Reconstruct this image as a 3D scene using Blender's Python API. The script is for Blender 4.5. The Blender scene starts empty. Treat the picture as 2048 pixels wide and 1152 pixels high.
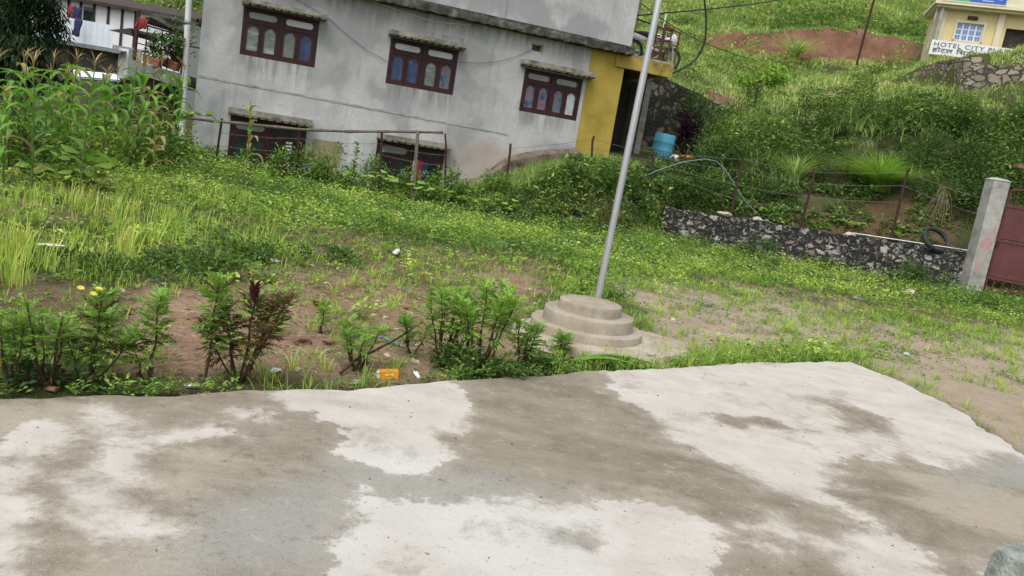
import bpy, bmesh, math, random
import numpy as np
from mathutils import Vector, Matrix, Euler

rnd = random.Random(7)
rng = np.random.default_rng(11)
R = math.radians
col = bpy.context.scene.collection
scene = bpy.context.scene

# ------------------------------------------------------------------ camera, sky, sun, exposure
EYE = 1.6
FPX = 1577.0                      # focal length in pixels of the 2048 px wide photograph
PITCH, ROLL = R(10.0), R(9.3)
_f = np.array([0, math.cos(PITCH), -math.sin(PITCH)])
_u0 = np.array([0, math.sin(PITCH), math.cos(PITCH)])
_r0 = np.array([1.0, 0, 0])
_r = math.cos(ROLL) * _r0 + math.sin(ROLL) * _u0
_u = -math.sin(ROLL) * _r0 + math.cos(ROLL) * _u0
EYEV = np.array([0, 0, EYE])

cam_d = bpy.data.cameras.new('camera')
cam = bpy.data.objects.new('camera', cam_d)
col.objects.link(cam)
M = Matrix(((_r[0], _u[0], -_f[0], 0), (_r[1], _u[1], -_f[1], 0), (_r[2], _u[2], -_f[2], EYE), (0, 0, 0, 1)))
cam.matrix_world = M
cam_d.sensor_width = 36.0
cam_d.lens = 36.0 * FPX / 2048.0
cam_d.clip_start = 0.05
cam_d.clip_end = 800.0
scene.camera = cam

SUN_EL, SUN_AZ = R(58), R(-156)      # azimuth from +Y towards +X: behind and a little left of the camera
world = bpy.data.worlds.new('World')
scene.world = world
world.use_nodes = True
nt = world.node_tree
bg = nt.nodes['Background']
sky = nt.nodes.new('ShaderNodeTexSky')
sky.sky_type = 'NISHITA'
sky.sun_disc = False
sky.sun_elevation = SUN_EL
sky.sun_rotation = SUN_AZ
sky.air_density = 1.0
sky.dust_density = 4.0
hs = nt.nodes.new('ShaderNodeHueSaturation')      # overcast: the cloud layer takes most of the blue out
hs.inputs['Saturation'].default_value = 0.16
nt.links.new(sky.outputs[0], hs.inputs['Color'])
nt.links.new(hs.outputs[0], bg.inputs[0])
bg.inputs[1].default_value = 0.15
sun_d = bpy.data.lights.new('sun', 'SUN')
sun_d.energy = 1.15
sun_d.angle = R(35)
sun_d.color = (1.0, 0.965, 0.91)
sun = bpy.data.objects.new('sun', sun_d)
sdir = Vector((math.sin(SUN_AZ) * math.cos(SUN_EL), math.cos(SUN_AZ) * math.cos(SUN_EL), math.sin(SUN_EL)))
sun.rotation_euler = sdir.to_track_quat('Z', 'Y').to_euler()
sun.location = sdir * 60
col.objects.link(sun)
scene.view_settings.view_transform = 'Standard'
scene.view_settings.look = 'None'
scene.view_settings.exposure = 0.42
scene.view_settings.gamma = 1.0
scene.cycles.max_bounces = 6
scene.cycles.diffuse_bounces = 3
scene.cycles.transmission_bounces = 3

# ------------------------------------------------------------------ where things stand (photo pixel -> place in the world)
def ray(u, v):
    return _f + (u - 1024) / FPX * _r + (576 - v) / FPX * _u
def G(u, v, z=0.0):
    d = ray(u, v); t = (z - EYE) / d[2]
    return Vector(EYEV + d * t)
def D(u, v, Y):
    d = ray(u, v)
    return Vector(EYEV + d * (Y / d[1]))
def pix(P):
    d = np.asarray(P) - EYEV
    c = d @ _f
    c = np.where(c < 0.05, 0.05, c)
    return 1024 + FPX * (d @ _r) / c, 576 - FPX * (d @ _u) / c

def hash2(ix, iy, seed):
    h = (ix.astype(np.int64) * 374761393 + iy.astype(np.int64) * 668265263 + seed * 974711) & 0x7fffffff
    h = ((h ^ (h >> 13)) * 1274126177) & 0x7fffffff
    return ((h ^ (h >> 16)) & 0xffff) / 65535.0
def vnoise(x, y, scale=1.0, seed=0):
    x = np.asarray(x, float) * scale; y = np.asarray(y, float) * scale
    ix = np.floor(x); iy = np.floor(y)
    fx = x - ix; fy = y - iy
    fx = fx * fx * (3 - 2 * fx); fy = fy * fy * (3 - 2 * fy)
    a = hash2(ix, iy, seed); b = hash2(ix + 1, iy, seed); c = hash2(ix, iy + 1, seed); d = hash2(ix + 1, iy + 1, seed)
    return (a * (1 - fx) + b * fx) * (1 - fy) + (c * (1 - fx) + d * fx) * fy
def fbm(x, y, scale=1.0, seed=0, oct=4):
    s = 0; amp = 0.5; t = 0
    for k in range(oct):
        s = s + amp * vnoise(x, y, scale * 2 ** k, seed + k * 17); t += amp; amp *= 0.55
    return s / t
def sdist(px, py, poly):
    """signed distance, positive inside"""
    poly = np.asarray(poly, float)
    best = np.full(px.shape, 1e9); ins = np.zeros(px.shape, bool)
    n = len(poly)
    for i in range(n):
        ax, ay = poly[i]; bx, by = poly[(i + 1) % n]
        ex, ey = bx - ax, by - ay
        wx, wy = px - ax, py - ay
        t = np.clip((wx * ex + wy * ey) / (ex * ex + ey * ey + 1e-12), 0, 1)
        d2 = (wx - t * ex) ** 2 + (wy - t * ey) ** 2
        best = np.minimum(best, d2)
        c = ((ay > py) != (by > py))
        with np.errstate(divide='ignore', invalid='ignore'):
            c &= px < (bx - ax) * (py - ay) / (by - ay + 1e-12) + ax
        ins ^= c
    d = np.sqrt(best)
    return np.where(ins, d, -d)
def sstep(a, b, x):
    t = np.clip((x - a) / (b - a), 0, 1)
    return t * t * (3 - 2 * t)

# terrain: per azimuth (x / y) a profile of (y, height); E(Y, e) gives a height from its slope above eye level
def Ez(Y, e): return (Y, EYE + e * Y)
PROF = [
    (-3.0, [(0, 0), (45, 0), (110, 18), (400, 60)]),
    (-0.45, [(0, 0), (45, 0.5), (70, 7), (110, 24), (400, 90)]),
    (-0.12, [(0, 0), (17.5, 0), (18.6, 0.1), (21, 0.25), (45, 3), (60, 9), (110, 30), (400, 100)]),
    (-0.075, [(0, 0), (17.4, 0), (19, 0.2), (20.0, 0.35), (21, 0.5), (40, 4), (60, 12), (110, 34), (400, 100)]),
    (0.0, [(0, 0), (17.2, 0), (18.3, 0.65), (19.3, .95), (20.6, 1.2), (40, 5), Ez(60, .2), (110, 36), (400, 100)]),
    (0.05, [(0, 0), (17.4, 0), (18.3, .85), (19.2, 1.25), (20.2, 1.40), (21.2, 1.68), (25, 1.85), (40, 5), Ez(60, .2), (110, 38), (400, 110)]),
    (0.115, [(0, 0), (17.9, 0), (19.0, 1.0), (19.9, 1.38), (21.5, 1.68), (23, 2.0), (25.8, 2.15), (26.3, 4.6), Ez(35, .13), Ez(60, .2), Ez(110, .36), (400, 120)]),
    (0.18, [(0, 0), (20.0, 0), (20.25, 0.7), (21.2, 1.25), (22.4, 1.8), (26.0, 2.2), (26.6, 4.1), Ez(35, .13), Ez(44.5, .153), Ez(45.1, .172), Ez(60, .205), Ez(110, .36), (400, 120)]),
    (0.25, [(0, 0), (19.72, 0), (19.98, 0.72), (20.8, 1.2), Ez(23, .032), Ez(27, .075), Ez(29, .094), Ez(36, .122), Ez(44.5, .159), Ez(45.1, .186), Ez(60, .209), Ez(110, .36), (400, 120)]),
    (0.31, [(0, 0), (19.44, 0), (19.7, 0.75), (20.8, 1.4), Ez(25, .06), Ez(28, .103), Ez(34, .117), Ez(44.5, .165), Ez(45.1, .196), Ez(60, .221), Ez(110, .36), (400, 120)]),
    (0.37, [(0, 0), (19.18, 0), (19.44, 0.78), (20.5, 1.5), Ez(24, .07), Ez(28, .119), Ez(34, .130), Ez(44.5, .163), Ez(45.1, .199), Ez(60, .221), Ez(110, .36), (400, 120)]),
    (0.43, [(0, 0), (18.93, 0), (19.2, 0.81), (20.2, 1.6), Ez(24, .088), Ez(28, .139), Ez(34.9, .148), Ez(35.6, .164), Ez(44.5, .172), Ez(45.1, .193), Ez(60, .221), Ez(110, .36), (400, 120)]),
    (0.45, [(0, 0), (18.84, 0), (19.1, .82), (20.1, 1.65), Ez(24, .091), Ez(27, .138), Ez(33.85, .150), Ez(34.4, .172), Ez(37, .178), Ez(46, .196), Ez(60, .221), Ez(110, .36), (400, 120)]),
    (0.47, [(0, 0), (18.76, 0), (19.0, 0.83), (20.0, 1.7), Ez(24, .094), Ez(27, .139), Ez(32.3, .149), Ez(32.9, .180), Ez(36, .184), Ez(48, .20), Ez(60, .221), Ez(110, .36), (400, 120)]),
    (0.485, [(0, 0), (18.7, 0), (18.95, .84), (19.95, 1.75), Ez(24, .097), Ez(27, .138), Ez(31.0, .147), Ez(31.4, .183), Ez(36, .184), Ez(48, .205), Ez(60, .226), Ez(110, .36), (400, 120)]),
    (0.50, [(0, 0), (18.64, 0), (18.9, 0.85), (19.9, 1.8), Ez(24, .10), Ez(27, .137), Ez(29.6, .143), Ez(30.2, .170), Ez(30.8, .176), Ez(34, .178), Ez(37, .198), Ez(48, .21), Ez(60, .23), Ez(110, .36), (400, 120)]),
    (0.58, [(0, 0), (18.3, 0), (18.6, .84), (19.6, 2.0), Ez(23, .11), Ez(26, .142), Ez(27.6, .145), Ez(28.8, .188), Ez(33, .224), Ez(36, .212), Ez(48, .22), Ez(60, .24), Ez(110, .36), (400, 120)]),
    (0.75, [(0, 0), (17, 0), (18, 0.3), (19.6, 2.0), Ez(23, .11), Ez(26, .15), Ez(27, .16), Ez(28.5, .20), Ez(33, .235), Ez(36, .22), Ez(48, .23), Ez(60, .25), Ez(110, .38), (400, 130)]),
    (1.1, [(0, 0), (17, 0), (19, .5), (21, 2.2), (30, 5.5), (60, 16), (110, 42), (400, 130)]),
    (3.0, [(0, 0), (17, 0), (20, 1), (30, 5), (60, 16), (110, 40), (400, 130)]),
]
PA = np.array([p[0] for p in PROF])
def ground_z(x, y):
    x = np.asarray(x, float); y = np.asarray(y, float)
    yy = np.maximum(y, 0.5)
    a = np.clip(x / yy, -2.99, 2.99)
    Z = np.stack([np.interp(yy, [q[0] for q in p[1]], [q[1] for q in p[1]]) for p in PROF])
    k = np.clip(np.searchsorted(PA, a) - 1, 0, len(PA) - 2)
    t = (a - PA[k]) / (PA[k + 1] - PA[k])
    idx = np.indices(k.shape)
    z = np.take_along_axis(Z, k[None], 0)[0] * (1 - t) + np.take_along_axis(Z, (k + 1)[None], 0)[0] * t
    near = np.where(y < 6, 0, 1)
    w = sstep(10, 13, y)                       # the field in front is level ground
    z = z * w
    z = z + (fbm(x, y, 0.7, 5) - 0.5) * 0.07 * sstep(4, 8, np.hypot(x, y)) + (fbm(x, y, 0.25, 9) - 0.5) * 0.9 * sstep(22, 36, y)
    return z
def gz(x, y): return float(ground_z(np.array([x]), np.array([y]))[0])
def on_ground(u, v):
    """first hit of a photo ray with the terrain"""
    d = ray(u, v)
    Y = np.arange(2.5, 140, 0.02)
    P = EYEV[None] + d[None] * (Y / d[1])[:, None]
    h = P[:, 2] - ground_z(P[:, 0], P[:, 1])
    k = np.argmax(h < 0)
    return Vector(P[k])

# ------------------------------------------------------------------ materials
MATS = {}
def new_mat(name):
    m = bpy.data.materials.new(name); m.use_nodes = True
    n = m.node_tree.nodes; l = m.node_tree.links
    return m, n, l, n['Principled BSDF']
def ramp(n, stops):
    r = n.new('ShaderNodeValToRGB')
    e = r.color_ramp.elements
    while len(e) < len(stops): e.new(0.5)
    for k, (p, c) in enumerate(stops):
        e[k].position = p; e[k].color = (*c, 1)
    return r
def noise(n, l, vec, scale, detail=5, rough=0.6, dist=0.0):
    t = n.new('ShaderNodeTexNoise')
    t.inputs['Scale'].default_value = scale; t.inputs['Detail'].default_value = detail
    t.inputs['Roughness'].default_value = rough; t.inputs['Distortion'].default_value = dist
    if vec is not None: l.new(vec, t.inputs['Vector'])
    return t
def mixc(n, l, fac, a, b, mode='MIX'):
    m = n.new('ShaderNodeMix'); m.data_type = 'RGBA'; m.blend_type = mode
    for sock, val in ((m.inputs[0], fac), (m.inputs[6], a), (m.inputs[7], b)):
        if hasattr(val, 'is_linked'): l.new(val, sock)
        elif isinstance(val, (int, float)): sock.default_value = val
        else: sock.default_value = (*val, 1)
    return m.outputs[2]
def mth(n, l, op, a, b=0.0, c=0.0):
    m = n.new('ShaderNodeMath'); m.operation = op
    for sock, val in zip(m.inputs, (a, b, c)):
        if hasattr(val, 'is_linked'): l.new(val, sock)
        else: sock.default_value = val
    return m.outputs[0]
def maprange(n, l, v, a, b, c=0.0, d=1.0):
    m = n.new('ShaderNodeMapRange'); m.interpolation_type = 'SMOOTHSTEP'
    l.new(v, m.inputs[0])
    for k, q in enumerate((a, b, c, d)): m.inputs[k + 1].default_value = q
    return m.outputs[0]
def attr(n, name):
    a = n.new('ShaderNodeAttribute'); a.attribute_name = name
    return a.outputs['Fac']
def texco(n, which='Object'):
    return n.new('ShaderNodeTexCoord').outputs[which]
def bump(n, l, p, h, strength=0.3, dist=0.02):
    b = n.new('ShaderNodeBump'); b.inputs['Strength'].default_value = strength; b.inputs['Distance'].default_value = dist
    l.new(h, b.inputs['Height']); l.new(b.outputs[0], p.inputs['Normal'])
def pmat(name, stops, scale=3.0, rough=0.8, metal=0.0, bmp=0.2, bdist=0.01, detail=6, stretch=None, spec=0.3):
    """mottled material: noise through a colour ramp, with bump"""
    if name in MATS: return MATS[name]
    m, n, l, p = new_mat(name)
    v = texco(n)
    if stretch:
        mp = n.new('ShaderNodeMapping'); mp.inputs['Scale'].default_value = stretch; l.new(v, mp.inputs[0]); v = mp.outputs[0]
    t = noise(n, l, v, scale, detail, 0.62)
    if len(stops) == 1: stops = [(0.3, tuple(c * 0.82 for c in stops[0])), (0.7, tuple(min(1, c * 1.12) for c in stops[0]))]
    r = ramp(n, stops); l.new(t.outputs[0], r.inputs[0]); l.new(r.outputs[0], p.inputs['Base Color'])
    p.inputs['Roughness'].default_value = rough; p.inputs['Metallic'].default_value = metal
    p.inputs['Specular IOR Level'].default_value = spec
    if bmp:
        t2 = noise(n, l, v, scale * 6, 4, 0.6)
        bump(n, l, p, t2.outputs[0], bmp, bdist)
    MATS[name] = m
    return m
def leafmat(name, stops, trans=0.35, rough=0.55):
    if name in MATS: return MATS[name]
    m, n, l, p = new_mat(name)
    r = ramp(n, stops); l.new(attr(n, 'tint'), r.inputs[0])
    l.new(r.outputs[0], p.inputs['Base Color'])
    p.inputs['Roughness'].default_value = rough; p.inputs['Specular IOR Level'].default_value = 0.25
    tr = n.new('ShaderNodeBsdfTranslucent')
    hsv = n.new('ShaderNodeHueSaturation'); hsv.inputs['Value'].default_value = 1.15; hsv.inputs['Saturation'].default_value = 1.1
    l.new(r.outputs[0], hsv.inputs['Color']); l.new(hsv.outputs[0], tr.inputs[0])
    ms = n.new('ShaderNodeMixShader'); ms.inputs[0].default_value = trans
    l.new(p.outputs[0], ms.inputs[1]); l.new(tr.outputs[0], ms.inputs[2])
    l.new(ms.outputs[0], n['Material Output'].inputs[0])
    MATS[name] = m
    return m
# plants
GRASS = leafmat('grass_blades', [(0.0, (0.118, 0.242, 0.039)), (0.4, (0.262, 0.441, 0.069)), (0.75, (0.437, 0.586, 0.104)), (0.95, (0.616, 0.578, 0.183))])
WEED = leafmat('weed_leaves', [(0.0, (0.071, 0.148, 0.034)), (0.45, (0.205, 0.347, 0.072)), (0.8, (0.378, 0.547, 0.113)), (1.0, (0.636, 0.701, 0.175))])
DARKLEAF = leafmat('shrub_leaves', [(0.0, (0.036, 0.076, 0.021)), (0.5, (0.109, 0.198, 0.050)), (0.85, (0.227, 0.352, 0.088)), (1.0, (0.400, 0.457, 0.137))])
HILLG = leafmat('hill_grass_blades', [(0.0, (0.116, 0.195, 0.054)), (0.45, (0.276, 0.400, 0.117)), (0.8, (0.445, 0.564, 0.176)), (1.0, (0.561, 0.575, 0.242))])
MARI = leafmat('feathery_leaves', [(0.0, (0.112, 0.053, 0.024)), (0.22, (0.095, 0.074, 0.021)), (0.36, (0.084, 0.126, 0.024)), (0.65, (0.151, 0.278, 0.048)), (1.0, (0.280, 0.462, 0.085))], 0.3)
CORNL = leafmat('maize_leaves', [(0.0, (0.365, 0.270, 0.149)), (0.2, (0.351, 0.338, 0.108)), (0.4, (0.108, 0.230, 0.041)), (0.75, (0.162, 0.338, 0.061)), (1.0, (0.284, 0.459, 0.095))], 0.35, 0.42)
TASSEL = leafmat('maize_tassel', [(0.0, (0.26, 0.19, 0.09)), (1.0, (0.42, 0.34, 0.16))], 0.2)
PURPLE = leafmat('purple_leaves', [(0.0, (0.018, 0.006, 0.02)), (1.0, (0.06, 0.018, 0.05))], 0.2)
LIME = leafmat('lime_leaves', [(0.0, (0.13, 0.27, 0.03)), (1.0, (0.30, 0.50, 0.08))], 0.4)
BAMBOO = leafmat('drooping_leaves', [(0.0, (0.010, 0.030, 0.012)), (0.7, (0.026, 0.062, 0.022)), (1.0, (0.06, 0.11, 0.03))], 0.2)
WHITEP = leafmat('white_petals', [(0.0, (0.6, 0.58, 0.6)), (1.0, (0.78, 0.74, 0.8))], 0.3)
DRYST = leafmat('dry_stalks', [(0.0, (0.14, 0.11, 0.07)), (1.0, (0.38, 0.31, 0.2))], 0.1)
STEM = pmat('dark_stem', [(0.3, (0.035, 0.022, 0.015)), (0.7, (0.075, 0.05, 0.03))], 20, 0.8)
GSTEM = pmat('green_stem', [(0.3, (0.06, 0.11, 0.02)), (0.7, (0.13, 0.18, 0.05))], 8, 0.6)
TRUNK = pmat('bark', [(0.3, (0.06, 0.045, 0.03)), (0.7, (0.14, 0.11, 0.08))], 9, 0.9, bmp=0.5)
# built
def wall_material():
    m, n, l, p = new_mat('grey_cement_plaster')
    v = texco(n)
    big = noise(n, l, v, 0.45, 6, 0.6, 0.6)
    r = ramp(n, [(0.30, (0.265, 0.272, 0.278)), (0.44, (0.385, 0.393, 0.400)), (0.56, (0.465, 0.473, 0.480)), (0.72, (0.57, 0.577, 0.582))])
    l.new(big.outputs[0], r.inputs[0])
    mp = n.new('ShaderNodeMapping'); mp.inputs['Scale'].default_value = (2.6, 2.6, 0.28); l.new(v, mp.inputs[0])
    st = noise(n, l, mp.outputs[0], 1.5, 6, 0.65)
    c = mixc(n, l, maprange(n, l, st.outputs[0], 0.50, 0.72, 0, 0.38), r.outputs[0], (0.165, 0.168, 0.168))
    bl2 = noise(n, l, v, 0.75, 5, 0.5, 0.15)
    c = mixc(n, l, maprange(n, l, bl2.outputs[0], 0.51, 0.60, 0, 0.7), c, (0.255, 0.265, 0.275))
    c = mixc(n, l, maprange(n, l, bl2.outputs[0], 0.46, 0.32, 0, 0.6), c, (0.60, 0.607, 0.612))
    st2 = noise(n, l, mp.outputs[0], 0.9, 4, 0.6)
    c = mixc(n, l, maprange(n, l, st2.outputs[0], 0.56, 0.70, 0, 0.6), c, (0.50, 0.495, 0.485))
    fine = noise(n, l, v, 14, 6, 0.7)
    c = mixc(n, l, maprange(n, l, fine.outputs[0], 0.3, 0.7, 0.0, 0.4), c, (0.29, 0.29, 0.288))
    sep = n.new('ShaderNodeSeparateXYZ'); l.new(v, sep.inputs[0])
    damp = noise(n, l, v, 1.2, 5, 0.6)
    zz = mth(n, l, 'ADD', sep.outputs[2], mth(n, l, 'MULTIPLY', damp.outputs[0], -1.6))
    sx_, sz_ = n.new('ShaderNodeSeparateXYZ'), None
    l.new(v, sx_.inputs[0]); X_, Z_ = sx_.outputs[0], sx_.outputs[2]
    m5 = n.new('ShaderNodeMapping'); m5.inputs['Scale'].default_value = (5.5, 1, 0.5); l.new(v, m5.inputs[0])
    rs = noise(n, l, m5.outputs[0], 1.4, 6, 0.65); rsm = maprange(n, l, rs.outputs[0], 0.40, 0.66)
    for x0_, x1_, zb_, ln_ in ((0.83, 2.47, 2.65, .75), (4.12, 5.78, 2.60, .6), (7.52, 9.11, 2.52, .6), (-.1, 9.3, 4.37, .55), (5.0, 6.0, 3.95, .35)):
        k_ = mth(n, l, 'MULTIPLY', maprange(n, l, X_, x0_ - .12, x0_ + .10), maprange(n, l, X_, x1_ + .12, x1_ - .10))
        k_ = mth(n, l, 'MULTIPLY', k_, mth(n, l, 'MULTIPLY', maprange(n, l, Z_, zb_ - ln_, zb_), mth(n, l, 'LESS_THAN', Z_, zb_)))
        c = mixc(n, l, mth(n, l, 'MULTIPLY', mth(n, l, 'MULTIPLY', k_, rsm), .7), c, (0.13, 0.135, 0.135))
    # earth splash at the foot where the bank meets the wall
    xm = maprange(n, l, sep.outputs[0], 4.6, 7.0)
    es = mth(n, l, 'MULTIPLY', maprange(n, l, zz, 0.35, 1.1, 0.65, 0.0), xm)
    c = mixc(n, l, es, c, (0.34, 0.255, 0.20))
    l.new(c, p.inputs['Base Color']); p.inputs['Roughness'].default_value = 0.92; p.inputs['Specular IOR Level'].default_value = 0.15
    hb = mixc(n, l, 0.4, fine.outputs[0], big.outputs[0])
    bump(n, l, p, hb, 0.25, 0.03)
    return m
CEMENT = wall_material()
CORNICE = pmat('mossy_ledge', [(0.30, (0.018, 0.018, 0.016)), (0.5, (0.065, 0.062, 0.052)), (0.68, (0.20, 0.195, 0.175)), (0.8, (0.34, 0.33, 0.31))], 3.2, 0.95, bmp=0.6, bdist=0.03)
HOOD = pmat('stained_hood', [(0.32, (0.10, 0.095, 0.075)), (0.52, (0.26, 0.245, 0.205)), (0.75, (0.38, 0.365, 0.32))], 4, 0.95, bmp=0.5)
HOODD = pmat('mossy_hood_edge', [(0.35, (0.03, 0.03, 0.025)), (0.65, (0.17, 0.155, 0.12))], 5, 0.95, bmp=0.5)
MAROON = pmat('maroon_window_paint', [(0.3, (0.026, 0.009, 0.011)), (0.7, (0.058, 0.019, 0.022))], 6, 0.42, bmp=0.1)
YELLOW = pmat('yellow_wall_paint', [(0.28, (0.27, 0.195, 0.035)), (0.5, (0.37, 0.27, 0.05)), (0.75, (0.44, 0.335, 0.08))], 1.6, 0.75, bmp=0.12)
OLIVE = pmat('stained_yellow_paint', [(0.3, (0.10, 0.09, 0.03)), (0.6, (0.36, 0.28, 0.06))], 5, 0.85, bmp=0.3)
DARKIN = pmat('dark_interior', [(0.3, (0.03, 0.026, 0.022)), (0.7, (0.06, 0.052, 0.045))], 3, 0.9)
PIPE = pmat('white_plastic_pipe', [(0.3, (0.50, 0.51, 0.52)), (0.7, (0.64, 0.65, 0.66))], 3, 0.4, bmp=0.05)
def glass(name, stops, scale=4, stretch=(1, 1, 1)):
    if name in MATS: return MATS[name]
    m = pmat(name, stops, scale, 0.12, 0, 0.0, detail=3, stretch=stretch, spec=0.5)
    return m
G_GREY = glass('grey_green_pane', [(0.3, (0.10, 0.125, 0.115)), (0.55, (0.17, 0.20, 0.19)), (0.75, (0.34, 0.38, 0.36))], 3, (1, 1, 3))
G_BLUE = glass('blue_curtain_pane', [(0.3, (0.014, 0.028, 0.075)), (0.6, (0.032, 0.066, 0.16)), (0.8, (0.12, 0.165, 0.25))], 5, (2, 1, .8))
G_PINK = glass('patterned_curtain_pane', [(0.35, (0.025, 0.05, 0.11)), (0.5, (0.12, 0.16, 0.21)), (0.62, (0.22, 0.075, 0.08)), (0.8, (0.24, 0.27, 0.29))], 3, (1.5, 1, 1))
G_WHITE = glass('pale_curtain_pane', [(0.3, (0.36, 0.41, 0.43)), (0.7, (0.58, 0.62, 0.64))], 3)
G_DARK = glass('dark_green_pane', [(0.3, (0.008, 0.014, 0.016)), (0.7, (0.03, 0.05, 0.05))], 3)
TRANS = glass('frosted_transom', [(0.3, (0.52, 0.54, 0.57)), (0.7, (0.68, 0.70, 0.73))], 3)
TRANSD = glass('dull_transom', [(0.3, (0.22, 0.24, 0.23)), (0.7, (0.34, 0.36, 0.34))], 3)
GALV = pmat('galvanised_pole', [(0.3, (0.40, 0.41, 0.43)), (0.7, (0.56, 0.57, 0.60))], 5, 0.38, 0.65, 0.06, stretch=(1, 1, .25))
def plinth_material():
    m, n, l, p = new_mat('cement_plinth')
    v = texco(n); a = noise(n, l, v, 3.2, 8, 0.65)
    r = ramp(n, [(0.28, (0.22, 0.188, 0.145)), (0.45, (0.32, 0.28, 0.222)), (0.6, (0.375, 0.335, 0.27)), (0.78, (0.45, 0.41, 0.34))]); l.new(a.outputs[0], r.inputs[0])
    mp = n.new('ShaderNodeMapping'); mp.inputs['Scale'].default_value = (7, 7, 0.9); l.new(v, mp.inputs[0])
    st = noise(n, l, mp.outputs[0], 1.6, 6, 0.65); c = mixc(n, l, maprange(n, l, st.outputs[0], 0.50, 0.70, 0, 0.30), r.outputs[0], (0.17, 0.15, 0.118))
    sep = n.new('ShaderNodeSeparateXYZ'); l.new(v, sep.inputs[0]); b2 = noise(n, l, v, 9, 5, 0.7)
    ft = maprange(n, l, mth(n, l, 'MULTIPLY_ADD', b2.outputs[0], -0.10, sep.outputs[2]), 0.05, -0.03)
    c = mixc(n, l, mth(n, l, 'MULTIPLY', ft, 0.75), c, (0.30, 0.20, 0.135))
    f = noise(n, l, v, 38, 5, 0.7); c = mixc(n, l, maprange(n, l, f.outputs[0], 0.42, 0.30, 0, 0.5), c, (0.12, 0.10, 0.08))
    l.new(c, p.inputs['Base Color']); p.inputs['Roughness'].default_value = 0.95; p.inputs['Specular IOR Level'].default_value = 0.15
    bump(n, l, p, mth(n, l, 'ADD', f.outputs[0], a.outputs[0]), 0.5, 0.01)
    return m
PLINTH = plinth_material()
PALEPAD = pmat('pale_worn_pad', [(0.3, (0.26, 0.205, 0.16)), (0.5, (0.38, 0.315, 0.26)), (0.7, (0.48, 0.42, 0.36))], 3, 0.95, bmp=.5, detail=8)
RUST = pmat('rusty_iron', [(0.3, (0.028, 0.018, 0.015)), (0.6, (0.060, 0.033, 0.024)), (0.8, (0.12, 0.062, 0.04))], 18, 0.9, bmp=0.4)
RUSTRED = pmat('red_oxide_iron', [(0.3, (0.065, 0.028, 0.02)), (0.7, (0.15, 0.06, 0.038))], 12, 0.8, bmp=0.3)
WIRE = pmat('old_wire', [(0.3, (0.10, 0.09, 0.08)), (0.7, (0.24, 0.22, 0.20))], 25, 0.7, 0.3, 0)
CABLE = pmat('black_cable', [(0.3, (0.012, 0.012, 0.013)), (0.7, (0.03, 0.03, 0.032))], 6, 0.6)
BAMB = pmat('weathered_bamboo', [(0.3, (0.07, 0.055, 0.045)), (0.7, (0.20, 0.165, 0.13))], 14, 0.7, bmp=0.3)
GATE = pmat('maroon_gate_paint', [(0.3, (0.095, 0.032, 0.034)), (0.7, (0.135, 0.050, 0.050))], 2.5, 0.5, bmp=0.08)
RUBBER = pmat('tyre_rubber', [(0.3, (0.016, 0.018, 0.020)), (0.7, (0.045, 0.050, 0.056))], 10, 0.75, bmp=0.3)
BLUEP = pmat('blue_plastic', [(0.3, (0.07, 0.30, 0.44)), (0.7, (0.115, 0.40, 0.55))], 2.5, 0.45, bmp=0.05)
TERRA = pmat('terracotta', [(0.3, (0.24, 0.085, 0.055)), (0.7, (0.37, 0.16, 0.11))], 6, 0.85)
ORANGE = pmat('orange_carton', [(0.3, (0.62, 0.24, 0.02)), (0.7, (0.74, 0.34, 0.04))], 5, 0.45, bmp=0.05)
PAPER = pmat('white_litter', [(0.3, (0.55, 0.57, 0.60)), (0.7, (0.78, 0.78, 0.80))], 6, 0.5, bmp=0.2)
BLUELIT = pmat('blue_litter', [(0.3, (0.05, 0.16, 0.5)), (0.7, (0.10, 0.27, 0.68))], 6, 0.4)
ORSACK = pmat('orange_sack', [(0.3, (0.5, 0.13, 0.03)), (0.7, (0.75, 0.28, 0.06))], 9, 0.6)
BRICK = pmat('brick_rubble', [(0.3, (0.15, 0.08, 0.055)), (0.7, (0.27, 0.165, 0.115))], 8, 0.95, bmp=0.5)
PALE = pmat('pale_rubble', [(0.3, (0.36, 0.30, 0.24)), (0.7, (0.56, 0.49, 0.41))], 8, 0.95, bmp=0.5)
STONEG = pmat('grey_rubble', [(0.3, (0.14, 0.135, 0.125)), (0.7, (0.32, 0.31, 0.29))], 6, 0.95, bmp=0.5)
WHITEW = pmat('white_wall_paint', [(0.3, (0.72, 0.73, 0.75)), (0.7, (0.82, 0.83, 0.85))], 1.2, 0.8, bmp=0.1)
TIN = pmat('corrugated_tin', [(0.3, (0.56, 0.62, 0.68)), (0.7, (0.70, 0.75, 0.80))], 1.5, 0.55, 0.0, 0.05)
DARKWOOD = pmat('dark_timber', [(0.3, (0.030, 0.024, 0.022)), (0.7, (0.075, 0.058, 0.05))], 5, 0.85)
SHEDW = pmat('weathered_plank', [(0.3, (0.070, 0.058, 0.052)), (0.7, (0.15, 0.13, 0.12))], 4, 0.9, stretch=(1, 1, 6))
TINROOF = pmat('dull_tin_roof', [(0.3, (0.10, 0.11, 0.12)), (0.7, (0.22, 0.235, 0.25))], 2.5, 0.6, 0.2)
REDCLOTH = pmat('red_cloth', [(0.3, (0.20, 0.022, 0.03)), (0.7, (0.32, 0.05, 0.055))], 6, 0.85)
BLUECLOTH = pmat('navy_cloth', [(0.3, (0.02, 0.02, 0.06)), (0.7, (0.045, 0.045, 0.13))], 6, 0.85)
WHITECLOTH = pmat('white_cloth', [(0.3, (0.55, 0.55, 0.57)), (0.7, (0.74, 0.74, 0.76))], 6, 0.85)
HCREAM = pmat('cream_hotel_paint', [(0.3, (0.64, 0.53, 0.27)), (0.7, (0.74, 0.64, 0.37))], 1.2, 0.75, bmp=0.06)
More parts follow.
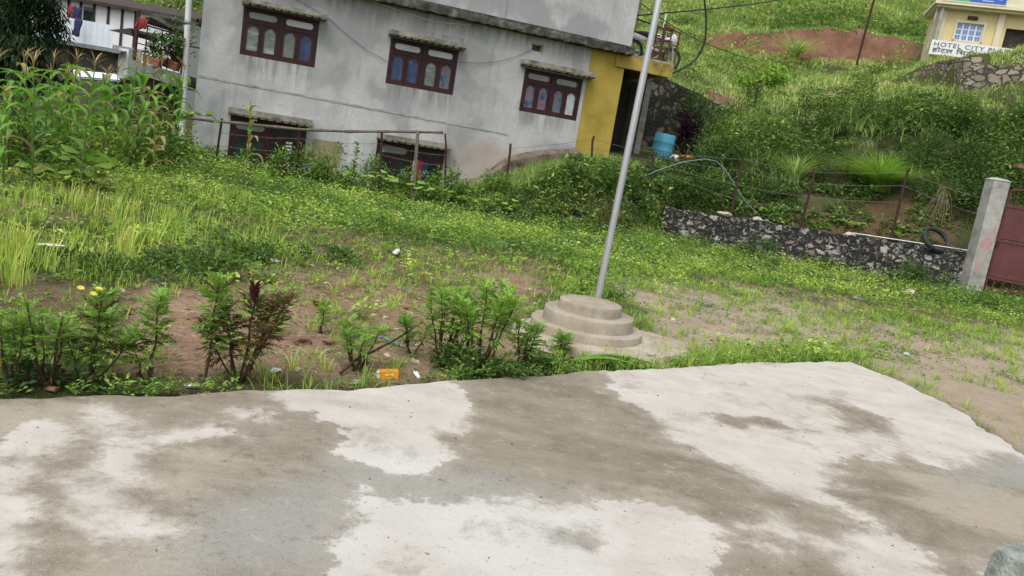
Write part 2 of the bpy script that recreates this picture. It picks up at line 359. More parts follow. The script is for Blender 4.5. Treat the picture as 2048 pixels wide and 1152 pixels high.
HPALE = pmat('pale_hotel_trim', [(0.3, (0.60, 0.54, 0.38)), (0.7, (0.72, 0.66, 0.50))], 1.5, 0.75)
SIGNW = pmat('white_sign', [(0.3, (0.66, 0.68, 0.70)), (0.7, (0.78, 0.79, 0.80))], 2, 0.5, bmp=0)
SIGNB = pmat('blue_sign', [(0.3, (0.03, 0.11, 0.42)), (0.7, (0.045, 0.16, 0.52))], 2, 0.4, bmp=0)
SIGNG = pmat('green_sign', [(0.3, (0.05, 0.36, 0.13)), (0.7, (0.09, 0.46, 0.18))], 2, 0.4, bmp=0)
INK = pmat('dark_lettering', [(0.3, (0.08, 0.10, 0.115)), (0.7, (0.12, 0.14, 0.155))], 4, 0.6, bmp=0)
LETW = pmat('white_lettering', [(0.3, (0.72, 0.74, 0.78)), (0.7, (0.8, 0.8, 0.82))], 4, 0.6, bmp=0)
HBLUE = pmat('blue_window_glass', [(0.3, (0.10, 0.20, 0.50)), (0.7, (0.16, 0.28, 0.62))], 3, 0.3, bmp=0)
HOSE = pmat('pale_blue_hose', [(0.3, (0.17, 0.25, 0.26)), (0.7, (0.26, 0.35, 0.37))], 5, 0.45)
CHROME = pmat('dull_chrome', [(0.3, (0.35, 0.35, 0.36)), (0.7, (0.55, 0.55, 0.56))], 5, 0.3, 0.8, 0)
POSTC = pmat('rough_concrete_post', [(0.30, (0.20, 0.20, 0.185)), (0.5, (0.34, 0.335, 0.315)), (0.72, (0.46, 0.455, 0.43))], 3, 0.95, bmp=0.4)
YPETAL = pmat('yellow_petals', [(0.3, (0.75, 0.62, 0.05)), (0.7, (0.85, 0.76, 0.18))], 10, 0.6)

def stone_material(name, stones, mortar, scale, moss, edge=0.05, blk=(0.45, 0.6), stretch=(1, 1, 1), lichen=None):
    m, n, l, p = new_mat(name)
    v = texco(n)
    ds = noise(n, l, v, scale * 1.1, 5, 0.7)
    mp = n.new('ShaderNodeMapping'); mp.inputs['Scale'].default_value = stretch; l.new(v, mp.inputs[0])
    vv = n.new('ShaderNodeVectorMath'); vv.operation = 'MULTIPLY_ADD'
    l.new(ds.outputs['Color'], vv.inputs[0]); vv.inputs[1].default_value = (0.95 / scale,) * 3; l.new(mp.outputs[0], vv.inputs[2])
    a = n.new('ShaderNodeTexVoronoi'); a.inputs['Scale'].default_value = scale; l.new(vv.outputs[0], a.inputs['Vector'])
    e = n.new('ShaderNodeTexVoronoi'); e.feature = 'DISTANCE_TO_EDGE'; e.inputs['Scale'].default_value = scale; l.new(vv.outputs[0], e.inputs['Vector'])
    sx = n.new('ShaderNodeSeparateColor'); l.new(a.outputs['Color'], sx.inputs[0])
    r = ramp(n, stones); l.new(sx.outputs[0], r.inputs[0])
    em = maprange(n, l, e.outputs['Distance'], edge * 0.4, edge * 1.6)
    c = mixc(n, l, em, mortar, r.outputs[0])
    bl = noise(n, l, v, scale * 0.75, 6, 0.7)
    c = mixc(n, l, maprange(n, l, bl.outputs[0], blk[0], blk[1]), c, moss)
    fn = noise(n, l, v, scale * 6, 5, 0.7)
    if lichen:
        li = noise(n, l, v, scale * 1.9, 7, 0.75, 0.5); c = mixc(n, l, maprange(n, l, li.outputs[0], 0.545, 0.60), c, lichen)
        l2_ = noise(n, l, v, scale * 2.3, 7, 0.75, 0.5); c = mixc(n, l, maprange(n, l, l2_.outputs[0], 0.535, 0.60), c, moss)
    c = mixc(n, l, maprange(n, l, fn.outputs[0], 0.35, 0.7, 0, 0.35), c, tuple(q * 0.4 for q in mortar))
    l.new(c, p.inputs['Base Color']); p.inputs['Roughness'].default_value = 0.95; p.inputs['Specular IOR Level'].default_value = 0.15
    h = mth(n, l, 'ADD', mth(n, l, 'MULTIPLY', em, 0.7), mth(n, l, 'MULTIPLY', fn.outputs[0], 0.4))
    bump(n, l, p, h, 0.9, 0.05)
    return m
RWALL = stone_material('lichen_stone_wall', [(0.0, (0.05, 0.047, 0.044)), (0.36, (0.11, 0.105, 0.10)), (0.46, (0.36, 0.345, 0.32)), (0.80, (0.53, 0.51, 0.48)), (0.90, (0.19, 0.09, 0.055)), (1.0, (0.30, 0.27, 0.23))],
                       (0.032, 0.031, 0.029), 5.2, (0.036, 0.036, 0.033), 0.16, (0.49, 0.56), (1, 1, 1.25), (0.40, 0.39, 0.365))
BWALL_ = stone_material('river_stone_wall', [(0.0, (0.06, 0.055, 0.048)), (0.5, (0.12, 0.11, 0.093)), (1.0, (0.185, 0.168, 0.14))], (0.034, 0.032, 0.027), 3.6, (0.024, 0.029, 0.019), 0.07, (0.42, 0.58))
HWALL_ = stone_material('dressed_stone_wall', [(0.0, (0.20, 0.175, 0.13)), (0.5, (0.30, 0.265, 0.20)), (1.0, (0.40, 0.36, 0.28))], (0.07, 0.065, 0.05), 2.9, (0.10, 0.11, 0.06), 0.07, (0.60, 0.78), (1, 1, 1.5))

# ------------------------------------------------------------------ builders
def tag(o, label=None, cat=None, group=None, kind=None):
    if label: o['label'] = label
    if cat: o['category'] = cat
    if group: o['group'] = group
    if kind: o['kind'] = kind
    return o
def thing(name, label, cat, loc=(0, 0, 0), rot=(0, 0, 0), group=None):
    o = bpy.data.objects.new(name, None)
    o.empty_display_size = 0.2
    o.location = loc; o.rotation_euler = rot
    col.objects.link(o)
    return tag(o, label, cat, group)
def copy_tree(o, parent=None):
    c = o.copy(); col.objects.link(c)
    if parent is not None: c.parent = parent
    for ch in list(o.children): copy_tree(ch, c)
    return c

class MB:
    def __init__(s): s.v = []; s.f = []; s.m = []; s.mi = 0
    def add(s, vs, fs):
        b = len(s.v); s.v += [tuple(q) for q in vs]
        s.f += [tuple(i + b for i in f) for f in fs]; s.m += [s.mi] * len(fs)
        return s
    def box(s, x0, x1, y0, y1, z0, z1):
        return s.hexa([(x0, y0, z0), (x1, y0, z0), (x1, y1, z0), (x0, y1, z0), (x0, y0, z1), (x1, y0, z1), (x1, y1, z1), (x0, y1, z1)])
    def hexa(s, v):
        return s.add(v, [(0, 3, 2, 1), (4, 5, 6, 7), (0, 1, 5, 4), (1, 2, 6, 5), (2, 3, 7, 6), (3, 0, 4, 7)])
    def tube(s, pts, r, n=8, caps=True):
        pts = [Vector(p) for p in pts]
        rs = r if isinstance(r, (list, tuple)) else [r] * len(pts)
        vs = []; fs = []
        up = None
        for i, p in enumerate(pts):
            t = (pts[min(i + 1, len(pts) - 1)] - pts[max(i - 1, 0)]).normalized()
            if up is None:
                up = t.orthogonal().normalized()
            else:
                up = (up - t * up.dot(t))
                up = up.normalized() if up.length > 1e-6 else t.orthogonal().normalized()
            w = t.cross(up)
            for k in range(n):
                a = 2 * math.pi * k / n
                vs.append(p + (up * math.cos(a) + w * math.sin(a)) * rs[i])
        for i in range(len(pts) - 1):
            for k in range(n):
                a = i * n + k; b = i * n + (k + 1) % n
                fs.append((a, b, b + n, a + n))
        if caps:
            fs.append(tuple(range(n - 1, -1, -1))); fs.append(tuple(range((len(pts) - 1) * n, len(pts) * n)))
        return s.add(vs, fs)
    def lathe(s, prof, n=48, c=(0, 0)):
        vs = []; fs = []
        for r, z in prof:
            for k in range(n):
                a = 2 * math.pi * k / n
                vs.append((c[0] + r * math.cos(a), c[1] + r * math.sin(a), z))
        for i in range(len(prof) - 1):
            for k in range(n):
                a = i * n + k; b = i * n + (k + 1) % n
                fs.append((a, b, b + n, a + n))
        fs.append(tuple(range(n - 1, -1, -1))); fs.append(tuple(range((len(prof) - 1) * n, len(prof) * n)))
        return s.add(vs, fs)
    def prism(s, poly, axis, d0, d1):
        """poly in two coords, extruded along axis ('x','y','z') from d0 to d1"""
        def P(q, d): return {'x': (d, q[0], q[1]), 'y': (q[0], d, q[1]), 'z': (q[0], q[1], d)}[axis]
        n = len(poly)
        vs = [P(q, d0) for q in poly] + [P(q, d1) for q in poly]
        fs = [tuple(range(n)), tuple(range(2 * n - 1, n - 1, -1))] + [(k, k + n, (k + 1) % n + n, (k + 1) % n) for k in range(n)]
        return s.add(vs, fs)
    def torus(s, R0, r, n=36, k=12, mat=None):
        vs = []; fs = []
        for i in range(n):
            a = 2 * math.pi * i / n
            for j in range(k):
                b = 2 * math.pi * j / k
                q = Vector(((R0 + r * math.cos(b)) * math.cos(a), (R0 + r * math.cos(b)) * math.sin(a), r * 1.15 * math.sin(b)))
                vs.append(mat @ q if mat else q)
        for i in range(n):
            for j in range(k):
                fs.append((i * k + j, ((i + 1) % n) * k + j, ((i + 1) % n) * k + (j + 1) % k, i * k + (j + 1) % k))
        return s.add(vs, fs)
    def blob(s, c, r, seed=0, jag=0.25, sub=2, sq=(1, 1, 1)):
        bm = bmesh.new(); bmesh.ops.create_icosphere(bm, subdivisions=sub, radius=1)
        rr = random.Random(seed)
        ph = [(Vector((rr.uniform(-1, 1), rr.uniform(-1, 1), rr.uniform(-1, 1))).normalized(), rr.uniform(0.5, 1)) for _ in range(7)]
        for v in bm.verts:
            k = 1.0
            for d, w in ph:
                dd = v.co.dot(d)
                if dd > 0.55: k -= (dd - 0.55) * jag * w * 1.6
            v.co = Vector((v.co.x * sq[0], v.co.y * sq[1], v.co.z * sq[2])) * (k * r)
        bm.verts.index_update()
        s.add([v.co + Vector(c) for v in bm.verts], [[v.index for v in f.verts] for f in bm.faces])
        bm.free(); return s
    def build(s, name, mats, parent=None, smooth=False, loc=None, bevel=0, fix=True):
        me = bpy.data.meshes.new(name)
        me.from_pydata(s.v, [], s.f)
        for m in (mats if isinstance(mats, (list, tuple)) else [mats]): me.materials.append(m)
        if any(s.m): me.polygons.foreach_set('material_index', s.m)
        if fix:
            bm = bmesh.new(); bm.from_mesh(me)
            bmesh.ops.recalc_face_normals(bm, faces=bm.faces)
            if bevel: bmesh.ops.bevel(bm, geom=[e for e in bm.edges if len(e.link_faces) == 2 and e.calc_face_angle(0) > 0.6], offset=bevel, segments=2, affect='EDGES', profile=0.6)
            bm.to_mesh(me); bm.free()
        if smooth:
            me.polygons.foreach_set('use_smooth', [True] * len(me.polygons))
            if smooth != 'all': me.set_sharp_from_angle(angle=R(40))
        me.update()
        o = bpy.data.objects.new(name, me)
        if loc is not None: o.location = loc
        col.objects.link(o)
        if parent is not None: o.parent = parent
        return o

class Fol:
    """many small leaves or blades in one mesh, each with its own tint"""
    def __init__(s): s.V = []; s.T = []; s.F = []; s.n = 0
    def raw(s, V, faces, T):
        """V (N,k,3); faces: list of index tuples into k; T (N,) or (N,k)"""
        N, k, _ = V.shape
        if N == 0: return s
        s.V.append(V.reshape(-1, 3))
        T = np.asarray(T, float)
        s.T.append((np.repeat(T, k) if T.ndim == 1 else T.reshape(-1)))
        base = s.n + np.arange(N)[:, None] * k
        for f in faces: s.F.append((base + np.array(f)[None]).astype(np.int32))
        s.n += N * k
        return s
    def blades(s, P, h, w, az, bend, tint, seg=2):
        P = np.asarray(P, float); N = len(P)
        w = np.broadcast_to(w, (N,)); h = np.broadcast_to(h, (N,)); bend = np.broadcast_to(bend, (N,))
        dx, dy = np.cos(az), np.sin(az)
        sx, sy = -np.sin(az + 0.0), np.cos(az)
        rows = []
        for k in range(seg + 1):
            t = k / (seg + 1.0)
            off = bend * h * t * t
            zz = h * (t - 0.35 * np.minimum(bend, 1.2) * t * t)
            ww = w * (1 - 0.35 * t) * 0.5
            c = np.stack([P[:, 0] + dx * off, P[:, 1] + dy * off, P[:, 2] + zz], 1)
            sd = np.stack([sx * ww, sy * ww, 0 * ww], 1)
            rows += [c - sd, c + sd]
        t = 1.0
        rows.append(np.stack([P[:, 0] + dx * bend * h, P[:, 1] + dy * bend * h, P[:, 2] + h * (1 - 0.35 * np.minimum(bend, 1.2))], 1))
        V = np.stack(rows, 1)
        fs = [(2 * k, 2 * k + 1, 2 * k + 3, 2 * k + 2) for k in range(seg)] + [(2 * seg, 2 * seg + 1, 2 * seg + 2)]
        return s.raw(V, fs, tint)
    def leaves(s, P, d, ln, wd, tint, fold=0.25, up=None):
        """folded diamond leaves from P along unit d"""
        P = np.asarray(P, float); d = np.asarray(d, float); N = len(P)
        if N == 0: return s
        ln = np.broadcast_to(ln, (N,))[:, None]; wd = np.broadcast_to(wd, (N,))[:, None]
        if up is None: up = rng.normal(0, 0.35, (N, 3)) + np.array([0, 0, 1.0])
        sd = np.cross(d, up); sd /= np.linalg.norm(sd, axis=1, keepdims=True) + 1e-9
        nm = np.cross(sd, d)
        mid = P + d * ln * 0.45
        A = mid + sd * wd * 0.5 + nm * wd * fold
        B = mid - sd * wd * 0.5 + nm * wd * fold
        tip = P + d * ln - nm * ln * 0.12
        V = np.stack([P, A, tip, B], 1)
        return s.raw(V, [(0, 1, 2), (0, 2, 3)], tint)
    def strip(s, pts, wid, tint, fold=0.25):
        """one long arching leaf: centre line pts (k,3), widths (k,)"""
        pts = np.asarray(pts, float); k = len(pts)
        t = np.gradient(pts, axis=0); t /= np.linalg.norm(t, axis=1, keepdims=True) + 1e-9
        sd = np.cross(t, np.array([0, 0, 1.0])); nn = np.linalg.norm(sd, axis=1, keepdims=True)
        sd = sd / np.maximum(nn, 1e-6)
        if nn.min() < 0.05: sd[:] = sd[np.argmax(nn)]
        nm = np.cross(sd, t)
        wid = np.asarray(wid)[:, None]
        V = np.concatenate([pts - sd * wid / 2 + nm * wid * fold, pts, pts + sd * wid / 2 + nm * wid * fold], 0)
        fs = []
        for i in range(k - 1):
            fs += [(i, i + 1, k + i + 1, k + i), (k + i, k + i + 1, 2 * k + i + 1, 2 * k + i)]
        return s.raw(V[None], fs, np.array([tint]) if np.isscalar(tint) else np.asarray(tint)[None])
    def build(s, name, mat, parent=None, loc=None, smooth=False):
        V = np.concatenate(s.V).astype(np.float32); T = np.concatenate(s.T).astype(np.float32)
        me = bpy.data.meshes.new(name)
        me.vertices.add(len(V)); me.vertices.foreach_set('co', V.ravel())
        loops = np.concatenate([f.ravel() for f in s.F])
        tot = np.concatenate([np.full(len(f), f.shape[1], np.int32) for f in s.F])
        me.loops.add(len(loops)); me.loops.foreach_set('vertex_index', loops)
        start = np.concatenate([[0], np.cumsum(tot)[:-1]]).astype(np.int32)
        me.polygons.add(len(tot)); me.polygons.foreach_set('loop_start', start)
        try: me.polygons.foreach_set('loop_total', tot)
        except Exception: pass
        me.update(calc_edges=True)
        a = me.attributes.new('tint', 'FLOAT', 'POINT'); a.data.foreach_set('value', np.clip(T, 0, 1))
        if smooth: me.polygons.foreach_set('use_smooth', np.ones(len(tot), bool))
        me.materials.append(mat)
        o = bpy.data.objects.new(name, me)
        if loc is not None: o.location = loc
        col.objects.link(o)
        if parent is not None: o.parent = parent
        return o
def unit(a): return a / (np.linalg.norm(a, axis=-1, keepdims=True) + 1e-9)
def rdir(n, zlo=-0.3, zhi=1.0):
    z = rng.uniform(zlo, zhi, n); a = rng.uniform(0, 2 * np.pi, n); r = np.sqrt(np.maximum(0, 1 - z * z))
    return np.stack([r * np.cos(a), r * np.sin(a), z], 1)

# ------------------------------------------------------------------ the ground
S = 2.549
def z4(pts): return [(0 + x / 2.796, 740 + y / 2.796) for x, y in pts]
def z5(pts): return [(600 + x / 2.796, 740 + y / 2.796) for x, y in pts]
def z6(pts): return [(1250 + x / 2.549, 700 + y / 2.549) for x, y in pts]
SLABZ = 0.055
def gp(pts, z=SLABZ): return [tuple(G(u, v, z))[:2] for u, v in pts]
BARE = [(240, 580), (340, 566), (480, 535), (700, 535), (900, 550), (1060, 545), (1130, 575), (1060, 620), (1050, 640), (1075, 700), (1110, 740), (880, 766), (560, 775), (360, 788), (240, 750), (225, 660)]
SAND = [(1200, 570), (1330, 560), (1450, 575), (1600, 600), (1750, 640), (1900, 655), (2048, 665), (2600, 770), (6000, 1400), (6000, 4000), (2300, 1300), (2048, 905), (1850, 790), (1730, 722), (1500, 700), (1330, 705), (1290, 650)]
SANDNEAR = [(1700, 715), (1760, 720), (2060, 800), (2300, 1000), (2100, 960), (1850, 795)]
def field_density(x, y):
    """how much of the ground is covered with grass, 0..1, and the masks for bare and sandy soil"""
    u, v = pix(np.stack([x, y, 0 * x], 1))
    n = (fbm(x, y, 1.3, 21) - 0.5)
    b = sstep(-25, 45, sdist(u, v, BARE) + n * 110)
    s = sstep(-18, 30, sdist(u, v, SAND) + n * 70)
    near = sstep(-10, 12, sdist(u, v, SANDNEAR) + n * 30)
    return u, v, b, s, near
def ground_sheet():
    def axis(parts): return np.unique(np.concatenate([np.arange(a, b, st) for a, b, st in parts]))
    xs = axis([(-260, -60, 8), (-60, -16, 1.0), (-16, -3, 0.14), (-3, 6, 0.07), (6, 16, 0.14), (16, 40, 0.35), (40, 90, 1.2), (90, 300, 8)])
    ys = axis([(-120, -10, 6), (-10, 3, 0.5), (3, 9, 0.06), (9, 22, 0.11), (22, 50, 0.3), (50, 90, 1), (90, 390, 6)])
    X, Y = np.meshgrid(xs, ys)
    x = X.ravel(); y = Y.ravel()
    z = ground_z(x, y) + (fbm(x, y, 6, 31) - 0.5) * 0.018
    u, v, b, s, near = field_density(x, y)
    front = (y > 3) & (y < 26)
    sand = np.where((y > 2.5) & (y < 16), np.maximum(s, near), 0)
    z += np.where(front & (y < 14), near * 0.045, 0)
    soil = np.where((y > 2) & (y < 14), b, 0)
    soil = np.maximum(soil, np.where((y > 2) & (y < 15.5), .45 * (1 - sstep(.40, .56, fbm(x, y, .55, 71, 4))) * (1 - sstep(12.5, 15.5, y)), 0))
    a = x / np.maximum(y, 1)
    e = (z - EYE) / np.maximum(y, 1)
    m = (fbm(x, y, 0.6, 44) - 0.5)
    cut = np.where((y > 40), sstep(0.185, 0.205, a + m * 0.03) * (1 - sstep(0.425, 0.45, a + m * 0.03)) * sstep(42.4, 43.8, y + m * 2.4) * (1 - sstep(45.15, 45.5, y)), 0)
    # a washed out bank under the bushes to the right, and a bare scar beside the steps
    sc = sstep(0.33, 0.37, a + m * .1) * (1 - sstep(0.50, 0.54, a + m * .1)) * (y > 18) * (1 - sstep(20.2, 20.9, y + m))
    sc2 = sstep(0.060, 0.075, a) * (1 - sstep(0.115, 0.13, a)) * (y > 17.2) * (1 - sstep(18.5, 18.9, y))
    sc3 = sstep(0.19, 0.205, a) * (1 - sstep(0.235, 0.25, a)) * (y > 26.6) * (1 - sstep(29.2, 30.5, y + m * 2))
    scar = np.maximum.reduce([cut, sc * 0.45, sc2 * 0.6, sc3])
    z += cut * (fbm(x, y, 1.1, 77, 4) - .5) * .7
    pathm = np.exp(-((y - (34.0 + (a - .37) * 40)) / 0.55) ** 2) * sstep(0.33, 0.345, a) * (1 - sstep(0.40, 0.42, a)) * (y > 28)
    soil = np.maximum(soil, pathm)
    ny, nx = X.shape
    i = np.arange((ny - 1) * (nx - 1)); r = i // (nx - 1); c = i % (nx - 1)
    q = r * nx + c
    F = np.stack([q, q + 1, q + nx + 1, q + nx], 1).astype(np.int32)
    me = bpy.data.meshes.new('ground')
    me.vertices.add(len(x)); me.vertices.foreach_set('co', np.stack([x, y, z], 1).astype(np.float32).ravel())
    me.loops.add(F.size); me.loops.foreach_set('vertex_index', F.ravel())
    me.polygons.add(len(F)); me.polygons.foreach_set('loop_start', np.arange(len(F), dtype=np.int32) * 4)
    try: me.polygons.foreach_set('loop_total', np.full(len(F), 4, np.int32))
    except Exception: pass
    me.update(calc_edges=True)
    me.polygons.foreach_set('use_smooth', np.ones(len(F), bool))
    for nm, val in (('sand', sand), ('soil', soil), ('scar', scar)):
        at = me.attributes.new(nm, 'FLOAT', 'POINT'); at.data.foreach_set('value', np.clip(val, 0, 1).astype(np.float32))
    m, n, l, p = new_mat('earth')
    vv = texco(n)
    n1 = noise(n, l, vv, 2.2, 8, 0.65); n2 = noise(n, l, vv, 16, 8, 0.7); n3 = noise(n, l, vv, 60, 4, 0.7)
    und = ramp(n, [(0.3, (0.028, 0.040, 0.012)), (0.5, (0.055, 0.072, 0.02)), (0.7, (0.11, 0.10, 0.05))]); l.new(n1.outputs[0], und.inputs[0])
    so = ramp(n, [(0.32, (0.16, 0.094, 0.06)), (0.45, (0.315, 0.20, 0.135)), (0.56, (0.43, 0.295, 0.21)), (0.70, (0.54, 0.41, 0.31))]); l.new(mth(n, l, 'MULTIPLY_ADD', n2.outputs[0], 0.55, mth(n, l, 'MULTIPLY', n1.outputs[0], 0.45)), so.inputs[0])
    sa = ramp(n, [(0.3, (0.34, 0.265, 0.19)), (0.5, (0.48, 0.39, 0.295)), (0.72, (0.60, 0.50, 0.395))]); l.new(mth(n, l, 'MULTIPLY_ADD', n2.outputs[0], 0.4, mth(n, l, 'MULTIPLY', n1.outputs[0], 0.6)), sa.inputs[0])
    n1b = noise(n, l, vv, 0.9, 9, 0.72)
    re = ramp(n, [(0.3, (0.085, 0.045, 0.03)), (0.48, (0.175, 0.085, 0.056)), (0.62, (0.235, 0.13, 0.09)), (0.8, (0.32, 0.21, 0.155))]); l.new(n1b.outputs[0], re.inputs[0])
    c = mixc(n, l, attr(n, 'soil'), und.outputs[0], so.outputs[0])
    c = mixc(n, l, attr(n, 'sand'), c, sa.outputs[0])
    c = mixc(n, l, attr(n, 'scar'), c, re.outputs[0])
    grit = maprange(n, l, n3.outputs[0], 0.58, 0.68, 0, 0.75)
    c = mixc(n, l, grit, c, (0.46, 0.39, 0.31))
    grit2 = maprange(n, l, n3.outputs[0], 0.42, 0.32, 0, 0.7)
    c = mixc(n, l, grit2, c, (0.07, 0.05, 0.035))
    l.new(c, p.inputs['Base Color']); p.inputs['Roughness'].default_value = 0.97; p.inputs['Specular IOR Level'].default_value = 0.1
    hh = mth(n, l, 'ADD', n2.outputs[0], mth(n, l, 'MULTIPLY', n3.outputs[0], 0.5))
    bump(n, l, p, hh, 1.0, 0.05)
    me.materials.append(m)
    o = bpy.data.objects.new('ground', me); col.objects.link(o)
    tag(o, 'uneven brown soil of the yard rising to the hill', None, None, 'structure')
    return o
ground_sheet()

# the concrete yard with its drying wet patches
LIGHT = [
    z4([(-600, 420), (0, 420), (60, 350), (180, 290), (330, 290), (470, 350), (480, 380), (340, 420), (230, 490), (120, 520), (200, 600), (140, 690), (190, 780), (200, 840), (130, 900), (130, 1000), (40, 1152), (-600, 1152)]),
    z4([(430, 310), (520, 215), (650, 220), (715, 260), (690, 330), (740, 400), (880, 420), (840, 500), (770, 560), (800, 640), (720, 700), (840, 720), (830, 770), (690, 770), (600, 840), (450, 850), (490, 790), (420, 700), (430, 620), (200, 620), (190, 600), (540, 580), (550, 480), (620, 420), (500, 370)]),
    z4([(540, 890), (640, 860), (760, 810), (830, 820), (780, 870), (840, 890), (960, 840), (940, 900), (860, 950), (760, 910), (600, 920)]),
    z4([(880, 388), (1000, 345), (1240, 315), (1390, 380), (1240, 372), (1080, 396), (950, 405)]),
    z4([(1310, 240), (1420, 210), (1560, 250), (1480, 285), (1400, 268), (1330, 292)]),
    z5([(-180, 150), (0, 60), (440, 40), (800, 30), (900, 120), (970, 160), (930, 210), (970, 270), (890, 300), (870, 340), (770, 365), (790, 420), (830, 470), (780, 520), (710, 540), (690, 570), (600, 570), (480, 575), (400, 520), (330, 500), (250, 470), (280, 400), (210, 340), (160, 300), (60, 290), (90, 240), (-60, 215)]),
    z5([(300, 680), (350, 650), (340, 690), (440, 740), (560, 750), (650, 720), (860, 725), (940, 700), (1060, 720), (1300, 745), (1500, 760), (1640, 760), (1640, 720)]) +
    z6([(0, 760), (130, 770), (280, 800), (340, 850), (420, 880), (470, 920), (430, 950), (490, 1000), (480, 1080), (450, 1110), (490, 1180), (490, 1500)]) +
    z5([(0, 1600), (130, 1152), (150, 1050), (140, 980), (300, 930), (250, 890), (330, 850), (320, 800), (310, 720)]),
    z6([(-150, 40), (-76, 150), (0, 270), (130, 310), (160, 360), (260, 460), (400, 540), (600, 620), (720, 690), (900, 760), (1000, 800), (1100, 820), (1200, 860), (1210, 840), (1130, 790), (1050, 730), (1060, 700), (1120, 690), (1050, 640), (1060, 580), (1100, 550), (1200, 545), (1360, 570), (1370, 535), (1420, 525), (1500, 570), (1600, 600), (1700, 600), (1740, 560), (1840, 545), (1850, 520), (1950, 530), (2034, 560), (2500, 600), (2500, 300), (1700, -50), (900, -60)]),
    z6([(960, 955), (1100, 965), (1210, 960), (1230, 900), (1300, 895), (1340, 910), (1350, 940), (1450, 980), (1560, 1040), (1550, 1100), (1650, 1152), (1750, 1300), (1250, 1300), (1200, 1152), (1090, 1060), (1000, 1000)]),
    z6([(640, 910), (740, 868), (800, 885), (850, 972), (780, 930), (720, 905)]),
    z6([(610, 970), (680, 955), (745, 1012), (660, 1005)]),
    z6([(1790, 1140), (1930, 1085), (1960, 1110), (1900, 1152)]),
]
HOLES = [
    z5([(1410, 890), (1500, 880), (1650, 880), (1650, 990), (1500, 990), (1450, 930)]),
    z6([(880, 240), (950, 230), (1100, 260), (1200, 290), (1360, 350), (1330, 375), (1380, 430), (1310, 440), (1250, 410), (1130, 415), (1080, 390), (1080, 355), (1130, 345), (1020, 290)]),
    z6([(400, 330), (500, 325), (620, 345), (700, 345), (900, 405), (860, 420), (640, 375), (570, 395), (480, 380)]),
]
FRONT = [(-7.5, -0.05), (-4.2, 2.38), (-2.38, 3.63), (-1.5, 4.23), (-0.9, 4.63), (-0.31, 5.09), (0.1, 5.45), (0.58, 5.85), (1.6, 6.62), (2.6, 7.36), (3.25, 7.82), (3.59, 7.98)]
RIGHT = [(3.59, 7.98), (3.80, 7.50), (3.90, 7.0), (3.96, 6.3), (3.97, 5.67), (4.05, 4.5), (4.2, 3), (4.6, -4)]
TANS = [z6([(1430, 640), (1700, 690), (2034, 720), (2400, 800), (2400, 1000), (2034, 950), (1800, 920), (1600, 860), (1400, 790)]),
        z4([(850, 470), (1240, 470), (1640, 540), (1600, 640), (1150, 640), (1080, 760), (1000, 860), (880, 880), (830, 700), (900, 600)]),
        z4([(0, 190), (380, 180), (420, 290), (330, 290), (180, 290), (60, 350), (-300, 420), (-300, 200)]), z5([(1640, 720), (1960, 700), (2200, 780), (2300, 900), (1900, 1000), (1700, 850)]),
        z4([(500, 1050), (1000, 1060), (1100, 1400), (100, 1400)])]
COOLS = [z4([(1100, 720), (1500, 640), (1957, 480), (2240, 430), (2600, 560), (3000, 640), (3400, 690), (2700, 730), (2280, 740), (2100, 900), (1990, 1152), (900, 1152), (860, 1000)]),
         z5([(500, 600), (800, 640), (1200, 690), (1640, 700), (1640, 1152), (1000, 1152), (600, 900)]), z6([(1650, 620), (2034, 560), (2400, 560), (2400, 700), (1700, 690)])]
_k = (EYE - SLABZ) / EYE                     # the rim was read off at soil level: bring it to the level of the slab
FRONT = [(x * _k, y * _k) for x, y in FRONT]
RIGHT = [(x * _k, y * _k) for x, y in RIGHT]
def polyl(pts, t):
    pts = np.asarray(pts, float); d = np.concatenate([[0], np.cumsum(np.hypot(*np.diff(pts, axis=0).T))]); d /= d[-1]
    return np.stack([np.interp(t, d, pts[:, 0]), np.interp(t, d, pts[:, 1])], -1)
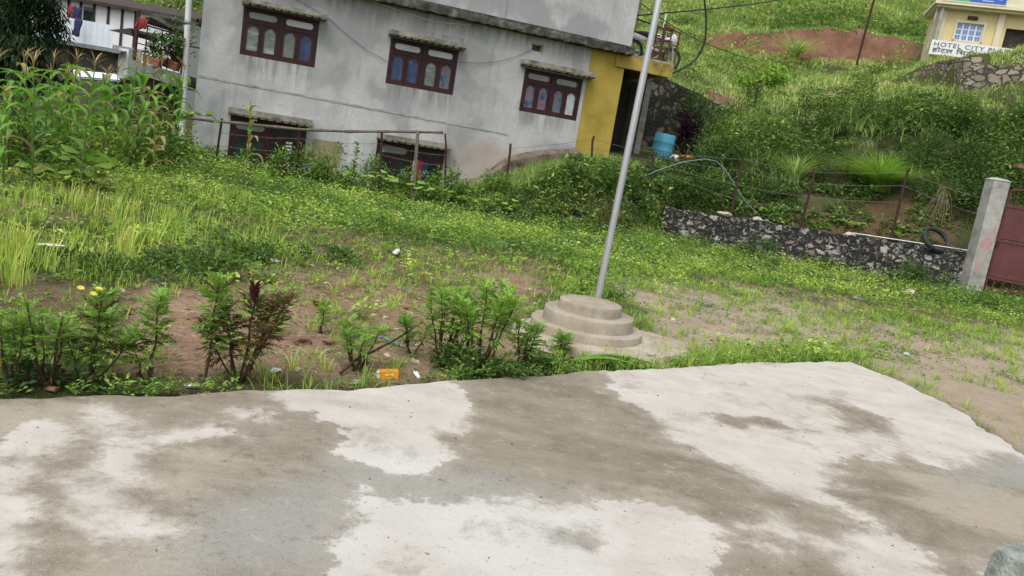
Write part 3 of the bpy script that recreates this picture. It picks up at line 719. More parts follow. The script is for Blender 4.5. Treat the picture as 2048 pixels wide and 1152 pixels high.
def slab():
    NS, NT = 430, 420
    s = np.linspace(0, 1, NS); t = np.linspace(0, 1, NT) ** 1.25
    fr = polyl(FRONT, s); ri = polyl(RIGHT, t)
    fr[:, 1] += (fbm(fr[:, 0] * 3, 0 * s, 1.0, 3, 5) - 0.5) * 0.16 + (vnoise(fr[:, 0], 0 * s, 14, 8) - 0.5) * 0.035
    ri[:, 0] += (fbm(0 * t, ri[:, 1] * 2, 1.0, 5, 5) - 0.5) * 0.30 * sstep(0, 0.05, t)
    A, B, Cc, Dd = fr[0], fr[-1], ri[-1], np.array([-7.5, -4.0])
    ri[0] = B
    le = A[None] * (1 - t[:, None]) + Dd[None] * t[:, None]
    ba = Dd[None] * (1 - s[:, None]) + Cc[None] * s[:, None]
    Sg, Tg = s[None, :, None], t[:, None, None]
    P = (1 - Tg) * fr[None] + Tg * ba[None] + (1 - Sg) * le[:, None] + Sg * ri[:, None] - ((1 - Sg) * (1 - Tg) * A + Sg * (1 - Tg) * B + Sg * Tg * Cc + (1 - Sg) * Tg * Dd)
    x = P[..., 0].ravel(); y = P[..., 1].ravel()
    wet = np.full(x.shape, -1.0)
    for pl in LIGHT: wet = np.maximum(wet, sdist(x, y, gp(pl)))
    for pl in HOLES: wet = np.minimum(wet, -sdist(x, y, gp(pl)))
    z = SLABZ + (fbm(x, y, 0.8, 61) - 0.5) * 0.012 + (fbm(x, y, 9, 62) - 0.5) * 0.004
    V = [np.stack([x, y, z], 1)]
    i = np.arange((NT - 1) * (NS - 1)); r = i // (NS - 1); c = i % (NS - 1); q = r * NS + c
    F = [np.stack([q, q + NS, q + NS + 1, q + 1], 1)]
    # broken edge towards the soil
    off = len(x)
    edge = np.concatenate([np.arange(NS), (np.arange(1, NT)) * NS + NS - 1])
    E1 = V[0][edge].copy()
    E1[:, 2] -= 0.14 + 0.01 * rng.random(len(edge)); E1[:NS, 1] += 0.012
    V.append(E1); k = np.arange(len(edge) - 1)
    F.append(np.stack([edge[k], edge[k + 1], off + k + 1, off + k], 1))
    V = np.concatenate(V); F = np.concatenate(F).astype(np.int32)
    me = bpy.data.meshes.new('concrete_yard')
    me.from_pydata(V.tolist(), [], F.tolist())
    at = me.attributes.new('dry', 'FLOAT', 'POINT')
    at.data.foreach_set('value', np.concatenate([wet, wet[edge]]).astype(np.float32))
    for nm, polys in (('tan', TANS), ('cool', COOLS)):
        q_ = np.full(x.shape, -1.0)
        for pl in polys: q_ = np.maximum(q_, sdist(x, y, gp(pl)))
        at = me.attributes.new(nm, 'FLOAT', 'POINT'); at.data.foreach_set('value', np.concatenate([q_, q_[edge]]).astype(np.float32))
    m, n, l, p = new_mat('yard_concrete')
    v = texco(n)
    mp = n.new('ShaderNodeMapping'); mp.inputs['Rotation'].default_value = (0, 0, R(-36)); mp.inputs['Scale'].default_value = (0.55, 1.5, 1); l.new(v, mp.inputs[0])
    nb = noise(n, l, v, 0.8, 6, 0.6); nm_ = noise(n, l, v, 5.5, 8, 0.68); nf = noise(n, l, v, 45, 6, 0.7); ns_ = noise(n, l, mp.outputs[0], 2.2, 7, 0.65)
    sd = mth(n, l, 'ADD', attr(n, 'dry'), mth(n, l, 'MULTIPLY', mth(n, l, 'SUBTRACT', nm_.outputs[0], 0.5), 0.46))
    sd = mth(n, l, 'ADD', sd, mth(n, l, 'MULTIPLY', mth(n, l, 'SUBTRACT', ns_.outputs[0], 0.5), 0.16))
    sd = mth(n, l, 'ADD', sd, mth(n, l, 'MULTIPLY', mth(n, l, 'SUBTRACT', nf.outputs[0], 0.5), 0.14))
    soft = noise(n, l, v, 0.9, 2, 0.5)
    wdt = maprange(n, l, soft.outputs[0], 0.42, 0.64, 0.018, 0.095)
    dry = maprange(n, l, mth(n, l, 'DIVIDE', sd, wdt), -1.0, 1.0)
    halo = maprange(n, l, sd, -0.22, 0.02, 0, 0.35)
    wetc = ramp(n, [(0.28, (0.135, 0.113, 0.083)), (0.46, (0.205, 0.178, 0.137)), (0.60, (0.265, 0.236, 0.186)), (0.78, (0.35, 0.315, 0.252))])
    l.new(mth(n, l, 'MULTIPLY_ADD', ns_.outputs[0], 0.65, mth(n, l, 'MULTIPLY', nm_.outputs[0], 0.35)), wetc.inputs[0])
    sep = n.new('ShaderNodeSeparateXYZ'); l.new(v, sep.inputs[0])
    cool = noise(n, l, v, 0.55, 3, 0.5)
    ws = mth(n, l, 'ADD', attr(n, 'tan'), mth(n, l, 'MULTIPLY', mth(n, l, 'SUBTRACT', ns_.outputs[0], 0.5), 0.9))
    wc = mixc(n, l, maprange(n, l, ws, -0.12, 0.12, 0, 0.8), wetc.outputs[0], (0.355, 0.31, 0.245))
    cs = mth(n, l, 'ADD', attr(n, 'cool'), mth(n, l, 'MULTIPLY', mth(n, l, 'SUBTRACT', cool.outputs[0], 0.5), 0.8))
    wc = mixc(n, l, maprange(n, l, cs, -0.25, 0.25, 0, 0.8), wc, (0.285, 0.290, 0.272))
    drops = noise(n, l, v, 11, 6, 0.75)
    wc = mixc(n, l, maprange(n, l, drops.outputs[0], 0.56, 0.68, 0, 0.5), wc, (0.42, 0.37, 0.30))
    wc = mixc(n, l, maprange(n, l, drops.outputs[0], 0.44, 0.34, 0, 0.5), wc, (0.13, 0.108, 0.085))
    dryc = ramp(n, [(0.30, (0.35, 0.317, 0.272)), (0.46, (0.452, 0.421, 0.38)), (0.62, (0.515, 0.492, 0.458)), (0.8, (0.55, 0.536, 0.515))])
    l.new(mth(n, l, 'MULTIPLY_ADD', nm_.outputs[0], 0.5, mth(n, l, 'MULTIPLY', ns_.outputs[0], 0.5)), dryc.inputs[0])
    dcool = mixc(n, l, maprange(n, l, attr(n, 'cool'), -0.3, 0.2, 0, 0.5), dryc.outputs[0], (0.53, 0.545, 0.53))
    wc = mixc(n, l, halo, wc, (0.40, 0.36, 0.31))
    c = mixc(n, l, dry, wc, dcool)
    blot = noise(n, l, v, 2.6, 7, 0.72, 0.4)
    c = mixc(n, l, maprange(n, l, blot.outputs[0], 0.55, 0.66, 0, 0.45), c, (0.25, 0.22, 0.18))
    c = mixc(n, l, maprange(n, l, nf.outputs[0], 0.60, 0.74, 0, 0.45), c, (0.46, 0.43, 0.38))
    c = mixc(n, l, maprange(n, l, nf.outputs[0], 0.41, 0.30, 0, 0.55), c, (0.11, 0.09, 0.07))
    gr = noise(n, l, v, 130, 4, 0.75)
    c = mixc(n, l, mth(n, l, 'MULTIPLY', maprange(n, l, gr.outputs[0], 0.57, 0.68, 0, 0.55), mth(n, l, 'MULTIPLY_ADD', dry, -0.75, 1.0)), c, (0.52, 0.47, 0.39))
    c = mixc(n, l, mth(n, l, 'MULTIPLY', maprange(n, l, gr.outputs[0], 0.43, 0.33, 0, 0.6), mth(n, l, 'MULTIPLY_ADD', dry, -0.65, 1.0)), c, (0.10, 0.085, 0.066))
    l.new(c, p.inputs['Base Color'])
    l.new(maprange(n, l, dry, 0, 1, 0.72, 0.92), p.inputs['Roughness']); p.inputs['Specular IOR Level'].default_value = 0.25
    hh = mth(n, l, 'ADD', nm_.outputs[0], mth(n, l, 'MULTIPLY', nf.outputs[0], 0.7))
    bump(n, l, p, hh, 0.45, 0.012)
    me.materials.append(m)
    me.polygons.foreach_set('use_smooth', np.ones(len(me.polygons), bool)); me.set_sharp_from_angle(angle=R(50))
    o = bpy.data.objects.new('concrete_yard', me); col.objects.link(o)
    tag(o, 'pale concrete yard with dark wet patches', None, None, 'structure')
slab()
SLABPOLY = [tuple(q) for q in FRONT] + [tuple(q) for q in RIGHT[1:]] + [(-7.5, -4)]

# ------------------------------------------------------------------ the grey house
HO = Vector((-7.62, 17.75, 0)); HYAW = R(20)
HM = Matrix.Translation(HO) @ Matrix.Rotation(HYAW, 4, 'Z')
HMI = HM.inverted()
def HL(u, v, yl=0.0):
    """photo pixel on the plane at depth yl behind the facade -> house coordinates"""
    d = Vector(ray(u, v)); o = HMI @ Vector(EYEV); dl = HMI.to_3x3() @ d
    return o + dl * ((yl - o.y) / dl.y)
house = thing('concrete_house', 'grey cement rendered house with maroon windows and a mustard yellow porch corner', 'house', HO, (0, 0, HYAW))
UP = [(0.83, 2.47, 2.65, 3.70), (4.12, 5.78, 2.60, 3.66), (7.52, 9.11, 2.52, 3.58)]
LO = [(0.78, 2.46, 0.05, 1.30), (4.11, 5.79, 0.10, 1.26)]
VENT = (7.60, 7.86, 4.02, 4.17)
def pierced(x0, x1, z0, z1, holes, y=0.0, deep=0.16):
    b = MB()
    xs = sorted({x0, x1, *[h[0] for h in holes], *[h[1] for h in holes]}); zs = sorted({z0, z1, *[h[2] for h in holes], *[h[3] for h in holes]})
    vid = {}
    def V(x, z, d):
        k = (x, z, d)
        if k not in vid: vid[k] = len(b.v); b.v.append((x, y + d, z))
        return vid[k]
    for i in range(len(xs) - 1):
        for j in range(len(zs) - 1):
            cx, cz = (xs[i] + xs[i + 1]) / 2, (zs[j] + zs[j + 1]) / 2
            if any(h[0] < cx < h[1] and h[2] < cz < h[3] for h in holes): continue
            b.f.append((V(xs[i], zs[j], 0), V(xs[i + 1], zs[j], 0), V(xs[i + 1], zs[j + 1], 0), V(xs[i], zs[j + 1], 0))); b.m.append(0)
    for h in holes:
        q = [(h[0], h[2]), (h[1], h[2]), (h[1], h[3]), (h[0], h[3])]
        for k in range(4):
            a, c = q[k], q[(k + 1) % 4]
            b.f.append((V(*a, 0), V(*a, deep), V(*c, deep), V(*c, 0))); b.m.append(0)
    return b
b = pierced(0, 9.21, -1.0, 4.36, UP + LO + [VENT])
b.add([(0, 0, -1), (0, 7, -1), (0, 7, 4.36), (0, 0, 4.36)], [(0, 1, 2, 3)])
b.add([(0, 7, -1), (10.2, 7, -1), (10.2, 7, 4.36), (0, 7, 4.36)], [(0, 1, 2, 3)])
b.add([(0.0, 0.3, -.9), (10.1, 0.3, -.9), (10.1, 0.3, 4.3), (0.0, 0.3, 4.3)], [(0, 1, 2, 3)])
b.build('wall', CEMENT, house, fix=False)
b = MB(); b.box(-0.03, 10.24, -0.02, 7.0, 4.60, 7.3)
b.build('upper_wall', CEMENT, house)
b = MB(); b.box(6.46, 6.78, -0.045, -0.015, 4.61, 7.25); b.build('pilaster', CEMENT, house, bevel=0.008)
b = MB(); b.box(9.93, 10.255, -0.05, -0.015, 4.61, 7.25)
b.build('pilaster', CEMENT, house, bevel=0.008)
b = MB(); b.box(-0.3, 10.6, -0.5, 7.3, 7.3, 7.45)
b.build('roof', CORNICE, house)
# ledge at the upper floor with broken mossy lip
b = MB()
N = 120
for i in range(N):
    x0, x1 = -0.10 + 10.36 * i / N, -0.10 + 10.36 * (i + 1) / N
    j = rnd.uniform(-0.012, 0.012)
    b.box(x0, x1, -0.30 + j, 0.4, 4.37 + rnd.uniform(-0.015, 0.02), 4.545 + rnd.uniform(-0.006, 0.006))
b.box(-0.08, 10.24, -0.10, 0.35, 4.53, 4.612)
b.build('ledge', CORNICE, house)
b = MB()
for i in range(60):
    x0, x1 = 0.02 + 7.3 * i / 60, 0.02 + 7.3 * (i + 1) / 60
    b.box(x0, x1, -0.008 - rnd.uniform(0, .006), 0.01, 2.008 - 0.018 * x0 + rnd.uniform(-.006, .006), 2.05 - 0.018 * x0 + rnd.uniform(-.006, .006))
b.build('string_course', POSTC, house)
# cracked lighter plaster and the yellowed repair below
b = MB(); b.box(2.62, 3.30, -0.006, 0.004, -0.3, 1.05); b.build('plaster_patch', pmat('ochre_stain', [(0.3, (0.20, 0.175, 0.10)), (0.7, (0.33, 0.29, 0.17))], 2.5, 0.95), house)

def window(x0, x1, z0, z1, panes, trans, slats=None):
    w = x1 - x0; fr = MB(); yb = 0.10; yf = 0.015
    fw = 0.055
    fr.box(x0, x0 + fw, yf, yb, z0, z1); fr.box(x1 - fw, x1, yf, yb, z0, z1)
    fr.box(x0 + fw, x1 - fw, yf, yb, z1 - fw, z1); fr.box(x0 + fw, x1 - fw, yf, yb, z0, z0 + fw)
    xm = (x0 + x1) / 2; ztr = z1 - 0.30 * (z1 - z0)
    fr.box(xm - 0.03, xm + 0.03, yf - .004, yb, z0 + fw, z1 - fw)
    fr.box(x0 + fw, xm - 0.03, yf - .002, yb, ztr - 0.03, ztr + 0.035); fr.box(xm + 0.03, x1 - fw, yf - .002, yb, ztr - 0.03, ztr + 0.035)
    # transom boards with a rounded slot
    ti = []
    for a, c in ((x0 + fw, xm - 0.03), (xm + 0.03, x1 - fw)):
        lo, hi = ztr + 0.035, z1 - fw
        zc = (lo + hi) / 2; hh = (hi - lo) * 0.30; xa, xc = a + 0.065, c - 0.065
        slot = []
        for k in range(9): an = math.pi / 2 + math.pi * k / 8; slot.append((xa + hh + hh * math.cos(an), zc + hh * math.sin(an)))
        for k in range(9): an = -math.pi / 2 + math.pi * k / 8; slot.append((xc - hh + hh * math.cos(an), zc + hh * math.sin(an)))
        plate(fr, (a, c, lo, hi), slot, 0.04, 0.07)
        ti.append(slot)
    # four casements with arched lights
    lights = []
    for half in ((x0 + fw, xm - 0.03), (xm + 0.03, x1 - fw)):
        sw = (half[1] - half[0]) / 2
        for k in range(2):
            a = half[0] + sw * k + 0.004; c = a + sw - 0.008
            lo, hi = z0 + fw + 0.004, ztr - 0.034
            la, lc, ll, lh = a + 0.062, c - 0.062, lo + 0.06, hi - 0.045
            ar = []
            for q in range(11):
                t = q / 10; xx = lc + (la - lc) * t
                ar.append((xx, lh - 0.085 + 0.085 * (1 - abs(2 * t - 1) ** 2.2)))
            light = [(la, ll), (lc, ll)] + ar
            plate(fr, (a, c, lo, hi), light, 0.032, 0.068)
            lights.append(light)
    f = fr.build('window', MAROON, house)
    for k, L in enumerate(lights):
        p = MB(); p.prism(L, 'y', 0.050, 0.056); p.build('pane', panes[k], f)
    for k, L in enumerate(ti):
        p = MB(); p.prism(L, 'y', 0.055, 0.061); p.build('transom_pane', trans[k], f)
    if slats:
        sb = MB()
        for k in range(9): sb.box(slats[0], slats[1], -0.05, -0.02, slats[2] + k * slats[3], slats[2] + k * slats[3] + slats[3] * 0.5)
        sb.build('louvre', WHITECLOTH, f)
    return f
def plate(b, rect, hole, y0, y1):
    """board with an opening: rect (x0,x1,z0,z1), hole a loop of points"""
    x0, x1, z0, z1 = rect
    cx = sum(p[0] for p in hole) / len(hole); cz = sum(p[1] for p in hole) / len(hole)
    out = []
    for px, pz in hole:                      # outer point straight outwards to the rectangle
        dx, dz = px - cx, pz - cz
        t = min(((x1 if dx > 0 else x0) - cx) / dx if abs(dx) > 1e-9 else 1e9, ((z1 if dz > 0 else z0) - cz) / dz if abs(dz) > 1e-9 else 1e9)
        out.append((cx + dx * t, cz + dz * t))
    n = len(hole)
    for i in range(n):
        j = (i + 1) % n
        o0, o1 = out[i], out[j]
        ring = [hole[i], o0]
        def side(q): return ('l' if abs(q[0] - x0) < 1e-6 else 'r' if abs(q[0] - x1) < 1e-6 else 'b' if abs(q[1] - z0) < 1e-6 else 't')
        a, c = side(o0), side(o1)
        if a != c:
            cr = {frozenset('lb'): (x0, z0), frozenset('rb'): (x1, z0), frozenset('lt'): (x0, z1), frozenset('rt'): (x1, z1)}.get(frozenset((a, c)))
            if cr: ring.append(cr)
        ring += [o1, hole[j]]
        m = len(ring)
        vs = [(q[0], y0, q[1]) for q in ring]
        b.add(vs, [tuple(range(m))])
        b.add([(hole[i][0], y0, hole[i][1]), (hole[j][0], y0, hole[j][1]), (hole[j][0], y1, hole[j][1]), (hole[i][0], y1, hole[i][1])], [(0, 1, 2, 3)])
window(*UP[0], [G_GREY, G_GREY, G_GREY, G_BLUE], [TRANSD, TRANS])
window(*UP[1], [G_BLUE, G_BLUE, G_GREY, G_PINK], [TRANS, TRANS])
window(*UP[2], [G_PINK, G_PINK, G_PINK, G_WHITE], [TRANSD, TRANSD])
window(*LO[0], [G_DARK, G_DARK, G_DARK, G_DARK], [TRANSD, G_DARK], (2.02, 2.16, 0.25, 0.075))
window(*LO[1], [G_DARK, G_DARK, G_DARK, G_DARK], [TRANSD, G_DARK])
def hood(x0, x1, z0, z1, out=0.33):
    b = MB()
    b.box(x0, x1, -out, 0.02, z0 + 0.045, z1)
    n = int((x1 - x0) / 0.155)
    b.mi = 1
    for k in range(n):                      # scalloped lip
        a = x0 + (x1 - x0) * k / n; c = x0 + (x1 - x0) * (k + 1) / n
        w = c - a
        poly = [(a + w * .08, z0 + .05), (a + w * .08, z0 + .02), (a + w * .25, z0), (a + w * .75, z0 + rnd.uniform(0, .008)), (a + w * .92, z0 + .02), (a + w * .92, z0 + .05)]
        b.prism(poly, 'y', -out - 0.018, -out + 0.14)
    b.box(x0, x1, -out + 0.14, 0.02, z0 + 0.01, z0 + 0.043)
    b.build('window_hood', [HOOD, HOODD], house)
hood(0.79, 2.60, 3.70, 3.83); hood(4.05, 5.88, 3.665, 3.80); hood(7.37, 9.30, 3.60, 3.755)
hood(0.72, 2.54, 1.305, 1.475); hood(4.08, 5.86, 1.265, 1.42)
b = MB(); b.box(7.57, 7.89, -0.012, 0.02, 4.175, 4.20); b.box(7.865, 7.89, -0.012, 0.02, 3.99, 4.175); b.build('vent_surround', OLIVE, house)
# yellow corner, porch beam and deck
b = MB(); b.box(9.215, 10.19, -0.006, 0.30, 1.2, 4.362); b.box(10.02, 10.185, 0.30, 2.5, 1.2, 4.36)
b.build('yellow_wall', YELLOW, house)
b = MB(); b.box(9.9, 11.56, -0.055, 0.16, 4.06, 4.37); b.box(11.40, 11.558, 0.16, 2.2, 4.062, 4.368); b.build('porch_beam', YELLOW, house)
b = MB(); b.box(10.92, 11.572, -0.063, -0.052, 4.05, 4.378); b.build('stained_beam_end', OLIVE, house)
b = MB(); b.box(10.26, 11.60, -0.05, 6.5, 4.374, 4.43); b.build('deck', HOOD, house)
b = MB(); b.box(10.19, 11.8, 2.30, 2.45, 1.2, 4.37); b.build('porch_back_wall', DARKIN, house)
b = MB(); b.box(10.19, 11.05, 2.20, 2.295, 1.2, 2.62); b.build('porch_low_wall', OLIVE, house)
b = MB(); b.box(11.62, 11.80, 1.4, 3.4, 1.2, 4.02); b.build('porch_side_wall', STONEG, house)
# footing that steps down the slope at the base of the wall
b = MB()
sp = [(6.45, 0.50), (6.75, 0.62), (7.05, 0.92), (7.4, 1.25), (7.9, 1.44), (8.5, 1.60), (9.25, 1.74)]
for (a, za), (c, zc) in zip(sp[:-1], sp[1:]):
    b.hexa([(a, -0.42, -0.6), (c, -0.42, -0.6), (c, 0.0, -0.6), (a, 0.0, -0.6), (a, -0.36, za), (c, -0.36, zc), (c, -0.002, zc + 0.1), (a, -0.002, za + 0.1)])
b.build('footing', pmat('earthy_footing', [(0.3, (0.05, 0.043, 0.035)), (0.5, (0.13, 0.105, 0.08)), (0.7, (0.23, 0.175, 0.13))], 4, 0.95, bmp=0.6), house)
b = MB(); b.tube([HL(389, -60, -0.10), HL(378, 0, -0.10), HL(370, 150, -0.10), HL(362, 300, -0.10), HL(361, 340, -0.10)], 0.065, 14)
b.build('drain_pipe', PIPE, house, smooth=True)
for z_ in (1.2, 2.6, 3.9):
    b = MB(); b.box(-0.32, 0.02, -0.115, -0.085, z_, z_ + 0.03); b.build('pipe_bracket', RUST, house)
# balcony on the far left of the house
def DB(u, v, Y=17.7): return HMI @ D(u, v, Y)
b = MB()
q = [DB(258, 119, 16.9), DB(368, 150, 17.6), DB(366, 178, 17.6), DB(258, 141, 16.9)]
bk = [p + Vector((0.25, 1.5, 0)) for p in q]
b.add([*q, *bk], [(0, 1, 2, 3), (7, 6, 5, 4), (0, 4, 5, 1), (3, 2, 6, 7), (0, 3, 7, 4), (1, 5, 6, 2)])
b.build('balcony_floor', pmat('grey_balcony', [(0.3, (0.20, 0.20, 0.18)), (0.7, (0.33, 0.33, 0.30))], 3, .9), house)
b = MB()
for u, v0, v1 in ((268, 20, 121), (288, 52, 126), (303, 62, 130), (318, 62, 134), (333, 64, 139), (348, 70, 144), (362, 70, 148)):
    Y = 16.95 + (u - 258) / 110 * 0.65
    b.tube([DB(u + (v1 - v0) * .1, v0, Y), DB(u, v1, Y)], 0.014 if u > 270 else 0.04, 6)
b.tube([DB(272, 45, 17), DB(368, 72, 17.6)], 0.018, 6); b.tube([DB(268, 84, 17), DB(368, 112, 17.6)], 0.012, 6)
b.build('balcony_railing', RUST, house)
b = MB()
q = [DB(216, 60, 17.0), DB(262, 56, 17.0), DB(276, 66, 17.2), DB(264, 72, 17.0)]
b.add([*q, *[p + Vector((0.3, 1.6, 0.05)) for p in q]], [(0, 1, 2, 3), (7, 6, 5, 4), (0, 4, 5, 1), (3, 2, 6, 7), (0, 3, 7, 4), (1, 5, 6, 2)])
q = [DB(270, 40, 17.05), DB(302, 34, 17.2), DB(338, 54, 17.5), DB(330, 58, 17.5)]
b.add([*q, *[p + Vector((0.3, 1.5, 0.04)) for p in q]], [(0, 1, 2, 3), (7, 6, 5, 4), (0, 4, 5, 1), (3, 2, 6, 7), (0, 3, 7, 4), (1, 5, 6, 2)])
b.build('balcony_awning', DARKWOOD, house)
b = MB(); q = DB(290, 152, 17.3)
b.box(q.x - 0.3, -0.3, 0.9, 1.0, -0.5, q.z + .05); b.build('balcony_shade_sheet', DARKWOOD, house)  # added dark sheet standing in for the shade below the balcony

# things on the balcony
for k, (u, v, uu, vv) in enumerate(((276, 108, 310, 130), (316, 114, 345, 138))):
    Y = 17.0 + k * .3
    a = D(u, v, Y); c = D(uu, vv, Y)
    t = thing('planter_box', ['terracotta planter trough at the outer end of the left balcony', 'terracotta planter trough on the left balcony beside the white drain pipe'][k], 'planter', ((a.x + c.x) / 2, Y + .25, min(a.z, c.z)), (0, R(12), 0))
    w = (c.x - a.x) / 2; h = abs(a.z - c.z) * 0.92
    b = MB(); b.hexa([(-w * .9, -.1, 0), (w * .9, -.1, 0), (w * .9, .1, 0), (-w * .9, .1, 0), (-w, -.13, h), (w, -.13, h), (w, .13, h), (-w, .13, h)]); b.build('trough', TERRA, t, bevel=.008)
    b = MB(); b.box(-w * 1.04, w * 1.04, -.14, .14, h * .82, h * 1.0 + .004); b.build('rim', TERRA, t)
    fo = Fol(); n = 420
    P = np.stack([rng.uniform(-w, w, n), rng.uniform(-.15, .15, n), h + rng.beta(1.3, 1.6, n) * .55], 1)
    fo.leaves(P, unit(rdir(n, -.2, 1)), .09, .045, rng.uniform(0, .8, n)); fo.build('foliage', DARKLEAF, t)
t = thing('potted_shrub', 'bushy potted plant behind the balcony railing', 'potted plant', D(352, 128, 17.9))
b = MB(); b.lathe([(.10, 0), (.14, .22), (.15, .22), (.15, .26), (.12, .26)], 20); b.build('pot', TERRA, t, smooth=True)
fo = Fol(); n = 500; P = rng.normal(0, .16, (n, 3)) * [1, 1, 1.4] + [0, 0, .55]; fo.leaves(P, rdir(n), .09, .045, rng.uniform(0, .9, n)); fo.build('foliage', DARKLEAF, t)
b = MB()
p0 = D(347, 56, 16.6)
fo = Fol(); n = 260; a = rng.uniform(0, 6.28, n)
fo.blades(np.stack([rng.normal(0, .04, n), rng.normal(0, .04, n), np.zeros(n)], 1), rng.uniform(.22, .36, n), .03, a, rng.uniform(1.2, 2.2, n), rng.uniform(0, 1, n), 3)
o = fo.build('grey_mop', leafmat('grey_mop_strands', [(0, (.30, .30, .31)), (1, (.5, .5, .52))], .1), loc=p0); tag(o, 'shaggy grey mop head drying on the balcony railing', 'mop')
def cloth(name, label, mat, u, v, Y, w, h, yaw=0.2, cat='cloth', wav=.02):
    nx, nz = 9, 9; vs = []; fs = []
    for j in range(nz):
        for i in range(nx):
            x = (i / (nx - 1) - .5) * w * (1 + .12 * math.sin(j)); z = -j / (nz - 1) * h
            vs.append((x, wav * math.sin(i * 1.7 + j * .4) * (0.3 + j / nz), z + .015 * math.sin(i)))
    for j in range(nz - 1):
        for i in range(nx - 1): q = j * nx + i; fs.append((q, q + 1, q + nx + 1, q + nx))
    b = MB(); b.add(vs, fs); o = b.build(name, mat, smooth='all', loc=D(u, v, Y), fix=False); o.rotation_euler = (0, R(8), yaw)
    sm = o.modifiers.new('thick', 'SOLIDIFY'); sm.thickness = .006
    return tag(o, label, cat)
cloth('red_garment', 'red garment hanging from the balcony awning', REDCLOTH, 282, 34, 17.0, .15, .24)
cloth('pink_garment', 'faded red garment hanging right of the other one on the balcony', REDCLOTH, 292, 38, 17.0, .10, .20)
# washing on the sill of the second lower window
for k, (s_, z_, w_, h_, mm, lb) in enumerate(((5.08, .92, .10, .55, WHITECLOTH, 'white striped cloth hanging at the half hidden lower window'), (5.20, .92, .12, .5, REDCLOTH, 'red cloth hanging at the half hidden lower window'), (5.34, .90, .14, .55, BLUECLOTH, 'navy cloth hanging at the half hidden lower window'))):
    q = HM @ Vector((s_, -.06, z_))
    o = cloth('washing', lb, mm, 0, 0, 1, w_, h_, HYAW, 'washing', .012); o.location = q; o.rotation_euler = (0, 0, HYAW)

# what stands on the porch deck
t = thing('motorcycle', 'parked white motorcycle half hidden on the porch deck behind the grey wall', 'motorcycle', HM @ Vector((HL(1268, 92, 1.2).x + .58, 1.2, 4.43)), (0, R(0), HYAW))
def wheel(b, x, r=.30):
    mt = Matrix.Translation((x, 0, r)) @ Matrix.Rotation(R(90), 4, 'X'); b.torus(r - .045, .045, 28, 8, mt)
for x in (-.58, .62):
    b = MB(); wheel(b, x); wq = b.build('wheel', RUBBER, t, smooth=True)
    b = MB(); mt = Matrix.Translation((x, 0, .30)) @ Matrix.Rotation(R(90), 4, 'X'); b.torus(.215, .014, 24, 6, mt); b.tube([(x, -.05, .3), (x, .05, .3)], .035, 10)
    for k in range(6):
        a = k * math.pi / 3; b.tube([(x, 0, .3), (x + .21 * math.cos(a), 0, .3 + .21 * math.sin(a))], .012, 5)
    b.build('rim', CHROME, wq)
b = MB(); b.blob((.18, 0, .74), .26, 3, .1, 3, (1.15, .55, .55)); b.blob((.55, 0, .78), .2, 4, .1, 3, (.7, .8, .9)); b.blob((-.5, 0, .66), .2, 5, .1, 3, (1.5, .5, .5)); b.build('bodywork', SIGNW, t, smooth='all')
b = MB(); b.blob((-.25, 0, .78), .24, 6, .05, 3, (1.4, .6, .32)); b.build('seat', RUBBER, t, smooth='all')
b = MB(); b.tube([(.62, -.06, .3), (.50, -.06, .95)], .025, 8); b.tube([(.62, .06, .3), (.50, .06, .95)], .025, 8); b.tube([(.44, -.34, 1.0), (.50, 0, .96), (.44, .34, 1.0)], .016, 8); b.build('handlebar', CHROME, t, smooth=True)
b = MB(); b.blob((.02, 0, .38), .2, 8, .3, 2, (1.1, .7, .8)); b.tube([(.0, .12, .3), (-.35, .16, .28), (-.8, .16, .36)], .035, 8); b.build('engine', CHROME, t, smooth='all')
t = thing('iron_railing', 'rusty iron trestle railing along the edge of the porch deck', 'railing', HM @ Vector((0, 0, 0)), (0, 0, HYAW))
b = MB()
A0, A1 = Vector((10.75, .45, 5.30)), Vector((11.55, .1, 5.22))
for (p, q_) in ((HL(1268, 36, .9), HL(1347, 64, .3)), (HL(1268, 62, .9), HL(1345, 85, .3))): b.tube([p, q_], .02, 6)
b.build('rail', RUST, t)
b = MB()
cor = [Vector((11.12, -.0, 4.43)), Vector((11.36, -.0, 4.43)), Vector((11.12, .38, 4.43)), Vector((11.36, .38, 4.43))]
for c in cor: b.tube([c, c + Vector((0, 0, .86))], .022, 6)
for k in range(6):
    z = .06 + .15 * k
    for i, j in ((0, 1), (0, 2), (1, 3), (2, 3)): b.tube([cor[i] + Vector((0, 0, z)), cor[j] + Vector((0, 0, z + (.05 if k % 2 else 0)))], .014, 5)
b.build('trestle_tower', RUSTRED, t)
for c in (Vector((11.57, -.03, 4.1)), Vector((11.57, .9, 4.4))):
    b = MB(); b.tube([c, c + Vector((.02, 0, 1.15))], .025, 6); b.build('post', RUSTRED, t)
b = MB(); b.tube([Vector((11.12, 0, 5.29)), Vector((11.59, -.03, 5.22))], .018, 6); b.tube([Vector((11.59, -.03, 5.22)), Vector((11.59, .9, 5.52))], .018, 6); b.tube([Vector((11.36, 0, 4.9)), Vector((11.58, -.03, 4.86))], .014, 6); b.build('top_rail', RUSTRED, t)
o = MB().blob((0, 0, 0), .22, 2, .2, 2, (1.2, .8, .6)).build('clay_pot', TERRA, smooth='all', loc=HM @ Vector((10.45, .6, 6.05))); tag(o, 'red brown clay pot showing past the top of the grey wall', 'pot')
b = MB(); b.tube([Vector((0, 0, -1.5)), Vector((0, 0, 0))], .02, 6); b.build('pot_stand', RUST, o)

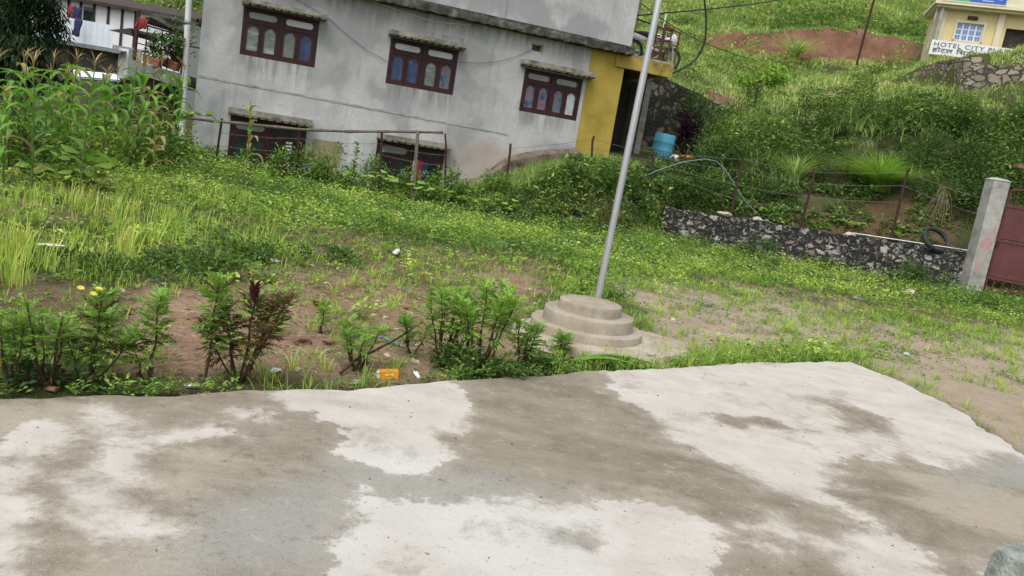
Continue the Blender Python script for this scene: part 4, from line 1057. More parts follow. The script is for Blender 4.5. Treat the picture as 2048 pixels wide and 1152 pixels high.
# blue drum and rubbish on the terrace by the porch
pd = D(1322, 306, 24.0); pd.z = gz(pd.x, pd.y) - .02
t = thing('water_drum', 'sky blue plastic water drum beside the yellow porch', 'drum', pd, (0, R(3), 0))
b = MB(); b.lathe([(.27, 0), (.30, .03), (.31, .2), (.318, .22), (.318, .24), (.31, .26), (.315, .45), (.322, .47), (.322, .49), (.312, .51), (.308, .68), (.29, .72), (.275, .72), (.27, .69)], 40); b.build('barrel', BLUEP, t, smooth=True)
b = MB(); b.lathe([(.268, .685), (.268, .70), (.0, .705)], 32); b.build('lid', BLUEP, t)
pb = D(1352, 303, 23.5); pb.z = gz(pb.x, pb.y) + .10
o = MB().blob((0, 0, 0), .17, 11, .5, 3, (1, .8, .9)).build('white_bag', PAPER, smooth='all', loc=pb); tag(o, 'crumpled white bag lying right of the blue drum', 'bag')
pb = D(1376, 300, 23.2); pb.z = gz(pb.x, pb.y) + .16
o = MB().blob((0, 0, 0), .26, 13, .6, 3, (1.3, .7, .4)).build('orange_sack', ORSACK, smooth='all', loc=pb); tag(o, 'torn orange sack slumped beside the white bag', 'sack')
# stone wall behind the drum
def rough_wall(name, label, mat, pts, thick, seg=0.16, jit=.035, cat='stone wall', top_jit=.05, rows=8):
    """pts: list of (x, y, z_bottom, z_top) along the front foot"""
    pts = [Vector(p) for p in [(*q[:2], 0) for q in pts]], [q[2] for q in pts], [q[3] for q in pts]
    P, zb, zt = pts
    L = [0]
    for i in range(len(P) - 1): L.append(L[-1] + (P[i + 1] - P[i]).length)
    n = max(4, int(L[-1] / seg)); s_ = np.linspace(0, L[-1], n)
    x = np.interp(s_, L, [p.x for p in P]); y = np.interp(s_, L, [p.y for p in P]); b0 = np.interp(s_, L, zb); t0 = np.interp(s_, L, zt)
    dx = np.gradient(x); dy = np.gradient(y); ln = np.hypot(dx, dy); nx, ny = -dy / ln, dx / ln     # into the hill
    t0 = t0 + (vnoise(s_, 0 * s_, 3, 3) - .5) * 2 * top_jit
    V = []; F = []
    for j in range(rows + 1):
        f = j / rows
        for i in range(n):
            o_ = (fbm(np.array([s_[i] * 1]), np.array([f * 3 + 7]), 3.2, 8, 3)[0] - .5) * 2 * jit - f * .05 * -1
            V.append((x[i] + nx[i] * o_, y[i] + ny[i] * o_, b0[i] + (t0[i] - b0[i]) * f))
    for i in range(n): V.append((x[i] + nx[i] * thick, y[i] + ny[i] * thick, t0[i] + (rnd.random() - .5) * .03))
    for i in range(n): V.append((x[i] + nx[i] * thick, y[i] + ny[i] * thick, b0[i]))
    for j in range(rows + 2):
        for i in range(n - 1): q = j * n + i; F.append((q, q + 1, q + n + 1, q + n))
    F.append(tuple(j * n for j in range(rows + 3))); F.append(tuple(j * n + n - 1 for j in range(rows + 2, -1, -1)))
    b = MB(); b.add(V, F); o = b.build(name, mat, smooth=True)
    return tag(o, label, cat, None, 'thing')
def ET(a, Y, e): return (a * Y, Y, EYE + e * Y)
q = [ET(.118, 25.6, .12), ET(.16, 25.9, .109), ET(.205, 26.3, .094), ET(.235, 26.8, .088)]
rough_wall('terrace_wall', 'dark rounded stone wall behind the blue drum', BWALL_, [(p[0], p[1], 1.5, p[2]) for p in q], .5)
# low retaining wall along the bank
WALLP = [(3.45, 19.95), (4.9, 19.60), (6.4, 19.20), (8.1, 18.77), (9.4, 18.45), (10.45, 18.18)]
def wall_pt(u):
    """foot of the retaining wall below photo column u (at wall height)"""
    best = None
    for i in range(len(WALLP) - 1):
        for k in range(40):
            t = k / 40; x = WALLP[i][0] * (1 - t) + WALLP[i + 1][0] * t; y = WALLP[i][1] * (1 - t) + WALLP[i + 1][1] * t
            uu, vv = pix(np.array([[x, y, .6]]))
            if best is None or abs(uu[0] - u) < best[0]: best = (abs(uu[0] - u), x, y)
    return best[1], best[2]
_wt = [.76, .77, .82, .87, .90, .93]
rough_wall('retaining_wall', 'low retaining wall of black lichened stones with pale patches', RWALL, [(p[0], p[1], -.3, z) for p, z in zip(WALLP, _wt)], .42, .10, .045, 'stone wall', .05, 9)
for k, (u, r_, lb) in enumerate(((1443, .16, 'flat pale stone lying on the low wall left of the leaning post'), (1510, .15, 'pale stone lying on the low wall right of the leaning post'), (1528, .08, 'small grey stone on top of the low wall'), (1690, .15, 'flat pale stone on the low wall beside the thin pale pipe'))):
    x, y = wall_pt(u)
    o = MB().blob((0, 0, 0), r_, 20 + k, .5, 2, (1.4, .9, .5)).build('loose_stone', PALE if k != 2 else STONEG, loc=(x + .05, y + .16, .84)); o.rotation_euler = (.1, .05, k); tag(o, lb, 'stone')
x0, y0 = wall_pt(1700); x1, y1 = wall_pt(1944)
b = MB(); b.tube([(x0, y0 + .03, .905), ((x0 + x1) / 2, (y0 + y1) / 2 + .03, .935), (x1, y1 + .05, .965)], .013, 8); o = b.build('water_pipe', GALV, smooth=True); tag(o, 'thin pale water pipe lying along the top of the low wall', 'pipe')
# tyre leaning behind the wall
pt = D(1872, 479, 18.62)
rot = Matrix.Rotation(R(14), 4, 'Y') @ Matrix.Rotation(R(46), 4, 'X')
b = MB(); b.torus(.31, .050, 44, 12, rot.to_4x4()); o = b.build('tyre', RUBBER, smooth='all', loc=pt); tag(o, 'worn black tyre leaning on top of the low stone wall', 'tyre')
# hose over the bank
hp = [(1290, 352, 19.6), (1320, 339, 19.6), (1365, 324, 19.8), (1408, 318, 20.0), (1432, 322, 20.0), (1450, 338, 20.0), (1465, 362, 19.95), (1480, 388, 19.9), (1497, 410, 19.9), (1512, 424, 19.9)]
b = MB(); b.tube([D(*p) for p in hp], .0095, 8); o = b.build('garden_hose', HOSE, smooth=True); tag(o, 'pale blue hose arching over the bank above the low wall', 'hose')

# ------------------------------------------------------------------ flagpole
fb = G(1186, 634, .0)
FLAG = G(1182, 603, .345); FLAG.z = 0
pc = G(1196, 593, .345)
t = thing('flagpole', 'tall galvanised flagpole on a round three stepped cement plinth', 'flagpole', FLAG)
def rtier(r, z0, z1, nm):
    b = MB(); e = .009
    b.lathe([(r + .006, z0), (r + .003, z0 + (z1 - z0) * .5), (r, z1 - e), (r - e * .3, z1 - e * .35), (r - e, z1), (0.02, z1 + .004)], 96)
    o = b.build(nm, PLINTH, t, smooth=True)
    for v in o.data.vertices:
        a = math.atan2(v.co.y, v.co.x); k = 1 + .005 * math.sin(3 * a + z0 * 9) + .002 * math.sin(7 * a + z1 * 5)
        v.co.x *= k; v.co.y *= k
rtier(.515, -.1, .138, 'plinth_tier'); rtier(.412, .138, .252, 'plinth_tier'); rtier(.286, .252, .345, 'plinth_tier')
b = MB()
ring = []
for k in range(40):
    a = 2 * math.pi * k / 40; r = .78 + .10 * math.sin(2 * a + 1) + .05 * math.sin(5 * a); ring.append((r * .92 * math.cos(a) + .13, r * .88 * math.sin(a) - .13))
b.add([(x, y, .062 + .012 * math.sin(3 * x)) for x, y in ring] + [(x * 1.08, y * 1.08, -.05) for x, y in ring], [tuple(range(40))] + [(k, k + 40, (k + 1) % 40 + 40, (k + 1) % 40) for k in range(40)])
b.build('footing', PALEPAD, t)
b = MB()
pb_ = Vector((pc.x - FLAG.x, pc.y - FLAG.y, .33))
dv = (D(1318, 0, pc.y) - pc).normalized()
b.tube([pb_ + dv * 0, pb_ + dv * 2.1, pb_ + dv * 2.12, pb_ + dv * 7.0], [.033, .032, .030, .027], 20); b.build('pole', GALV, t, smooth=True)

# ------------------------------------------------------------------ fences
def post_line(u, vb, vt, Yb, Yt=None): return D(u[0], vb, Yb), D(u[1], vt, Yt or Yb)
t = thing('barbed_wire_fence', 'barbed wire fence on rusty leaning posts above the low stone wall', 'fence', (0, 0, 0))
wy = {u: wall_pt(u)[1] for u in (1460, 1600, 1782)}
posts = [post_line((1008, 1020), 385, 287, 18.9), post_line((1182, 1187), 330, 272, 19.9), post_line((1302, 1306), 352, 300, 20.6),
         post_line((1459, 1487), 434, 312, wy[1460] + .2), post_line((1600, 1627), 455, 338, wy[1600] + .2), post_line((1781, 1817), 480, 337, wy[1782] + .2), post_line((1362, 1380), 330, 290, 21.5)]
for k, (a, c) in enumerate(posts):
    d = (c - a); a = a - d.normalized() * .25
    b = MB()
    bend = Vector((rnd.uniform(-.03, .03), rnd.uniform(-.03, .03), 0))
    pts = [a, a.lerp(c, .5) + bend * .5, a.lerp(c, .86) + bend, c]
    for off in ((0, 0), (.028, 0)): b.tube([p + Vector((off[0], off[1], 0)) for p in pts], .02, 4)
    b.build('fence_post', RUST, t)
def wire_run(root, ends, fracs, sag=.03, thick=.0042, name='wire'):
    for fr in fracs:
        b = MB(); pts = []
        for (a, c), (a2, c2) in zip(ends[:-1], ends[1:]):
            p, q = a.lerp(c, fr), a2.lerp(c2, fr)
            for k in range(9):
                s_ = k / 8; pts.append(p.lerp(q, s_) + Vector((0, 0, -sag * math.sin(math.pi * s_) + rnd.uniform(-.006, .006))))
        b.tube(pts, thick, 5)
        for k in range(0, len(pts) - 1):                    # barbs
            for m_ in range(2):
                c_ = pts[k].lerp(pts[k + 1], .25 + .5 * m_)
                if (pts[k + 1] - pts[k]).length < .02: continue
                b.tube([c_ + Vector((-.015, 0, -.02)), c_ + Vector((.015, 0, .02))], .003, 4, False)
        b.build(name, WIRE, root)
gatep = (D(1940, 560, 18.15), D(1985, 395, 18.15))
wire_run(t, [posts[2], posts[3], posts[4], posts[5], (gatep[0], gatep[1])], (.30, .53, .76, .95))
wire_run(t, [posts[0], posts[1], posts[2]], (.25, .6, .9))
lf = thing('field_fence', 'old wire fence with a weathered bamboo top rail in front of the grey house', 'fence', (0, 0, 0))
lp = [post_line((430, 444), 335, 237, 16.6), post_line((592, 600), 345, 250, 17.0), post_line((760, 764), 345, 265, 17.6), post_line((890, 892), 365, 290, 18.1)]
for k, (a, c) in enumerate(lp):
    b = MB(); a = a - (c - a) * .6; b.tube([a, a.lerp(c, .5), c], .026, 6)
    if k == 3: b.tube([c, c + Vector((-.06, 0, .25))], .022, 6)
    b.build('fence_post', RUST, lf)
a, c = post_line((829, 836), 355, 262, 17.7); b = MB(); a = a - (c - a) * .5
ax = (c - a).normalized(); b.hexa([*(a + Vector(o_) for o_ in ((-.038, -.038, 0), (.038, -.038, 0), (.038, .038, 0), (-.038, .038, 0))), *(c + Vector(o_) for o_ in ((-.034, -.034, 0), (.034, -.034, 0), (.034, .034, 0), (-.034, .034, 0)))]); b.build('concrete_post', BAMB, lf)
b = MB(); pts = [D(330, 229, 16.4), D(400, 239, 16.5), D(470, 246, 16.6), D(600, 259, 16.95), D(700, 263, 17.3), D(800, 263, 17.6), D(886, 265, 17.95)]
fine = []
for p, q in zip(pts[:-1], pts[1:]):
    for k in range(6): fine.append(p.lerp(q, k / 6))
fine.append(pts[-1])
b.tube(fine, [.028 + (.008 if i % 4 == 0 else 0) for i in range(len(fine))], 8); b.build('top_rail', BAMB, lf, smooth=True)
wire_run(lf, lp, (.15, .45, .72), .04, .004)

# ------------------------------------------------------------------ gate at the right
gq = G(1946, 590)
t_top = D(2004, 362, gq.y)
o_ = thing('gate_pillar', 'square concrete gate pillar with worn pink paint at its left face', 'pillar', (gq.x + .01, gq.y + .19, 0))
lean = (D(2005, 362, gq.y).x - gq.x) / t_top.z
b = MB(); w = .185; H_ = t_top.z
b.hexa([(-w, -w, -.4), (w, -w, -.4), (w, w, -.4), (-w, w, -.4)] + [(-w + lean * H_, -w, H_), (w + lean * H_, -w, H_), (w + lean * H_, w, H_), (-w + lean * H_, w, H_)])
b.build('shaft', POSTC, o_, bevel=.015)
b = MB(); b.hexa([(-w * 1.06 + lean * H_, -w * 1.06, H_ + .002), (w * 1.06 + lean * H_, -w * 1.06, H_ + .002), (w * 1.06 + lean * H_, w * 1.06, H_ + .002), (-w * 1.06 + lean * H_, w * 1.06, H_ + .002), (-w * .6 + lean * H_, -w * .6, H_ + .06), (w * .7 + lean * H_, -w * .7, H_ + .05), (w * .7 + lean * H_, w * .7, H_ + .05), (-w * .6 + lean * H_, w * .6, H_ + .06)]); b.build('cap', POSTC, o_)
# pink paint wash: thin worn patch on the front
m, n, l, p = new_mat('worn_pink_paint')
vv = texco(n); nn = noise(n, l, vv, 5, 6, .7); p.inputs['Base Color'].default_value = (.42, .20, .19, 1); p.inputs['Roughness'].default_value = .9
n3 = noise(n, l, vv, 3, 5, .7); c_ = mixc(n, l, maprange(n, l, n3.outputs[0], .42, .60), (.36, .34, .32), (.44, .21, .20)); l.new(c_, p.inputs['Base Color'])
b = MB(); yq = -w - .0035
def px(x, z): return (x + lean * z, yq, z)
out = [(-.14, .55), (.02, .62), (.07, .9), (.13, 1.25), (.10, 1.65), (.03, 1.35), (-.06, 1.3), (-.15, 1.2), (-.13, .9)]
b.add([px(*q) for q in out], [tuple(range(len(out)))]); b.build('paint_patch', m, o_, fix=False)
gate = thing('metal_gate', 'maroon sheet metal gate with spiked bars standing beside the concrete pillar', 'gate', (gq.x + .25, gq.y + .06, 0), (R(0), R(0), R(-40)))
GW = 2.2
b = MB()
for x in (0.0, GW): b.tube([(x, 0, .12), (x, 0, 2.45 + .12 * x)], .025, 6)
for z in (.20, .42, 1.28, 2.06): b.box(0, GW, -.025, .025, z, z + .05)
cv = [(x_, 0, 2.42 + .35 * math.sin(x_ / GW * math.pi / 2)) for x_ in np.linspace(0, GW, 14)]
b.tube(cv, .02, 6); b.build('frame', GATE, gate)
for z0, z1 in ((.47, 1.275), (1.335, 2.055)):
    b = MB(); b.box(.03, GW - .03, -.008, .008, z0, z1); b.box(.03, GW - .03, -.02, -.008, z0 + .02, z0 + .05); b.build('panel', GATE, gate)
for k in range(12):
    x = .15 + k * .18; zt_ = 2.42 + .35 * math.sin(x / GW * math.pi / 2)
    b = MB(); b.tube([(x, 0, 2.1), (x, 0, zt_ + .10), (x, 0, zt_ + .2)], [.012, .012, .002], 6); b.build('bar', GATE, gate)
    b = MB(); b.tube([(x, 0, .02), (x, 0, .43)], .014, 6); b.build('bar', GATE, gate)
b = MB(); b.box(-.10, .05, -.05, .05, 1.18, 1.26); b.tube([(-.12, 0, 1.2), (-.02, -.03, 1.2)], .02, 8); b.build('hinge', RUST, gate)
x_, y_ = D(2044, 330, 19.5).x, 19.5
o = MB().box(-.14, .14, -.1, .1, 0, .1).build('orange_brick', BRICK, loc=(x_, y_, D(2044, 338, 19.5).z), bevel=.012); tag(o, 'orange brick lying in the bushes above the metal gate', 'brick')

# ------------------------------------------------------------------ short mossy stub post at the lower right corner
b = MB(); b.hexa([(-.12, -.11, -.1), (.12, -.12, -.1), (.12, .11, -.1), (-.12, .12, -.1), (-.095, -.085, .40), (.10, -.095, .43), (.095, .09, .425), (-.09, .095, .40)])
o = b.build('stub_post', pmat('mossy_grey_stub', [(0.3, (.13, .155, .13)), (.45, (.25, .28, .25)), (.6, (.37, .40, .375)), (.78, (.47, .50, .475))], 13, .95, bmp=.9, bdist=.02, detail=9), smooth=True, bevel=.03, loc=(*G(2064, 1110, .43)[:2], 0.02)); o.rotation_euler = (0, 0, R(25)); tag(o, 'short mossy concrete stub post at the corner of the yard', 'post')

# ------------------------------------------------------------------ buildings to the left
def oriented(u, v, Y, yaw): return D(u, v, Y), (0, 0, R(yaw))
p = D(85, 165, 34.0)
wh = thing('white_house', 'long white house with dark timber posts beyond the maize', 'house', (p.x, 34, 0), (0, 0, R(8)))
def WL(u, v, yl=0.0):
    Mi = (Matrix.Translation((p.x, 34, 0)) @ Matrix.Rotation(R(8), 4, 'Z')).inverted()
    d = Mi.to_3x3() @ Vector(ray(u, v)); o = Mi @ Vector(EYEV); return o + d * ((yl - o.y) / d.y)
zt0 = WL(250, 18).z; zb0 = WL(250, 60).z
xl, xr = WL(60, 10).x, WL(368, 40).x
b = MB(); b.box(xl, xr, 0, 6, -2, zt0); b.build('wall', WHITEW, wh)
b = MB()
for u in (137, 161, 188, 217, 245, 272): x = WL(u, 30).x; b.box(x - .05, x + .05, -.04, 0, -1, zt0)
b.build('timber_post', DARKWOOD, wh)
x = WL(178, 30).x; b = MB(); b.box(x - .22, x + .22, -.03, .0, WL(178, 42).z, WL(178, 14).z); b.build('window', G_DARK, wh)
b = MB(); b.add([(xl - .6, -.35, zt0 - .04), (xr + .6, -.35, zt0 - .04), (xr + .6, 3, zt0 + .55), (xl - .6, 3, zt0 + .55), (xl - .6, -.35, zt0 + .08), (xr + .6, -.35, zt0 + .08), (xr + .6, 3, zt0 + .65), (xl - .6, 3, zt0 + .65), (xl - .6, 7, zt0 - .1), (xr + .6, 7, zt0 - .1)],
    [(0, 1, 2, 3), (4, 5, 6, 7), (0, 1, 5, 4), (7, 6, 9, 8)]); b.build('roof', DARKWOOD, wh)
q0 = D(86, 160, 29.0)
sh = thing('tin_shed', 'low plank shed with a shiny corrugated tin screen on its roof', 'shed', (q0.x, 29, 0), (0, 0, R(8)))
def SL(u, v, yl=0.0):
    Mi = (Matrix.Translation((q0.x, 29, 0)) @ Matrix.Rotation(R(8), 4, 'Z')).inverted()
    d = Mi.to_3x3() @ Vector(ray(u, v)); o = Mi @ Vector(EYEV); return o + d * ((yl - o.y) / d.y)
zr = SL(160, 88).z; x0, x1 = SL(40, 85).x, SL(238, 100).x
b = MB(); n = int((x1 - x0) / .22)
for k in range(n): b.box(x0 + k * .22, x0 + k * .22 + .212, -.004 * (k % 3), 1.6, -2, zr - .1)
b.build('wall', SHEDW, sh)
b = MB(); b.box(SL(105, 100).x, SL(113, 100).x, -.03, 0, zr - 1.5, zr - .35); b.box(SL(140, 100).x, SL(147, 100).x, -.03, 0, -1, zr - .2); b.build('window', DARKIN, sh)
b = MB(); b.box(SL(238, 120).x, SL(258, 120).x, -.1, 1.3, SL(250, 158).z, zr + .1); b.build('side_wall', WHITEW, sh)
b = MB(); b.add([(x0 - .4, -.7, zr - .12), (x1 + .3, -.7, zr - .12), (x1 + .3, 2.2, zr + .2), (x0 - .4, 2.2, zr + .2), (x0 - .4, -.7, zr - .05), (x1 + .3, -.7, zr - .05), (x1 + .3, 2.2, zr + .27), (x0 - .4, 2.2, zr + .27)], [(0, 1, 2, 3), (4, 5, 6, 7), (0, 1, 5, 4), (1, 2, 6, 5), (3, 0, 4, 7)]); b.build('roof', TINROOF, sh)
b = MB(); xa, xb = SL(86, 60).x, SL(236, 75).x; za, zc = zr + .02, SL(160, 42).z
nn = int((xb - xa) / .05); vs = []; fs = []
for k in range(nn + 1):
    x = xa + (xb - xa) * k / nn; y = .005 * math.sin(k * math.pi / 2) - .45; vs += [(x, y, za), (x, y, zc + .02 * math.sin(k * .05))]
for k in range(nn): fs.append((2 * k, 2 * k + 2, 2 * k + 3, 2 * k + 1))
b.add(vs, fs); b.build('tin_screen', TIN, sh, fix=False)
b = MB(); a_ = [SL(146, 139, -2), SL(232, 148, -2), SL(240, 160, -2.6), SL(150, 152, -2.6)]; b.add(a_, [(0, 1, 2, 3)]); b.add([q + Vector((0, 0, -.05)) for q in a_], [(0, 1, 2, 3)]); b.build('lean_to_roof', TIN, sh, fix=False)
for u, v, mm, lb in ((146, 12, REDCLOTH, 'red shirt on the line under the white house eaves'), (155, 14, BLUECLOTH, 'dark shirt on the line beside the red one under the white house eaves')):
    cloth('washing', lb, mm, u, v, 33.6, .30, .60, .1, 'washing')
cloth('washing', 'dark blue cloth draped over the top of the tin screen', BLUECLOTH, 158, 38, 28.4, .25, .6, .1, 'washing')

# ------------------------------------------------------------------ the hotel up the hill
hp0 = ET(.452, 38, 0)
hot = thing('hotel', 'cream yellow hotel building on the hill with blue paned window and sign boards', 'hotel', (hp0[0], 38, 0), (0, 0, R(-16)))
HTM = Matrix.Translation((hp0[0], 38, 0)) @ Matrix.Rotation(R(-16), 4, 'Z'); HTI = HTM.inverted()
def HT(u, v, yl=0.0):
    d = HTI.to_3x3() @ Vector(ray(u, v)); o = HTI @ Vector(EYEV); return o + d * ((yl - o.y) / d.y)
zf, zr = 7.0, HT(1940, 18).z
wx0, wx1, wz0, wz1 = HT(1912, 60).x, HT(1966, 60).x, HT(1935, 82).z, HT(1940, 47).z
dx0 = HT(2012, 60).x
b = pierced(0.0, 8.0, zf, zr, [(wx0, wx1, wz0, wz1), (dx0, dx0 + 1.0, zf + .4, HT(2020, 57).z)], 0, .2)
b.add([(0, 0, zf), (0, 2.4, zf), (0, 2.4, zr), (0, 0, zr)], [(0, 1, 2, 3)])
b.add([(.05, .9, zf), (7.9, .9, zf), (7.9, .9, zr), (.05, .9, zr)], [(0, 1, 2, 3)])
b.build('wall', HCREAM, hot, fix=False)
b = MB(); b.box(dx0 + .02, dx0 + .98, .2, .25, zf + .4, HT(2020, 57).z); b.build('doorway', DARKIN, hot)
b = MB(); b.box(.0, .28, -.12, -.002, zf, zr); b.box(dx0 - .42, dx0 - .16, -.12, -.002, zf, zr); b.box(wx0 - .09, wx1 + .09, -.05, -.003, wz1, wz1 + .09); b.box(wx0 - .09, wx0, -.05, -.003, wz0, wz1); b.box(wx1, wx1 + .09, -.05, -.003, wz0, wz1)
b.build('pillar', HPALE, hot)
b = MB(); b.box(-.35, 8.2, -.55, 2.5, zr, zr + .16); b.box(-.25, 8.1, -.40, 2.4, zr - .10, zr - .002)
gz0 = zr + .16; gx = HT(2048, 5).x
b.prism([(gx - 1.5, gz0), (gx + 2.4, gz0), (gx + .45, gz0 + 1.1)], 'y', -.5, -.3); b.build('roof', HPALE, hot)
b = MB(); b.box(wx0, wx1, .06, .10, wz0, wz1); f = b.build('window', SIGNW, hot)
b = MB(); W = (wx1 - wx0) / 4
for k in range(4):
    for j in range(3):
        for q in range(2):
            xx = wx0 + W * k + W * (.14 + .38 * q); zz = wz0 + (wz1 - wz0) * (.05 + .32 * j); b.box(xx, xx + W * .30, .05, .058, zz, zz + (wz1 - wz0) * .25)
b.build('pane', HBLUE, f)
b = MB(); c = HT(1945, 37); b.box(c.x - .2, c.x + .2, -.14, -.003, c.z - .05, c.z + .07); b.build('lamp_box', DARKIN, hot)
c0, c1 = HT(1876, 30, -.25), HT(1838, 150, -.25)
b = MB(); b.tube([(.05, -.30, zr + .6), (.02, -.30, zf)], .075, 10); b.build('drain_pipe', POSTC, hot, smooth=True)
b = MB(); b.tube([(-.18, -.28, zr + .9), (-.2, -.28, zf)], .045, 8); b.build('drain_pipe', POSTC, hot, smooth=True)
def lettering(text, size, mat, parent, loc, bold=0.0, spacing=1.0, rot=(R(90), 0, 0), width=None):
    cu = bpy.data.curves.new('lettering', 'FONT'); cu.body = text; cu.size = size; cu.extrude = .004; cu.offset = bold; cu.space_character = spacing
    cu.materials.append(mat); o = bpy.data.objects.new('lettering', cu); col.objects.link(o); o.parent = parent; o.location = loc; o.rotation_euler = rot
    bpy.context.view_layer.update()
    me = bpy.data.meshes.new_from_object(o.evaluated_get(bpy.context.evaluated_depsgraph_get()))
    bpy.data.objects.remove(o)
    me.materials.clear(); me.materials.append(mat)
    xs = [v.co.x for v in me.vertices]
    k = width / (max(xs) - min(xs)) if width and xs else 1.0
    for v in me.vertices: v.co.x *= k
    o = bpy.data.objects.new('lettering', me); col.objects.link(o); o.parent = parent; o.location = loc; o.rotation_euler = rot
    return o
# name board (hung a little askew)
sw = HT(1862, 92, -.45); se = HT(1982, 102, -.45)
SW_ = 3.55; sz0, sz1 = HT(1863, 106, -.45).z, HT(1865, 79, -.45).z
tilt = math.atan2(HT(1978, 93, -.45).z - HT(1866, 80, -.45).z, HT(1978, 93, -.45).x - HT(1866, 80, -.45).x)
sg = thing('hotel_sign', 'white name board with dark English and Devanagari lettering below the hotel window', 'sign', HTM @ Vector((sw.x - .02, -.45, sz0)), (0, -tilt, R(-16)))
b = MB(); b.box(0, SW_, 0, .05, 0, sz1 - sz0); b.build('board', SIGNW, sg)
hh = sz1 - sz0
lettering('HOTEL CITY PLAZA', hh * .46, INK, sg, (.10, -.006, hh * .56), .003, 1.15, width=3.30)
lettering('होटल िसटी प्लाजा', hh * .42, INK, sg, (.10, -.006, hh * .14), .006, 1.1, width=3.0)
b = MB(); b.box(-.02, SW_ + .02, -.01, .06, -.05, 0); b.build('board_frame', HPALE, sg)
t2 = thing('roof_sign', 'green and blue sign board standing on the hotel roof edge', 'sign', HTM @ Vector((.1, -.56, zr + .17)), (0, 0, R(-16)))
xs_ = [HT(1884, 8, -.56).x - .1, HT(1938, 8, -.56).x - .1, HT(2012, 8, -.56).x - .1]
b = MB(); b.box(xs_[0], xs_[1] - .004, 0, .06, .0, .9); b.build('green_panel', SIGNG, t2)
b = MB(); b.box(xs_[1], xs_[2], 0, .06, .0, .9); b.build('blue_panel', SIGNB, t2)
lettering('HOTEL & LODGE', .20, LETW, t2, (xs_[1] + .10, -.006, .19), .004, 1.05, width=(xs_[2] - xs_[1]) * .80)
b = MB(); b.box(xs_[1] + .5, xs_[2] - .5, -.006, -.002, .09, .12); b.box(xs_[0] + .1, xs_[0] + .42, -.006, -.002, .08, .5); b.build('pale_mark', LETW, t2)
b = MB(); b.box(xs_[0] - .03, xs_[2] + .03, -.01, .07, -.05, -.002); b.build('sign_frame', HPALE, t2)
# stone walls below the hotel
q = [ET(.432, 35.2, .158), ET(.452, 34.0, .176), ET(.475, 32.0, .1865), ET(.497, 30.4, .1945), ET(.515, 30.1, .1955)]
rough_wall('hotel_terrace_wall', 'sloping grey stone wall right below the hotel sign', HWALL_, [(p_[0], p_[1], p_[2] - 2.6, p_[2]) for p_ in q], .5, .3, .05)
q = [ET(.496, 29.6, .180), ET(.53, 29.1, .190), ET(.57, 28.6, .193), ET(.68, 27.6, .197)]
rough_wall('roadside_stone_wall', 'wall of squared yellowish stones under the grassy mound at the right edge', HWALL_, [(p_[0], p_[1], p_[2] - 2.4, p_[2]) for p_ in q], .5, .3, .05)
# poles and cables on the hill
b = MB(); b.tube([D(1713, 130, 38), D(1748, 0, 38), D(1775, -100, 38)], .055, 8); o = b.build('utility_pole', RUST, smooth=True); tag(o, 'thin dark utility pole leaning in front of the red earth cut', 'pole')
b = MB(); b.tube([D(1327, 58, 40), D(1333, 25, 40)], .05, 6); o = b.build('marker_pole', PIPE); tag(o, 'short white pole on the grassy slope behind the flagpole', 'pole')
def cable(name, label, pts, r):
    P = [D(*q) for q in pts]; fine = []
    for i in range(len(P) - 1):
        a = P[max(i - 1, 0)]; b_ = P[i]; c = P[i + 1]; d = P[min(i + 2, len(P) - 1)]
        for k in range(6):
            s_ = k / 6; fine.append(.5 * ((2 * b_) + (-a + c) * s_ + (2 * a - 5 * b_ + 4 * c - d) * s_ ** 2 + (-a + 3 * b_ - 3 * c + d) * s_ ** 3))
    fine.append(P[-1]); b = MB(); b.tube(fine, r, 6); o = b.build(name, CABLE, smooth=True); return tag(o, label, 'cable')
cable('power_cable', 'black cable hanging in a loop right of the flagpole top', [(1406, -20, 24), (1411, 20, 24), (1412, 60, 24), (1407, 90, 24), (1390, 120, 24), (1360, 140, 23.5), (1335, 150, 22.5)], .028)
cable('power_cable', 'black cable running level from the grey house towards the hill', [(1262, 32, 24), (1330, 26, 25.5), (1420, 18, 29), (1520, 6, 33), (1620, -12, 37)], .022)
cable('power_cable', 'thin cable sagging down the slope from the house corner', [(1285, 8, 24), (1310, 28, 25), (1350, 55, 26.5), (1400, 82, 28), (1450, 102, 30), (1500, 118, 32)], .014)
def hc(s_, z_, off=-.03): return HM @ Vector((s_, off, z_))
def wallcable(label, pts, r):
    b = MB(); b.tube([hc(*q) for q in pts], r, 5); o = b.build('wall_cable', CABLE); tag(o, label, 'cable')
wallcable('thin cable sagging across the wall between the first two upper windows', [(1.5, 4.15), (2.0, 4.02), (2.6, 3.82), (3.1, 3.52), (3.6, 3.25), (4.1, 3.10)], .0045)
wallcable('thin cable from the small vent to the middle upper window', [(7.6, 4.02), (7.2, 3.78), (6.8, 3.60), (6.3, 3.46), (5.8, 3.40)], .0045)
b = MB(); w0 = [HL(735, 0), HL(800, 22), HL(870, 45), HL(940, 50)]
b.tube([HM @ Vector((q.x, -.03, q.z)) for q in w0], .009, 5); o = b.build('wall_cable', PIPE); tag(o, 'pale cable under the mossy ledge near the top of the wall', 'cable')

